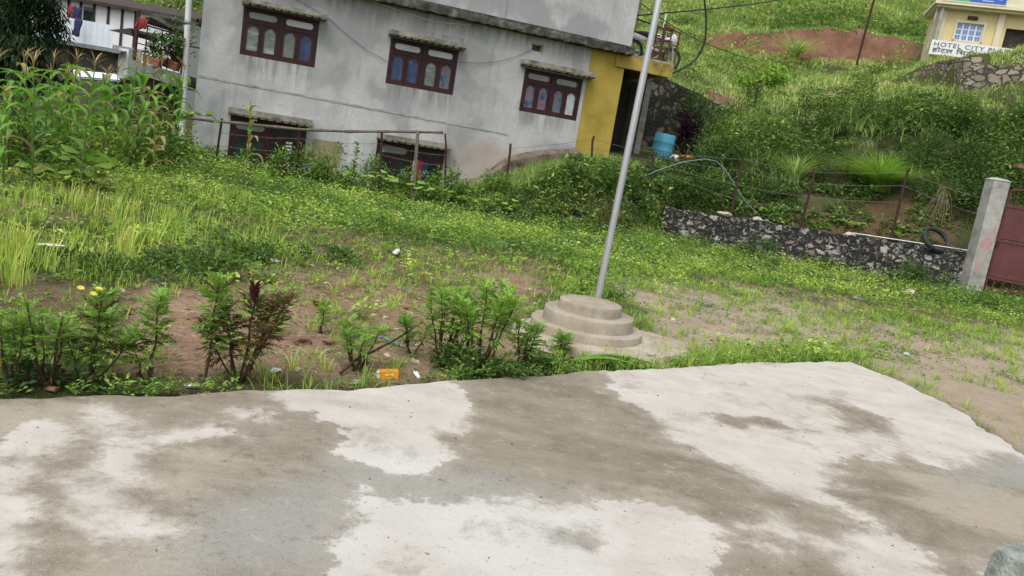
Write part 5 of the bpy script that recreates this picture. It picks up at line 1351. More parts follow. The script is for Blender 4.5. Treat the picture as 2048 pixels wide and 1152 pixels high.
# ------------------------------------------------------------------ grass and weeds of the field (nobody could count them)
def field_points(n, x0, x1, y0, y1):
    return rng.uniform(x0, x1, n), rng.uniform(y0, y1, n)
def inslab(x, y, m=0.0): return sdist(x, y, SLABPOLY) > -m
def inplinth(x, y): return np.hypot(x - FLAG.x, y - FLAG.y) < .60
def tufts(fo, cx, cy, nper, spread, h0, h1, w, t0, t1, seg=2, bmin=.15, bmax=.8):
    n = len(cx)
    if n == 0: return
    nb = rng.integers(nper[0], nper[1] + 1, n); idx = np.repeat(np.arange(n), nb); N = len(idx)
    hh = rng.uniform(h0, h1, n)[idx] * rng.uniform(.55, 1.1, N)
    a = rng.uniform(0, 6.28, N); r = np.abs(rng.normal(0, spread, N))
    x = cx[idx] + r * np.cos(a); y = cy[idx] + r * np.sin(a)
    az = a + rng.normal(0, .7, N)
    P = np.stack([x, y, ground_z(x, y) - .01], 1)
    tt = rng.uniform(t0, t1, n)[idx] + rng.normal(0, .09, N)
    fo.blades(P, hh, w * rng.uniform(.7, 1.3, N), az, rng.uniform(bmin, bmax, N), tt, seg)
fo = Fol()
# thick yellow green grass
x, y = field_points(75000, -13, 13.5, 4.2, 21)
u, v, bm_, sm_, nr_ = field_density(x, y)
a_ = x / y
inview = (u > -150) & (u < 2200) & (v > 250)
patch = fbm(x, y, .55, 71, 4)
far_ = sstep(16.0, 18.5, y + (fbm(x, y, 1, 3) - .5) * 2)
dens = (1 - np.maximum(bm_, sm_)) * (.28 + .72 * sstep(.42, .58, patch)) * (1 - .30 * far_ * (1 - sstep(0, 4, x)))
left = sstep(600, 200, u) * sstep(540, 470, v)
keep = inview & (rng.random(len(x)) < dens * np.where(x < -1, .62, .78)) & ~inslab(x, y, .05) & ~inplinth(x, y) & (ground_z(x, y) < .5)
tufts(fo, x[keep], y[keep], (5, 9), .045, .05, .145, .0064, .24, .80)
# tall pale clumps at the left
x, y = field_points(5000, -9, 0, 5.5, 13); u, v, bm_, sm_, nr_ = field_density(x, y)
k = (u > -60) & (u < 560) & (v > 400) & (v < 600) & (bm_ < .4) & (fbm(x, y, .9, 33) > .54) & (rng.random(len(x)) < .22)
tufts(fo, x[k], y[k], (7, 12), .06, .20, .40, .008, .5, .95, 3, .1, .5)
k = (u > -60) & (u < 150) & (v > 500) & (v < 640) & (rng.random(len(x)) < .25)
tufts(fo, x[k], y[k], (7, 12), .06, .26, .46, .008, .5, .95, 3, .1, .5)
# sparse tufts on the bare soil and on the sand
x, y = field_points(9000, -8, 13, 4.2, 16); u, v, bm_, sm_, nr_ = field_density(x, y)
ed = -sdist(x, y, SLABPOLY)
cl = fbm(x, y, 1.6, 81)
d = np.where(bm_ > .5, .10 + .30 * (cl > .54), 0) + np.where(sm_ > .5, .16 + .60 * (cl > .52), 0)
band = (u > 1150) & (u < 1860) & (ed > .0) & (ed < .55) & (nr_ < .6)
d = np.where(band, .95, d); d = np.where(nr_ > .5, .06, d)
keep = (rng.random(len(x)) < d) & ~inslab(x, y, .01) & ~inplinth(x, y) & (u > -80) & (u < 2200)
tufts(fo, x[keep], y[keep], (9, 19), .035, .09, .22, .006, .25, .8, 2, .3, 1.0)
x, y = field_points(1500, 0.3, 6, 5.2, 9.5); u, v, bm_, sm_, nr_ = field_density(x, y); ed = -sdist(x, y, SLABPOLY)
k = (u > 1230) & (u < 1880) & (ed > .03) & (ed < .42 + .25 * (cl[:1500] > .5)) & ~inplinth(x, y)
tufts(fo, x[k], y[k], (10, 18), .05, .10, .23, .006, .2, .7, 2, .3, 1.0)
o = fo.build('field_grass', GRASS); tag(o, 'yellow green grass in tufts over the yard field', 'grass', None, 'stuff')

fo = Fol()          # low broad leaved weeds
x, y = field_points(60000, -14, 13.5, 5.0, 21)
u, v, bm_, sm_, nr_ = field_density(x, y)
patch = fbm(x, y, .6, 91, 4)
far_ = sstep(10.0, 14.0, y + (fbm(x, y, .8, 4) - .5) * 3)
dens = (1 - np.maximum(bm_ * .92, sm_)) * np.clip(.22 + far_ * .85 + sstep(.54, .62, patch) * .8, 0, 1) * .36 * (1 - .62 * sstep(1.0, 4.0, x) * (1 - sstep(9.0, 11, x)))
keep = (u > -150) & (u < 2200) & (v > 250) & (rng.random(len(x)) < dens) & ~inslab(x, y, .05) & ~inplinth(x, y) & (ground_z(x, y) < .6)
cx, cy = x[keep], y[keep]; n = len(cx); hgt = (.06 + .20 * far_[keep] * rng.random(n) + .12 * sstep(.55, .66, patch[keep])); tn = np.clip(rng.uniform(.0, .55, n) + 1.5 * (fbm(cx, cy, .9, 140, 3) - .38), .02, .95)
nl = 11; idx = np.repeat(np.arange(n), nl); N = len(idx)
r = np.abs(rng.normal(0, .07, N)); a = rng.uniform(0, 6.28, N)
P = np.stack([cx[idx] + r * np.cos(a), cy[idx] + r * np.sin(a), np.zeros(N)], 1)
P[:, 2] = ground_z(P[:, 0], P[:, 1]) + rng.uniform(.1, 1, N) * hgt[idx]
d = np.stack([np.cos(a), np.sin(a), rng.uniform(-.25, .7, N)], 1)
fo.leaves(P, unit(d), rng.uniform(.035, .075, N), rng.uniform(.022, .045, N), tn[idx] + rng.normal(0, .12, N))
o = fo.build('field_weeds', WEED); tag(o, 'low broad leaved weeds covering the far half of the field', 'weeds', None, 'stuff')
fo = Fol()
k = rng.choice(n, min(n, 700), replace=False); k = k[(far_[keep][k] > .3)]
P = np.stack([cx[k], cy[k], ground_z(cx[k], cy[k]) + hgt[k] + .05], 1)
for q in range(5):
    a = q * 1.2566; dd = np.tile(np.array([[math.cos(a), math.sin(a), .25]]), (len(k), 1)); fo.leaves(P, unit(dd), .022, .018, rng.random(len(k)))
o = fo.build('weed_flowers', WHITEP); tag(o, 'tiny white flowers dotted over the weeds', 'flowers', None, 'stuff')

# creeping plants, crumbs of soil and pebbles on the bare ground
fo = Fol()
x, y = field_points(5200, -6, 9, 4.0, 12); u, v, bm_, sm_, nr_ = field_density(x, y)
k = ((bm_ > .4) | (sm_ > .4)) & (fbm(x, y, 1.2, 55) > .50) & ~inslab(x, y, .02) & ~inplinth(x, y) & (nr_ < .5); cx, cy = x[k], y[k]; n = len(cx)
idx = np.repeat(np.arange(n), 12); N = len(idx); a = rng.uniform(0, 6.28, N); r = np.abs(rng.normal(0, .06, N))
P = np.stack([cx[idx] + r * np.cos(a), cy[idx] + r * np.sin(a), np.zeros(N)], 1); P[:, 2] = ground_z(P[:, 0], P[:, 1]) + rng.uniform(.008, .05, N)
fo.leaves(P, unit(np.stack([np.cos(a), np.sin(a), rng.uniform(-.1, .5, N)], 1)), rng.uniform(.018, .042, N), rng.uniform(.010, .022, N), rng.uniform(.0, .55, n)[idx] + rng.normal(0, .1, N))
# weeds hugging the rim of the concrete
t_ = rng.uniform(0.25, 1, 900); e_ = polyl(FRONT, t_); e_[:, 1] += np.abs(rng.normal(0, .10, 900)) + .05; e_[:, 0] -= .03
u_, _v = pix(np.stack([e_[:, 0], e_[:, 1], np.zeros(900)], 1)); kk = (rng.random(900) < np.where(u_ < 480, .40, np.where(u_ < 850, .14, np.where(u_ < 1180, .8, .25))) * (.4 + 1.2 * (vnoise(e_[:, 0], e_[:, 1], 2.3, 12) > .45))); e_ = e_[kk]; n = len(e_)
idx = np.repeat(np.arange(n), 10); N = len(idx); a = rng.uniform(0, 6.28, N); r = np.abs(rng.normal(0, .04, N))
P = np.stack([e_[idx, 0] + r * np.cos(a), e_[idx, 1] + r * np.abs(np.sin(a)), rng.uniform(.01, .09, N)], 1)
fo.leaves(P, unit(np.stack([np.cos(a), np.sin(a), rng.uniform(0, .8, N)], 1)), rng.uniform(.02, .05, N), rng.uniform(.01, .022, N), rng.uniform(.05, .7, n)[idx] + rng.normal(0, .1, N))
o = fo.build('creeping_weeds', WEED); tag(o, 'small creeping weeds on the bare soil and along the concrete rim', 'weeds', None, 'stuff')
b = MB()
x, y = field_points(4000, -6, 10, 3.8, 12.5); u, v, bm_, sm_, nr_ = field_density(x, y)
k = (bm_ + sm_ > .4) & (u > -50) & (u < 2100) & ~inslab(x, y, .0)
zz = ground_z(x, y)
for i in np.nonzero(k)[0][:1500]:
    b.mi = rnd.choice((0, 1, 1, 2)); r_ = rnd.uniform(.005, .016) if rnd.random() < .93 else rnd.uniform(.02, .038)
    b.blob((x[i], y[i], zz[i] + r_ * .3), r_, int(i), .4, 1, (1.2, .9, .6))
x, y = field_points(260, -4, 4, 2.6, 7.5); k = inslab(x, y, -.1)
for i in np.nonzero(k)[0]:
    b.mi = rnd.choice((0, 1, 2)); r_ = rnd.uniform(.003, .008) ; b.blob((x[i], y[i], SLABZ + r_ * .3), r_, int(i), .4, 1, (1.2, .9, .7))
o = b.build('gravel', [BRICK, PALE, STONEG], fix=False); tag(o, 'scattered pebbles and crumbs of soil', 'gravel', None, 'stuff')
fo = Fol(); x, y = field_points(2200, -5, 7, 3.6, 11); u, v, bm_, sm_, nr_ = field_density(x, y); k = (bm_ + sm_ > .3) & ~inslab(x, y, .0); x, y = x[k], y[k]; n = len(x); a = rng.uniform(0, 6.28, n)
fo.leaves(np.stack([x, y, ground_z(x, y) + .012], 1), unit(np.stack([np.cos(a), np.sin(a), rng.uniform(-.05, .12, n)], 1)), rng.uniform(.03, .14, n), .006, rng.random(n), 0.1)
x, y = field_points(160, -4, 4, 2.4, 7.5); k = inslab(x, y, -.1); x, y = x[k], y[k]; n = len(x); a = rng.uniform(0, 6.28, n)
fo.leaves(np.stack([x, y, np.full(n, SLABZ + .006)], 1), unit(np.stack([np.cos(a), np.sin(a), np.full(n, .02)], 1)), rng.uniform(.012, .035, n), .006, rng.random(n) * .4, 0.1)
o = fo.build('dry_straw_litter', DRYST); tag(o, 'bits of dry straw lying on the soil', 'straw', None, 'stuff')

# ------------------------------------------------------------------ the row of feathery leaved plants along the yard
def feathery(fo, O, d, L, tint, pairs=6):
    """pinnate leaves: O (n,3) origins, d (n,3) directions, L (n,)"""
    n = len(O)
    up = np.tile(np.array([[0, 0, 1.0]]), (n, 1)); sd = unit(np.cross(d, up)); nm = np.cross(sd, d)
    for k in range(pairs + 1):
        t = .12 + .88 * k / pairs
        base = O + d * (L * t)[:, None] - nm * (L * .22 * t * t)[:, None]
        ll = L * (.46 - .18 * abs(t - .5)) * rng.uniform(.8, 1.15, n)
        if k == pairs:
            fo.leaves(base, unit(d - nm * .3), ll * .9, ll * .31, tint + rng.normal(0, .05, n), .15, nm)
        else:
            for sgn in (-1, 1):
                fo.leaves(base, unit(d * .65 + sd * sgn * .8 - nm * .15 + rng.normal(0, .16, (n, 3))), ll, ll * .31, tint + rng.normal(0, .05, n), .15, nm)
def marigold(label, u, v, top_v, stems, leafy=(.35, 1.0), tint=(.5, 1.0), leafL=.10, density=24, thin=.74, dry=0.0, loc=None, flower=False):
    p = Vector(loc) if loc else on_ground(u, v)
    Hh = (D(u, top_v, p.y) - p).length if top_v else .5
    t = thing('marigold_plant', label, 'plant', p, group=None)
    b = MB(); fo = Fol()
    for (ang, spread, hf, start) in stems:
        h = Hh * hf; r_ = spread * Hh
        pts = []
        for k in range(7):
            s_ = k / 6; rr = r_ * (s_ ** .7) if start == 0 else start * Hh * min(1, s_ * 3) + r_ * s_
            pts.append(Vector((math.cos(ang) * rr + .006 * math.sin(k * 1.9 + ang * 3), math.sin(ang) * rr * .8 + .006 * math.sin(k * 2.3), h * s_ - .02)))
        b.tube(pts, [.0082 * (1 - .6 * k / 6) * (1.25 if hf > .8 else .85) for k in range(7)], 6)
        m_ = max(6, int(density * hf * thin))
        for k in range(m_):
            s_ = leafy[0] + (leafy[1] - leafy[0]) * ((k + rng.random()) / m_) ** .62
            q = s_ * 6; i = min(5, int(q)); c = pts[i].lerp(pts[i + 1], q - i)
            nn = 3; a = rng.uniform(0, 6.28) + np.arange(nn) * 6.28 / nn
            el = (.25 + 1.1 * max(0, s_ - .6) / .4) + rng.normal(0, .28, nn)
            d = unit(np.stack([np.cos(a), np.sin(a), el], 1))
            L = leafL * (.65 + .5 * rng.random(nn)) * (1.05 if .45 < s_ < .9 else .8)
            tt = tint[0] + (tint[1] - tint[0]) * np.clip(s_ + rng.normal(0, .12), 0, 1)
            if rng.random() < dry + .10 * (s_ < .5): tt = rng.uniform(0, .2)
            feathery(fo, np.tile(np.array(c)[None], (nn, 1)), d, L * 1.12, np.full(nn, tt), 6)
        nd = 5                                               # shrivelled leaves left hanging low on the stem
        for k in range(nd):
            s_ = rng.uniform(.12, leafy[0] + .1); q = s_ * 6; i = min(5, int(q)); c = np.array(pts[i].lerp(pts[i + 1], q - i)); a = rng.uniform(0, 6.28, 3)
            fo.leaves(np.tile(c[None], (3, 1)), unit(np.stack([np.cos(a) * .5, np.sin(a) * .5, np.full(3, -.8)], 1)), rng.uniform(.025, .05, 3), .012, rng.uniform(0, .2, 3))
    b.build('stem', STEM, t, smooth=True); fo.build('foliage', MARI, t)
    if flower:
        bb = MB()
        for dx, dz in ((-.02, .02), (.05, .0), (.075, .03)): bb.blob((dx - .03, -.03, Hh + dz - .01), .022, 4, .5, 2, (1.2, 1, .6))
        bb.build('flower', YPETAL, t)
    return t
sp = lambda n, s0=.12, h0=.7, st=0, a0=0.0: [(a0 + k * 6.28 / n + rnd.uniform(-.4, .4), s0 * rnd.uniform(.6, 1.3), h0 + (1 - h0) * rnd.random(), st) for k in range(n)]
marigold('dense feathery plant with crowded stems at the left edge of the frame', 25, 782, 600, sp(3, .16, .75), (.40, 1), (.40, .85), .09, 13)
marigold('feathery plant with many stems just right of the plant at the left edge', 95, 776, 590, sp(4, .22, .72, 0, .8), (.48, 1), (.40, .9), .08, 11)
marigold('feathery plant topped by a pale yellow flower', 172, 772, 578, [(0.2, .10, 1.0, 0), (2.9, .22, .55, .05), (.4, .35, .6, .06), (1.4, .2, .7, .03)], (.34, 1), (.40, .85), .095, 22, dry=.08, flower=True)
marigold('single stemmed conical feathery plant second from the yellow flower', 296, 772, 583, [(0.6, .05, 1.0, 0), (2.8, .20, .48, .04)], (.30, 1), (.40, .95), .09, 28)
marigold('tall slim feathery plant with blackened lower leaves', 408, 775, 553, [(1.2, .06, 1.0, 0)], (.30, 1), (.40, 1.0), .09, 32, dry=.12)
marigold('bushy feathery plant with brown withered leaves and a dark red tip', 478, 768, 575, [(1.0, .10, .95, 0), (.1, .38, 1.0, .02), (2.9, .22, .85, .03), (.5, .26, .88, .02), (4.0, .18, .72, .04), (5.5, .3, .7, .05), (3.4, .36, .62, .04)], (.42, 1), (.10, .55), .085, 18, dry=.60)
p = on_ground(478, 768); tip = D(508, 590, p.y)
fo = Fol(); n = 60; a = rng.uniform(0, 6.28, n); fo.leaves(np.array([[0, 0, 0.]] * n) + np.stack([0 * a, 0 * a, rng.uniform(-.05, .04, n)], 1), unit(np.stack([np.cos(a) * .6, np.sin(a) * .6, np.full(n, 1.0)], 1)), rng.uniform(.05, .09, n), .012, rng.random(n))
o = fo.build('withered_flower', leafmat('withered_red', [(0, (.05, .012, .012)), (1, (.14, .04, .035))], .1), bpy.data.objects[[q.name for q in bpy.data.objects if q.get('label', '').startswith('bushy feathery plant with brown')][0]], loc=tip - p)
marigold('small spreading feathery plant with a lying branch behind the orange carton', 712, 742, 640, sp(5, .34, .75, .05), (.5, 1), (.45, .9), .075, 12)
marigold('sparse thin feathery sprig rising from a bent lying branch', 822, 715, 622, sp(3, .30, .7, .04), (.45, 1), (.45, .85), .075, 14)
marigold('large feathery plant with many bare lower stems left of the plinth', 955, 752, 568, sp(8, .24, .72, .06, .3), (.50, 1), (.46, 1.0), .095, 17)
marigold('tall feathery plant leaning in front of the bare soil left of the largest one', 885, 735, 570, sp(6, .20, .8, .04, .9), (.46, 1), (.46, .95), .085, 14)
marigold('medium feathery plant between the plinth and the largest feathery plant', 1040, 742, 635, sp(4, .16, .72, .03), (.42, 1), (.42, .85), .075, 14)
marigold('low feathery seedling close to the left foot of the plinth', 1120, 712, 660, sp(3, .18, .7), (.2, 1), (.5, .9), .075, 14)
marigold('tiny feathery seedling alone on the bare soil', 640, 668, 615, [(0, .05, 1, 0)], (.3, 1), (.45, .8), .06, 14)
for label, pts in (('bare brown branch lying on the soil behind the orange carton', [(680, 752), (706, 742), (745, 735), (790, 722), (838, 700)]), ('forked dead branch lying by the largest feathery plant', [(862, 728), (900, 700), (940, 672), (975, 648)])):
    b = MB(); b.tube([on_ground(*q) + Vector((0, 0, .02 + .05 * k)) for k, q in enumerate(pts)], [.012, .011, .010, .008, .006][:len(pts)], 6); o = b.build('dead_branch', STEM, smooth=True); tag(o, label, 'branch')

def shrub(name, label, cat, p, rx, ry, h, n, ls, mat, tint=(.2, .9), group=None, K=14, low=.05, stems=5, aspect=.5):
    t = thing(name, label, cat, p, group=group)
    fo = Fol()
    c = np.stack([rng.normal(0, .48, K), rng.normal(0, .48, K), rng.uniform(low, .88, K)], 1); c[:, :2] *= np.sqrt(np.clip(1.15 - c[:, 2:3] ** 2 * .8, .1, 1))
    idx = rng.integers(0, K, n); q = c[idx] + rng.normal(0, .17, (n, 3)); q[:, 2] = np.abs(q[:, 2])
    P = q * np.array([rx, ry, h]); out = unit(q * np.array([1, 1, .6]) - np.array([0, 0, .2]))
    d = unit(out + rdir(n, -.5, .7) * .9)
    ct = rng.uniform(-.18, .18, K)
    tt = tint[0] + (tint[1] - tint[0]) * rng.random(n) + ct[idx]
    fo.leaves(P, d, ls * rng.uniform(.6, 1.3, n), ls * aspect * rng.uniform(.7, 1.2, n), tt)
    fo.build('foliage', mat, t)
    if stems:
        b = MB()
        for k in range(stems):
            e = c[k % K] * np.array([rx, ry, h]); b.tube([(0, 0, -.1), (e[0] * .4, e[1] * .4, e[2] * .5), tuple(e)], [.012 * (1 + h), .008 * (1 + h), .004], 5)
        b.build('stem', STEM, t)
    return t
def at_ground(u, v): return on_ground(u, v)
# low leafy clumps in the field and at its rim
shrub('dark_weed_clump', 'dark green weed clump on the bare field, larger and nearer of the pair', 'weed', on_ground(392, 545), .52, .35, .22, 1500, .055, DARKLEAF, (.15, .75), K=20, stems=0)
shrub('dark_weed_clump', 'dark green weed clump behind and right of the larger one on the field', 'weed', on_ground(472, 518), .46, .3, .20, 1200, .055, DARKLEAF, (.15, .75), K=18, stems=0)
shrub('dark_weed_clump', 'flat dull weed clump left of the two dark clumps', 'weed', on_ground(245, 548), .65, .3, .14, 900, .05, DARKLEAF, (.1, .6), K=18, stems=0)
shrub('dark_weed_clump', 'small dark weed clump near the white plastic scrap', 'weed', on_ground(690, 528), .3, .22, .18, 600, .05, DARKLEAF, (.1, .7), K=12, stems=0)
shrub('leafy_bush', 'round leafed green bush at the yard rim below the largest feathery plant', 'bush', on_ground(930, 752), .26, .16, .20, 750, .05, DARKLEAF, (.25, .8), K=14)
shrub('leafy_bush', 'low creeping leafy bush on the yard rim left of the palm leaf', 'bush', on_ground(1085, 742), .30, .12, .10, 600, .045, DARKLEAF, (.25, .85), K=14, stems=3)
shrub('leafy_bush', 'dark undergrowth bush under the feathery plants at the left edge', 'bush', on_ground(60, 772), .34, .12, .11, 260, .06, DARKLEAF, (.05, .6), K=18)
shrub('leafy_bush', 'grey green leafy bush at the foot of the retaining wall middle', 'bush', on_ground(1520, 520), .5, .3, .42, 900, .065, DARKLEAF, (.1, .7), K=16)
shrub('leafy_bush', 'small leafy bush at the left end of the retaining wall', 'bush', on_ground(1395, 498), .40, .25, .35, 600, .06, DARKLEAF, (.1, .75), K=12)
shrub('leafy_bush', 'small bush sprouting against the retaining wall right of the grey green one', 'bush', on_ground(1640, 540), .35, .2, .30, 500, .06, DARKLEAF, (.1, .75), K=12)
for lb, (u, v, Y) in (('climbing plant hanging over the top of the dark terrace wall', (1392, 205, 25.7)), ('climbing plant covering the dark terrace wall above the purple shrub', (1402, 250, 25.6)), ('leafy plant at the right foot of the dark terrace wall', (1412, 292, 24.6))):
    shrub('climbing_plant', lb, 'plant', D(u, v + 22, Y), .42, .25, .75, 700, .085, DARKLEAF, (.05, .7), K=12, stems=3)
shrub('leafy_bush', 'leafy bush climbing the right end of the retaining wall', 'bush', on_ground(1830, 570), .8, .35, .50, 1300, .07, DARKLEAF, (.1, .75), K=18)
shrub('leafy_bush', 'low leafy bush at the foot of the gate pillar', 'bush', on_ground(1960, 615), .9, .4, .35, 1700, .06, WEED, (.1, .7), K=20)
shrub('leafy_bush', 'low leafy bush in front of the metal gate', 'bush', on_ground(2050, 640), .8, .5, .35, 1500, .06, WEED, (.1, .7), K=20)

# tall weeds along the foot of the house
FW = 'tall weeds along the foot of the grey house'
labs = 'tall leafy weed growing against the foot of the grey house'
for k, (u, v, w, h) in enumerate(((560, 350, .7, .75), (610, 352, .75, .85), (655, 358, .7, 1.05), (700, 372, .45, .6), (745, 375, .75, .95), (795, 380, .7, .85), (850, 388, .8, .9), (905, 372, .4, .9), (930, 400, .6, .6), (985, 405, .7, .65), (480, 350, .6, .5), (420, 345, .5, .45), (640, 380, .6, .4), (880, 400, .5, .5))):
    p = G(u, v - 2, .0); Y = min(p.y, {True: 17.2, False: 17.9}[u < 700] + (0.6 if u > 850 else 0)); q = D(u, v, Y); q.z = gz(q.x, q.y)
    shrub('tall_weed', labs, 'weed', q, w * .62, w * .5, h * .80, int(900 * w), .10, WEED, (.02, .62), FW, K=14, aspect=.42)
t = thing('marigold_plant', 'slim upright young plant standing before the grey wall between two lower windows', 'plant', D(702, 372, 17.2))
b = MB(); b.tube([(0, 0, -.1), (.01, 0, .5), (.03, 0, .95)], [.012, .009, .004], 6); b.build('stem', STEM, t)
fo = Fol(); n = 120; s_ = rng.uniform(.1, 1, n); a = rng.uniform(0, 6.28, n); fo.leaves(np.stack([.03 * s_, 0 * s_, .95 * s_], 1), unit(np.stack([np.cos(a), np.sin(a), .5 + 0 * a], 1)), .10, .03, rng.uniform(.2, .7, n)); fo.build('foliage', WEED, t)

def bigleaf_plant(label, pts, size, group=None, cat='gourd vine', mat=WEED, tint=(.45, .8)):
    p0 = Vector(pts[0]); t = thing('gourd_vine', label, cat, p0, group=group); fo = Fol(); b = MB(); cen = []
    for q in pts:
        c = np.array(Vector(q) - p0)
        for k in range(1):
            nx = 9; az = rng.uniform(0, 6.28); ti = rng.uniform(.15, .6); L = size * rng.uniform(.7, 1.2)
            ang = np.linspace(-2.6, 2.6, nx); rr = L * (.5 + .06 * np.cos(ang * 5))
            ring = np.stack([rr * np.cos(ang), rr * np.sin(ang), -.18 * np.abs(np.sin(ang)) * L], 1)
            Rz = np.array(Matrix.Rotation(az, 3, 'Z') @ Matrix.Rotation(ti, 3, 'Y')); V = np.concatenate([[[0, 0, 0]], ring]) @ Rz.T + c
            fo.raw(V[None], [(0, i + 1, i + 2) for i in range(nx - 1)], np.array([rng.uniform(*tint)]))
            cen.append((c[0], c[1] + .02, c[2] - .04))
    fo.build('foliage', mat, t); b.tube(sorted(cen), .008, 5); b.build('stem', GSTEM, t); return t
def scatter_big(uvs, Y, dz=.0, jit=.12, per=3):
    out = []
    for u, v in uvs:
        for k in range(per):
            q = D(u + rnd.uniform(-16, 16), v + rnd.uniform(-9, 9), Y + rnd.uniform(-.3, .3)); out.append(q)
    return out
bigleaf_plant('broad leaved gourd vine sprawling in front of the maize', scatter_big([(120, 345), (150, 330), (185, 345), (90, 335), (60, 330), (200, 318), (170, 360), (130, 300), (60, 360)], 11.3), .26)
bigleaf_plant('broad leaved gourd vine at the foot of the bank below the steps', scatter_big([(930, 395), (965, 402), (990, 392), (1010, 412), (1040, 405), (900, 385)], 17.6), .22)
bigleaf_plant('broad leaved gourd vine under the second lower window', scatter_big([(700, 345), (730, 352), (780, 360), (830, 365), (860, 372), (760, 350)], 17.1), .20)
bigleaf_plant('vine of heart shaped leaves creeping along the bamboo rail', scatter_big([(360, 226), (385, 228), (410, 231), (432, 233), (345, 222)], 16.45, per=3), .15)

# ------------------------------------------------------------------ the maize
def maize(label, p, H_, seed, group=None, dryness=.12, nl=11, tassel=True, name='maize_plant'):
    r_ = random.Random(seed)
    t = thing(name, label, 'maize', p, group=group)
    lean = (r_.uniform(-.06, .06), r_.uniform(-.06, .06))
    def ax(s_): return Vector((lean[0] * s_ * s_ * H_, lean[1] * s_ * s_ * H_, H_ * s_))
    b = MB(); b.tube([ax(k / 6) + Vector((0, 0, -.03)) for k in range(7)], [.017 * (1 - .62 * k / 6) for k in range(7)], 7); b.build('stalk', GSTEM, t, smooth=True)
    fo = Fol(); a0 = r_.uniform(0, 6.28)
    for k in range(nl):
        s_ = .12 + .74 * (k + r_.uniform(-.2, .2)) / (nl - 1); o_ = ax(s_)
        a = a0 + (k % 2) * math.pi + r_.uniform(-.5, .5); L = H_ * r_.uniform(.30, .44) * (1 - .35 * abs(s_ - .5)); el = r_.uniform(.8, 1.2)
        pts = []; x = 0; z = 0; ang = el
        m_ = 9
        drp = r_.uniform(1.4, 3.1)
        for i in range(m_):
            pts.append((o_.x + math.cos(a) * x, o_.y + math.sin(a) * x, o_.z + z)); x += L / m_ * math.cos(ang); z += L / m_ * math.sin(ang); ang -= drp / m_
        w = [.088 * math.sin(math.pi * (.12 + .88 * i / (m_ - 1))) ** .7 + .004 for i in range(m_)]
        tint = r_.uniform(0, .25) if (r_.random() < dryness * (2.2 if s_ < .35 else .6)) else r_.uniform(.4, 1.0)
        fo.strip(pts, w, tint)
    fo.build('leaf', CORNL, t, smooth=True)
    if tassel:
        fo = Fol(); top = ax(1.0); n = 11
        a = np.array([r_.uniform(0, 6.28) for _ in range(n)]); bd = np.array([r_.uniform(.25, 1.1) for _ in range(n)])
        P = np.tile(np.array(top)[None], (n, 1)) + np.stack([0 * a, 0 * a, np.array([r_.uniform(-.05, .05) for _ in range(n)])], 1)
        fo.blades(P, np.array([r_.uniform(.2, .34) for _ in range(n)]), .014, a, bd, np.array([r_.random() for _ in range(n)]), 4); fo.build('tassel', TASSEL, t)
    return t
CG = 'maize plants of the patch left of the grey house'
cl_ = 'green maize plant with arching leaves in the dense patch left of the grey house'
spots = [(15, 345, 11.6), (45, 330, 12.4), (62, 392, 10.4), (85, 330, 12.8), (110, 340, 12.2), (135, 325, 13.4), (160, 395, 10.9), (178, 330, 13.0), (205, 335, 13.2), (228, 330, 14.0), (250, 330, 13.6), (270, 335, 14.0), (288, 332, 14.8), (300, 340, 14.0), (318, 336, 15.2), (335, 334, 14.6), (30, 320, 13.6), (100, 315, 14.6), (150, 315, 15.0), (200, 315, 15.4), (240, 318, 15.6), (280, 320, 16.0), (5, 370, 10.8), (70, 318, 14.4), (-25, 350, 11.6), (345, 338, 15.6), (120, 318, 13.8), (215, 320, 14.6)]
tops = {3: 92, 2: 100, 9: 110, 10: 90}
for k, (u, v, Y) in enumerate(spots):
    q = D(u, v, Y); q.z = gz(q.x, q.y)
    vt = rnd.uniform(118, 172) if k not in tops else tops[k] + 35
    maize(cl_, q, max(1.0, D(u + 6, vt, Y).z - q.z), 100 + k, CG, .10 if k % 4 else .25, 12, rnd.random() < .7)
maize('lone maize plant with yellowing drooping leaves before the first lower window', (lambda q: Vector((q.x, q.y, gz(q.x, q.y))))(D(492, 345, 16.4)), 1.55, 777, None, .45, 8, False)
maize('dead straw coloured maize stalk at the right end of the maize patch', (lambda q: Vector((q.x, q.y, gz(q.x, q.y))))(D(308, 345, 13.4)), 1.25, 778, None, 3.0, 9, False)
b_ = 'leafy bush filling the gaps between the maize plants'
for k, (u, v, Y) in enumerate(((20, 350, 13), (80, 340, 13.8), (140, 335, 14.4), (200, 335, 15), (260, 335, 15.5), (310, 340, 15.8), (355, 345, 16.2), (50, 370, 11.6), (250, 350, 13.5), (330, 350, 14.6), (-20, 360, 12), (110, 365, 12.2))):
    q = D(u, v, Y); q.z = gz(q.x, q.y)
    shrub('undergrowth_bush', b_, 'bush', q, .75, .6, rnd.uniform(.45, .85), 700, .10, DARKLEAF if k % 2 else WEED, (.25, .9), 'bushes among the maize', K=16)

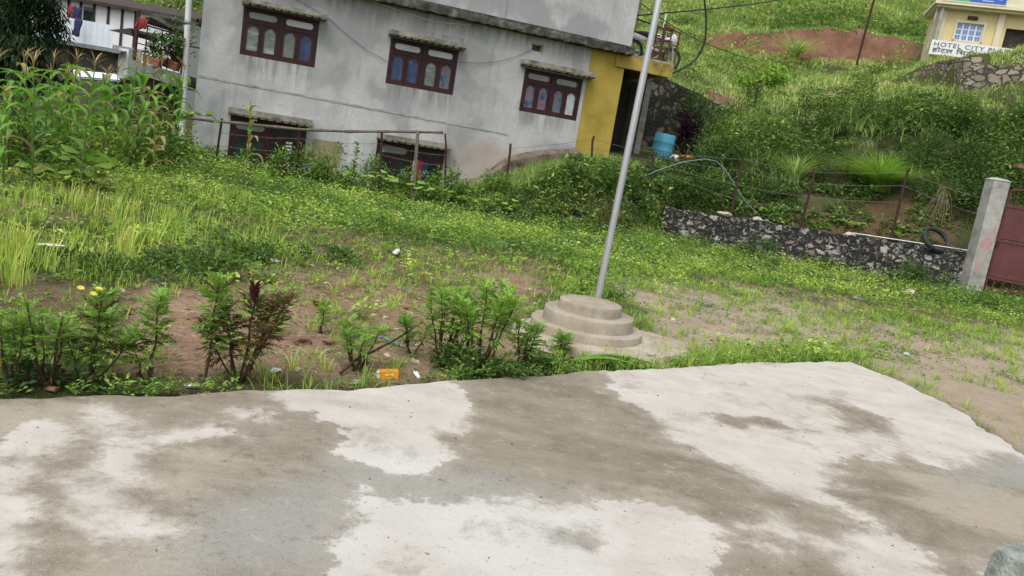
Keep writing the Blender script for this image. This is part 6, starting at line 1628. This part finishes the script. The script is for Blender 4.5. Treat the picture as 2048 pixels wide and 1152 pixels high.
# ------------------------------------------------------------------ trees
def tree(name, label, p, trunk_h, r0, blobs, n, ls, mat, tint, droop=0.2, aspect=.35, cat='tree'):
    t = thing(name, label, cat, p)
    b = MB(); b.tube([(0, 0, -.3), (.05, 0, trunk_h * .5), (0, .05, trunk_h)], [r0, r0 * .75, r0 * .5], 9)
    for c in blobs: b.tube([(0, 0, trunk_h * .55), ((c[0]) * .5, c[1] * .5, (trunk_h * .55 + c[2]) / 2 + .1), tuple(c[:3])], [r0 * .4, r0 * .25, r0 * .08], 6)
    b.build('trunk', TRUNK, t, smooth=True)
    fo = Fol(); w = np.array([c[3] ** 2 for c in blobs]); idx = rng.choice(len(blobs), n, p=w / w.sum())
    C = np.array([c[:3] for c in blobs]); Rr = np.array([c[3] for c in blobs])
    sub = rng.normal(0, .45, (len(blobs), 9, 3)); s2 = rng.integers(0, 9, n)
    P = C[idx] + (sub[idx, s2] + rng.normal(0, .25, (n, 3))) * Rr[idx][:, None] * np.array([1, 1, .8])
    d = unit(unit(P - C.mean(0)) * .6 + rdir(n, -.6, .5) - np.array([0, 0, droop]))
    fo.leaves(P, d, ls * rng.uniform(.6, 1.3, n), ls * aspect, tint[0] + (tint[1] - tint[0]) * rng.random(n) + rng.uniform(-.15, .15, (len(blobs), 9))[idx, s2]); fo.build('crown', mat, t); return t
q = D(20, 200, 18.5); q.z = gz(q.x, q.y)
tc = [D(*c) - q for c in ((10, 10, 18.5), (50, 30, 18.8), (20, 70, 18.3), (65, 70, 18.8), (-30, 40, 18.5), (40, 110, 18.5), (0, 120, 18.8), (95, 10, 19), (-30, 110, 18.3), (70, 0, 18.6), (20, -60, 18.5), (80, 130, 19.0), (40, 160, 19), (110, 45, 19.2))]
tree('drooping_tree', 'dark tree with drooping narrow leaves at the upper left corner', q, 3.4, .12, [(c.x, c.y, c.z, .62 if k not in (7, 11, 13) else .32) for k, c in enumerate(tc)], 9000, .22, BAMBOO, (.1, .9), 1.1, .16)
q = D(1507, 210, 28.6); q.z = max(q.z, gz(q.x, q.y))
tree('young_tree', 'small lime green young tree standing on the slope below the red cut', q, .95, .055, [(.10, 0, .95, .30), (.50, 0, 1.18, .34), (-.42, 0, .72, .28), (.80, .1, 1.05, .26), (.25, .1, 1.25, .22), (-.5, 0, .95, .16), (.55, 0, .82, .2)], 420, .17, LIME, (.3, 1), .25, .6)
for k, (u, v, Y, r_, lb) in enumerate(((340, 5, 55, 2.4, 'bright green tree on the hill behind the white house, next to the drain pipe'), (250, -10, 60, 4, 'dull green tree on the hill above the white house roof'), (150, -30, 62, 5, 'dark tree high on the hill behind the white house'), (60, -30, 58, 4, 'dark tree on the hill behind the drooping tree'))):
    c = D(u, v, Y); q = Vector((c.x, c.y, gz(c.x, c.y))); h = c.z - q.z
    tree('hill_tree', lb, q, max(1.0, h), .2, [(rnd.uniform(-1, 1) * r_ * .7, rnd.uniform(-1, 1) * r_ * .5, h + rnd.uniform(-.6, .6) * r_, r_ * .55) for _ in range(8)], 1600, .42, HILLG if k == 0 else DARKLEAF, (.3, .9), .2, .45)
q = D(1365, 290, 24.3); q.z = gz(q.x, q.y)
shrub('purple_shrub', 'dark purple leaved shrub right of the blue drum', 'shrub', q + Vector((.1, .3, 0)), .48, .35, 1.25, 1500, .11, PURPLE, (0, 1), K=16)

# ------------------------------------------------------------------ bank and hill vegetation
def region(n, a0, a1, y0, y1):
    a = rng.uniform(a0, a1, n); y = np.sqrt(rng.uniform(y0 * y0, y1 * y1, n)); return a, a * y, y
def skip_house(x, y):
    lx = (x - HO.x) * math.cos(HYAW) + (y - HO.y) * math.sin(HYAW); ly = -(x - HO.x) * math.sin(HYAW) + (y - HO.y) * math.cos(HYAW)
    return (lx > -.1) & (lx < 11.6) & (ly > -.05) & (ly < 7.2)
fo = Fol(); n = 120000
a, x, y = region(n, -.06, .68, 17.2, 30)
z = ground_z(x, y)
foot = np.interp(a, [-.06, 0, .05, .115, .17, .18, .25, .31, .37, .43, .5, .58, .7], [17.6, 17.0, 17.2, 17.6, 19.2, 20.3, 20.0, 19.75, 19.5, 19.2, 18.95, 18.6, 18])
crest = np.interp(a, [-.06, .05, .12, .18, .21, .25, .31, .37, .43, .5, .58, .7], [19.0, 20.6, 22.0, 22.8, 25.5, 28.8, 28.2, 28.0, 27.8, 26.2, 25.0, 24.5])
lump = fbm(x, y, .75, 101, 4); lump2 = fbm(x, y, 2.2, 103, 3)
bare = sstep(.33, .37, a) * (1 - sstep(.48, .53, a)) * (1 - sstep(20.0, 20.8, y + (lump - .5) * 2))
grassy = (a < .085) & (y > 18.1 + (a + .06) * 8)                    # bright grass strip at the top of the bank below the house
keep = (y > foot) & (y < crest + (lump - .5) * 2.2) & ~skip_house(x, y) & (rng.random(n) > bare * .08) & (rng.random(n) > grassy * .88) & (lump + .4 * lump2 > .52 + .1 * rng.random(n))
hh = (.10 + 1.15 * sstep(.42, .70, lump) + .35 * (lump2 - .4)) * sstep(0, 1.2, y - foot + .25) * np.where(grassy, .4, 1)
hh = hh * np.where((a > .02) & (a < .19) & (y > 19.2), .38, 1) * np.where((a > .40) & (y > 24.5), .35, 1)
hh = np.where(a < .135, np.minimum(hh, np.maximum(.04, 1.6 + .002 * y - z)), hh)
a, x, y, z, hh, lm, l2 = (q[keep] for q in (a, x, y, z, hh, lump, lump2)); n = len(x)
P = np.stack([x, y, z + np.maximum(hh, .05) * rng.beta(2.2, 1.1, n)], 1)
d = unit(rdir(n, -.4, .8) + np.array([-.1, -.55, .2]))
sz = .055 + .045 * rng.random(n) + .03 * (l2 > .55)
tt = .13 + .74 * sstep(.30, .70, l2) * rng.uniform(.4, 1.1, n) + rng.normal(0, .13, n) + .15 * (y > 25)
fo.leaves(P, d, sz * 1.25, sz * .62, tt)
o = fo.build('bank_undergrowth', DARKLEAF); tag(o, 'tangled leafy undergrowth covering the bank behind the wire fence', 'undergrowth', None, 'stuff')
fo = Fol(); n = 15000                      # grass on the bank: strip below the house and blades among the shrubs
a, x, y = region(n, -.07, .13, 17.8, 21.4); z = ground_z(x, y)
k = ((y > 18.2 + (a + .06) * 6) | (rng.random(n) < .12)) & ~skip_house(x, y); x, y, z = x[k], y[k], z[k]; n = len(x)
fo.blades(np.stack([x, y, z], 1), rng.uniform(.14, .34, n), .014, rng.uniform(0, 6.28, n), rng.uniform(.3, 1, n), rng.uniform(.2, .8, n))
n = 7000; a, x, y = region(n, .2, .66, 20.6, 28); z = ground_z(x, y); k = fbm(x, y, .9, 7) > .55; x, y, z = x[k], y[k], z[k]; n = len(x)
fo.blades(np.stack([x, y, z + .25], 1), rng.uniform(.3, .75, n), .018, rng.uniform(0, 6.28, n), rng.uniform(.5, 1.2, n), rng.uniform(.1, .65, n))
o = fo.build('bank_grass', HILLG); tag(o, 'green grass on the bank below the house and between the shrubs', 'grass', None, 'stuff')
fo = Fol(); n = 290000                     # hill slope
a, x, y = region(n, .10, .80, 26.3, 80); z = ground_z(x, y)
l1 = fbm(x, y, .30, 201, 4); l2 = fbm(x, y, 1.1, 203, 3)
m_ = (fbm(x, y, .6, 44) - .5)
red = (a > .195) & (a < .435) & (y > 43.2 + m_ * 2) & (y < 44.98) & (l2 < .62)
redtalus = (a > .27) & (a < .43) & (y > 41.0 + m_ * 6) & (y <= 43.6) & (l2 < .52)
pth = (np.abs(y - (34.0 + (a - .37) * 40)) < .5) & (a > .335) & (a < .41)
hs_ = (x - hp0[0]) * math.cos(R(-16)) + (y - 38) * math.sin(R(-16)); hy_ = -(x - hp0[0]) * math.sin(R(-16)) + (y - 38) * math.cos(R(-16))
inh = (hs_ > -.1) & (hs_ < 8.3) & (hy_ > -.1) & (hy_ < 8.5)
scar3 = (a > .195) & (a < .24) & (y < 29.5) & (l2 < .56)
wallY = np.interp(a, [.432, .452, .475, .497, .62], [35.2, 34, 32, 29.6, 28.2])
wallgap = (a > .43) & (a < .525) & (y > wallY - .15) & (y < 36.5)
wallgap2 = (a > .525) & (y > wallY - .15) & (y < wallY + .7)
keep = ~red & ~redtalus & ~pth & ~inh & ~scar3 & ~wallgap2 & ~wallgap & ~skip_house(x, y) & ~((a < .2) & (y < 26.8))
a, x, y, z, l1, l2 = (q[keep] for q in (a, x, y, z, l1, l2)); n = len(x)
h = (.10 + .30 * sstep(.45, .7, l2) * rng.random(n)) * (.75 + y / 80)
tt = .58 + 1.0 * (l1 - .45) + .6 * (l2 - .5) + rng.normal(0, .10, n)
fo.blades(np.stack([x, y, z - .02], 1), h, .035 * (y / 32), rng.uniform(0, 6.28, n), rng.uniform(.3, 1.1, n), tt, 1)
o = fo.build('hill_grass', HILLG); tag(o, 'soft grass covering the green hillside', 'grass', None, 'stuff')
fo = Fol(); n = 60000                      # scrub on the hill: leaf clumps in bands
a, x, y = region(n, .10, .80, 27, 64); z = ground_z(x, y); l1 = fbm(x, y, .42, 301, 4); l2 = fbm(x, y, 1.3, 303, 3)
band = sstep(46.4, 47.2, y) * (1 - sstep(51, 55, y)) * (a > .26); low = (1 - sstep(.22, .29, a)) * (1 - sstep(38, 44, y))
m_ = (fbm(x, y, .6, 44) - .5)
red = (a > .195) & (a < .435) & (y > 42.4) & (y < 45.1)
hs_ = (x - hp0[0]) * math.cos(R(-16)) + (y - 38) * math.sin(R(-16)); hy_ = -(x - hp0[0]) * math.sin(R(-16)) + (y - 38) * math.cos(R(-16))
inh = (hs_ > -.6) & (hs_ < 8.3) & (hy_ > -1.5) & (hy_ < 8.5)
keep = (l1 + .30 * band + .12 * low + .1 * l2 > .69) & ~red & ~inh & ~skip_house(x, y) & ~((a > .49) & (y < 30)) & ~((a > .44) & (y > 29) & (y < 37)) & ~((a < .2) & (y < 26.8)) & ~((a > .33) & (a < .42) & (np.abs(y - (34.0 + (a - .37) * 40)) < .9)) & ~(np.hypot(x - .256 * 28.8, y - 28.8) < 2.2)
a, x, y, z, l1, l2, bd = (q[keep] for q in (a, x, y, z, l1, l2, band)); n = len(x)
P = np.stack([x, y, z + (.15 + 1.1 * sstep(.45, .72, l2)) * rng.beta(2, 1.2, n)], 1)
d = unit(rdir(n, -.4, .8) + np.array([-.1, -.5, .2])); sz = (.10 + .08 * rng.random(n)) * (y / 34)
fo.leaves(P, d, sz * 1.2, sz * .62, .62 + 1.2 * (l2 - .5) + rng.normal(0, .14, n) - .25 * bd + .12)
o = fo.build('hill_scrub', DARKLEAF); tag(o, 'patches of dark leafy scrub on the hillside', 'scrub', None, 'stuff')

# single bushes one can tell apart on the bank: each kind is grown once, then copied
BG = 'bushes on the bank behind the wire fence'; bl = 'dark leafy bush in the thicket on the bank behind the wire fence'
protos = [shrub('bank_bush', bl, 'bush', (0, 0, -50), .75, .65, 1.0, 1500, .085, DARKLEAF, (.03, .6), BG, K=18) for _ in range(3)]
spots = [(1170, 395, 18.6), (1215, 400, 18.9), (1255, 395, 19.2), (1290, 390, 19.6), (1140, 380, 18.6), (1340, 400, 20.6), (1390, 380, 20.8), (1420, 390, 20.6), (1400, 340, 22), (1440, 300, 23), (1475, 270, 24.5), (1530, 260, 25), (1600, 265, 25), (1665, 262, 24.6), (1720, 255, 25), (1790, 252, 24.6), (1860, 255, 24.4), (1920, 262, 24), (1985, 270, 23.5), (2035, 275, 23.2), (1560, 310, 22.5), (1640, 315, 22.2), (1850, 305, 22.0), (1930, 320, 21.5), (2000, 330, 21), (1480, 340, 21.6), (1540, 370, 20.9), (1920, 380, 20), (2040, 340, 20.5), (1090, 372, 18.9), (1150, 415, 18.2)]
first = [True] * 3
for k, (u, v, Y) in enumerate(spots):
    i = k % 3
    if first[i]: o = protos[i]; first[i] = False
    else: o = copy_tree(protos[i])
    q = D(u, v, Y); o.location = (q.x, q.y, gz(q.x, q.y) - .08); o.rotation_euler = (0, 0, rnd.uniform(0, 6.28)); s_ = rnd.uniform(.65, 1.1) * (.42 if Y < 20.3 and u < 1350 else .85 if Y < 20 else 1); o.scale = (s_ * rnd.uniform(.9, 1.25), s_, s_ * rnd.uniform(.75, 1.05))
def fountain(label, p, H_, n, mat, tint, w=.02, bend=(.7, 1.6), nm='grass_tussock', cat='grass clump', seg=5):
    t = Fol(); a = rng.uniform(0, 6.28, n); r_ = np.abs(rng.normal(0, .10, n))
    t.blades(np.stack([r_ * np.cos(a), r_ * np.sin(a), 0 * a], 1), rng.uniform(.6, 1.1, n) * H_, w, a + rng.normal(0, .4, n), rng.uniform(*bend, n), rng.uniform(*tint, n), seg)
    o = t.build(nm, mat, loc=p); return tag(o, label, cat)
def onT(u, v, Y): q = D(u, v, Y); return Vector((q.x, q.y, gz(q.x, q.y)))
fountain('large fountain shaped bright green grass tussock above the low wall', onT(1752, 385, 20.9), 1.2, 1100, GRASS, (.12, .45), .014, (.3, 1.9))
fountain('tall wispy grass tussock on the bank left of the large fountain shaped one', onT(1590, 350, 21.6), 1.1, 260, HILLG, (.3, .7), .018, (.4, 1.2))
fountain('feathery grass tussock above the red cut on the hill', onT(1590, 110, 42.8), 1.6, 260, HILLG, (.5, .9), .035, (.5, 1.3))
o = fountain('bundle of dry hanging stalks behind the fence near the tyre', D(1885, 372, 19.8), .05, 1, DRYST, (.2, .9))
bpy.data.objects.remove(o)
fo = Fol(); top = D(1885, 368, 19.9)
for k in range(15):
    e = D(1842 + k * 4.4 + rnd.uniform(-6, 6), 455 + rnd.uniform(-30, 12), 19.3); pts = [np.array((e - top) * s_) + np.array([0, -.10 * math.sin(s_ * 3.1), .12 * math.sin(s_ * 3.1)]) for s_ in np.linspace(0, 1, 7)]
    fo.strip(pts, [.009] * 7, rnd.random() * .3)
o = fo.build('dry_stalks', DRYST, loc=top); tag(o, 'bundle of dry hanging stalks behind the fence near the tyre', 'dry plant')
def fern(label, p, n, L):
    t = Fol()
    for k in range(n):
        a = rng.uniform(0, 6.28); 
        for s_ in np.linspace(.1, 1, 12):
            c = np.array([[math.cos(a) * L * s_, math.sin(a) * L * s_, L * (.9 * s_ - .8 * s_ * s_)]]); dd = np.array([[math.cos(a), math.sin(a), .2]]); sd = np.array([[-math.sin(a), math.cos(a), 0.]])
            for g in (-1, 1): t.leaves(c, unit(dd * .4 + sd * g), L * .26 * (1.1 - s_), L * .07, np.array([rng.uniform(.5, .9)]))
    return tag(t.build('fern', WEED, loc=p), label, 'fern')
fern('pale green fern on the brown bank left of the second leaning post', onT(1535, 410, 20.2), 8, .5)
fern('pale green fern on the brown bank between the second and third leaning posts', onT(1705, 445, 19.6), 8, .5)
fern('pale green fern by the foot of the third leaning post', onT(1800, 465, 19.2), 7, .4)
sn = 'white plume'
for k, (u, v) in enumerate(((1440, 175), (1452, 165), (1466, 172))):
    b = MB(); q = onT(u, v + 12, 27.5); b.tube([q + Vector((0, 0, 0)), q + Vector((-.1 + .1 * k, 0, .5))], [.02, .03], 5); b.blob(tuple(q + Vector((.0, 0, .05))), .10, k, .4, 2, (1.3, .8, .6)); o = b.build('pale_stump', STONEG); tag(o, ['leftmost', 'middle', 'rightmost'][k] + ' of three pale stumps beside the small lime green tree', 'stump')

# ------------------------------------------------------------------ litter
q = on_ground(776, 756)
t = thing('juice_carton', 'crushed orange drink carton lying at the yard rim', 'carton', q + Vector((0, 0, .030)), (R(4), R(-3), R(18))); t.scale = (.82, .82, .82)
b = MB(); b.hexa([(-.075, -.033, -.033), (.075, -.036, -.033), (.075, .03, -.03), (-.075, .033, -.033), (-.078, -.03, .030), (.078, -.028, .036), (.072, .03, .032), (-.072, .032, .028)]); b.build('box', ORANGE, t, bevel=.004)
b = MB(); b.hexa([(-.097, -.02, -.026), (-.0755, -.03, -.03), (-.0755, .03, -.03), (-.097, .02, -.026), (-.097, -.02, .012), (-.0785, -.028, .026), (-.0735, .03, .024), (-.097, .02, .012)]); b.build('torn_end', PAPER, t)
b = MB(); b.box(-.03, .035, -.0365, -.0345, -.004, .012); b.build('label_mark', YPETAL, t)
def scrap(name, label, u, v, r_, mat, sq=(1.3, .9, .35), cat='litter', up=.02, Y=None):
    q = on_ground(u, v); o = MB().blob((0, 0, 0), r_, int(u), .7, 3, sq).build(name, mat, loc=q + Vector((0, 0, up)), smooth=True); o.rotation_euler = (rnd.uniform(-.2, .2), rnd.uniform(-.2, .2), rnd.uniform(0, 3)); return tag(o, label, cat)
scrap('plastic_scrap', 'crumpled bluish white plastic in the middle of the field', 790, 512, .085, PAPER, (1.3, .8, .6), up=.05)
scrap('paper_scrap', 'small white paper right of the crumpled plastic on the field', 812, 504, .05, PAPER)
scrap('paper_scrap', 'flat white paper on the field among tall grass at the left', 98, 502, .085, PAPER, (1.6, .9, .10), up=.06)
scrap('paper_scrap', 'white paper beside the far dark weed clump', 550, 524, .08, PAPER, (1.4, .8, .2))
scrap('blue_scrap', 'small bright blue scrap behind the orange carton', 763, 677, .022, BLUELIT)
scrap('plastic_scrap', 'grey green plastic sheet behind the orange carton', 785, 690, .06, pmat('grey_green_plastic', [(0.3, (.16, .21, .20)), (0.7, (.30, .36, .34))], 8, .4), (2.0, .8, .35))
scrap('plastic_scrap', 'shiny plastic bit on the soil right of the brown feathery plant', 550, 746, .04, PAPER, (1.3, .9, .3))
scrap('paper_scrap', 'white straw like wrapper right of the orange carton', 832, 752, .035, PAPER, (2.2, .5, .3))
scrap('plastic_scrap', 'crumpled foil at the yard rim left of the orange carton', 708, 770, .035, STONEG, (1.8, .7, .4))
scrap('paper_scrap', 'small white wrapper in the grass near the right end of the yard', 1811, 712, .05, PAPER, (1.6, .7, .3), up=.03)
scrap('paper_scrap', 'white scrap under the tall slim feathery plant', 385, 778, .03, PAPER, (1.6, .7, .3))
scrap('black_bag', 'dark bag lying at the foot of the bank', 1158, 437, .16, RUBBER, (1.2, .8, .7), 'bag', .1)
for u, v, r_, m_, lb in ((258, 628, .05, BRICK, 'reddish brick lump on the bare soil between two feathery plants'), (372, 640, .03, BRICK, 'small brick lump left of the tall slim feathery plant'), (637, 610, .075, BRICK, 'flat dark brown stone on the bare soil'), (605, 690, .07, BRICK, 'rounded earth lump left of the pinkish one'), (660, 690, .06, BRICK, 'earth lump beside the spreading feathery plant'), (775, 712, .03, PALE, 'pale brick chip behind the orange carton'), (830, 725, .035, PALE, 'flat pale chip left of the largest feathery plant'), (1092, 692, .035, BRICK, 'orange stone at the left foot of the plinth'), (1002, 660, .03, BRICK, 'small reddish stone left of the plinth'), (1415, 612, .09, STONEG, 'dark grey stone on the sandy ground right of the plinth'), (1715, 600, .09, STONEG, 'grey stone in the grass below the tyre'), (1815, 588, .12, PALE, 'brown block in the grass left of the gate pillar'), (735, 588, .05, BRICK, 'brown stone near the centre of the bare soil'), (105, 783, .05, BRICK, 'orange tile piece under the plants at the left edge')):
    o = scrap('stone', lb, u, v, r_, m_, (1.4, .9, .6), 'stone', r_ * .3)
# fallen palm leaf on the rim of the yard
q = on_ground(1150, 742)
fo = Fol()
for k in range(9):
    a = R(-12) + rnd.uniform(-.16, .16); L = rnd.uniform(.5, 1.05); pts = [(L * s_ * math.cos(a), L * s_ * math.sin(a) + .06 * k / 9 + .05 * math.sin(s_ * 3), .07 + .05 * math.sin(s_ * 3.1) - .05 * s_) for s_ in np.linspace(0, 1, 8)]
    fo.strip(pts, [.03 * math.sin(.25 + 2.8 * s_) + .004 for s_ in np.linspace(0, 1, 8)], rnd.choice((.15, .7, .8, .9)))
o = fo.build('fallen_leaf', CORNL, loc=q); o.rotation_euler = (0, 0, R(40)); tag(o, 'long green and yellow leaf lying across the rim of the yard', 'leaf')
q = on_ground(1380, 712); fo = Fol(); fo.strip([(s_ * .5, .05 * math.sin(s_ * 3), .10 + .04 * math.sin(s_ * 3)) for s_ in np.linspace(-.5, .5, 7)], [.03] * 7, .18); o = fo.build('fallen_leaf', CORNL, loc=q); o.rotation_euler = (0, 0, R(36)); tag(o, 'yellow strap leaf lying in the grass right of the plinth', 'leaf')
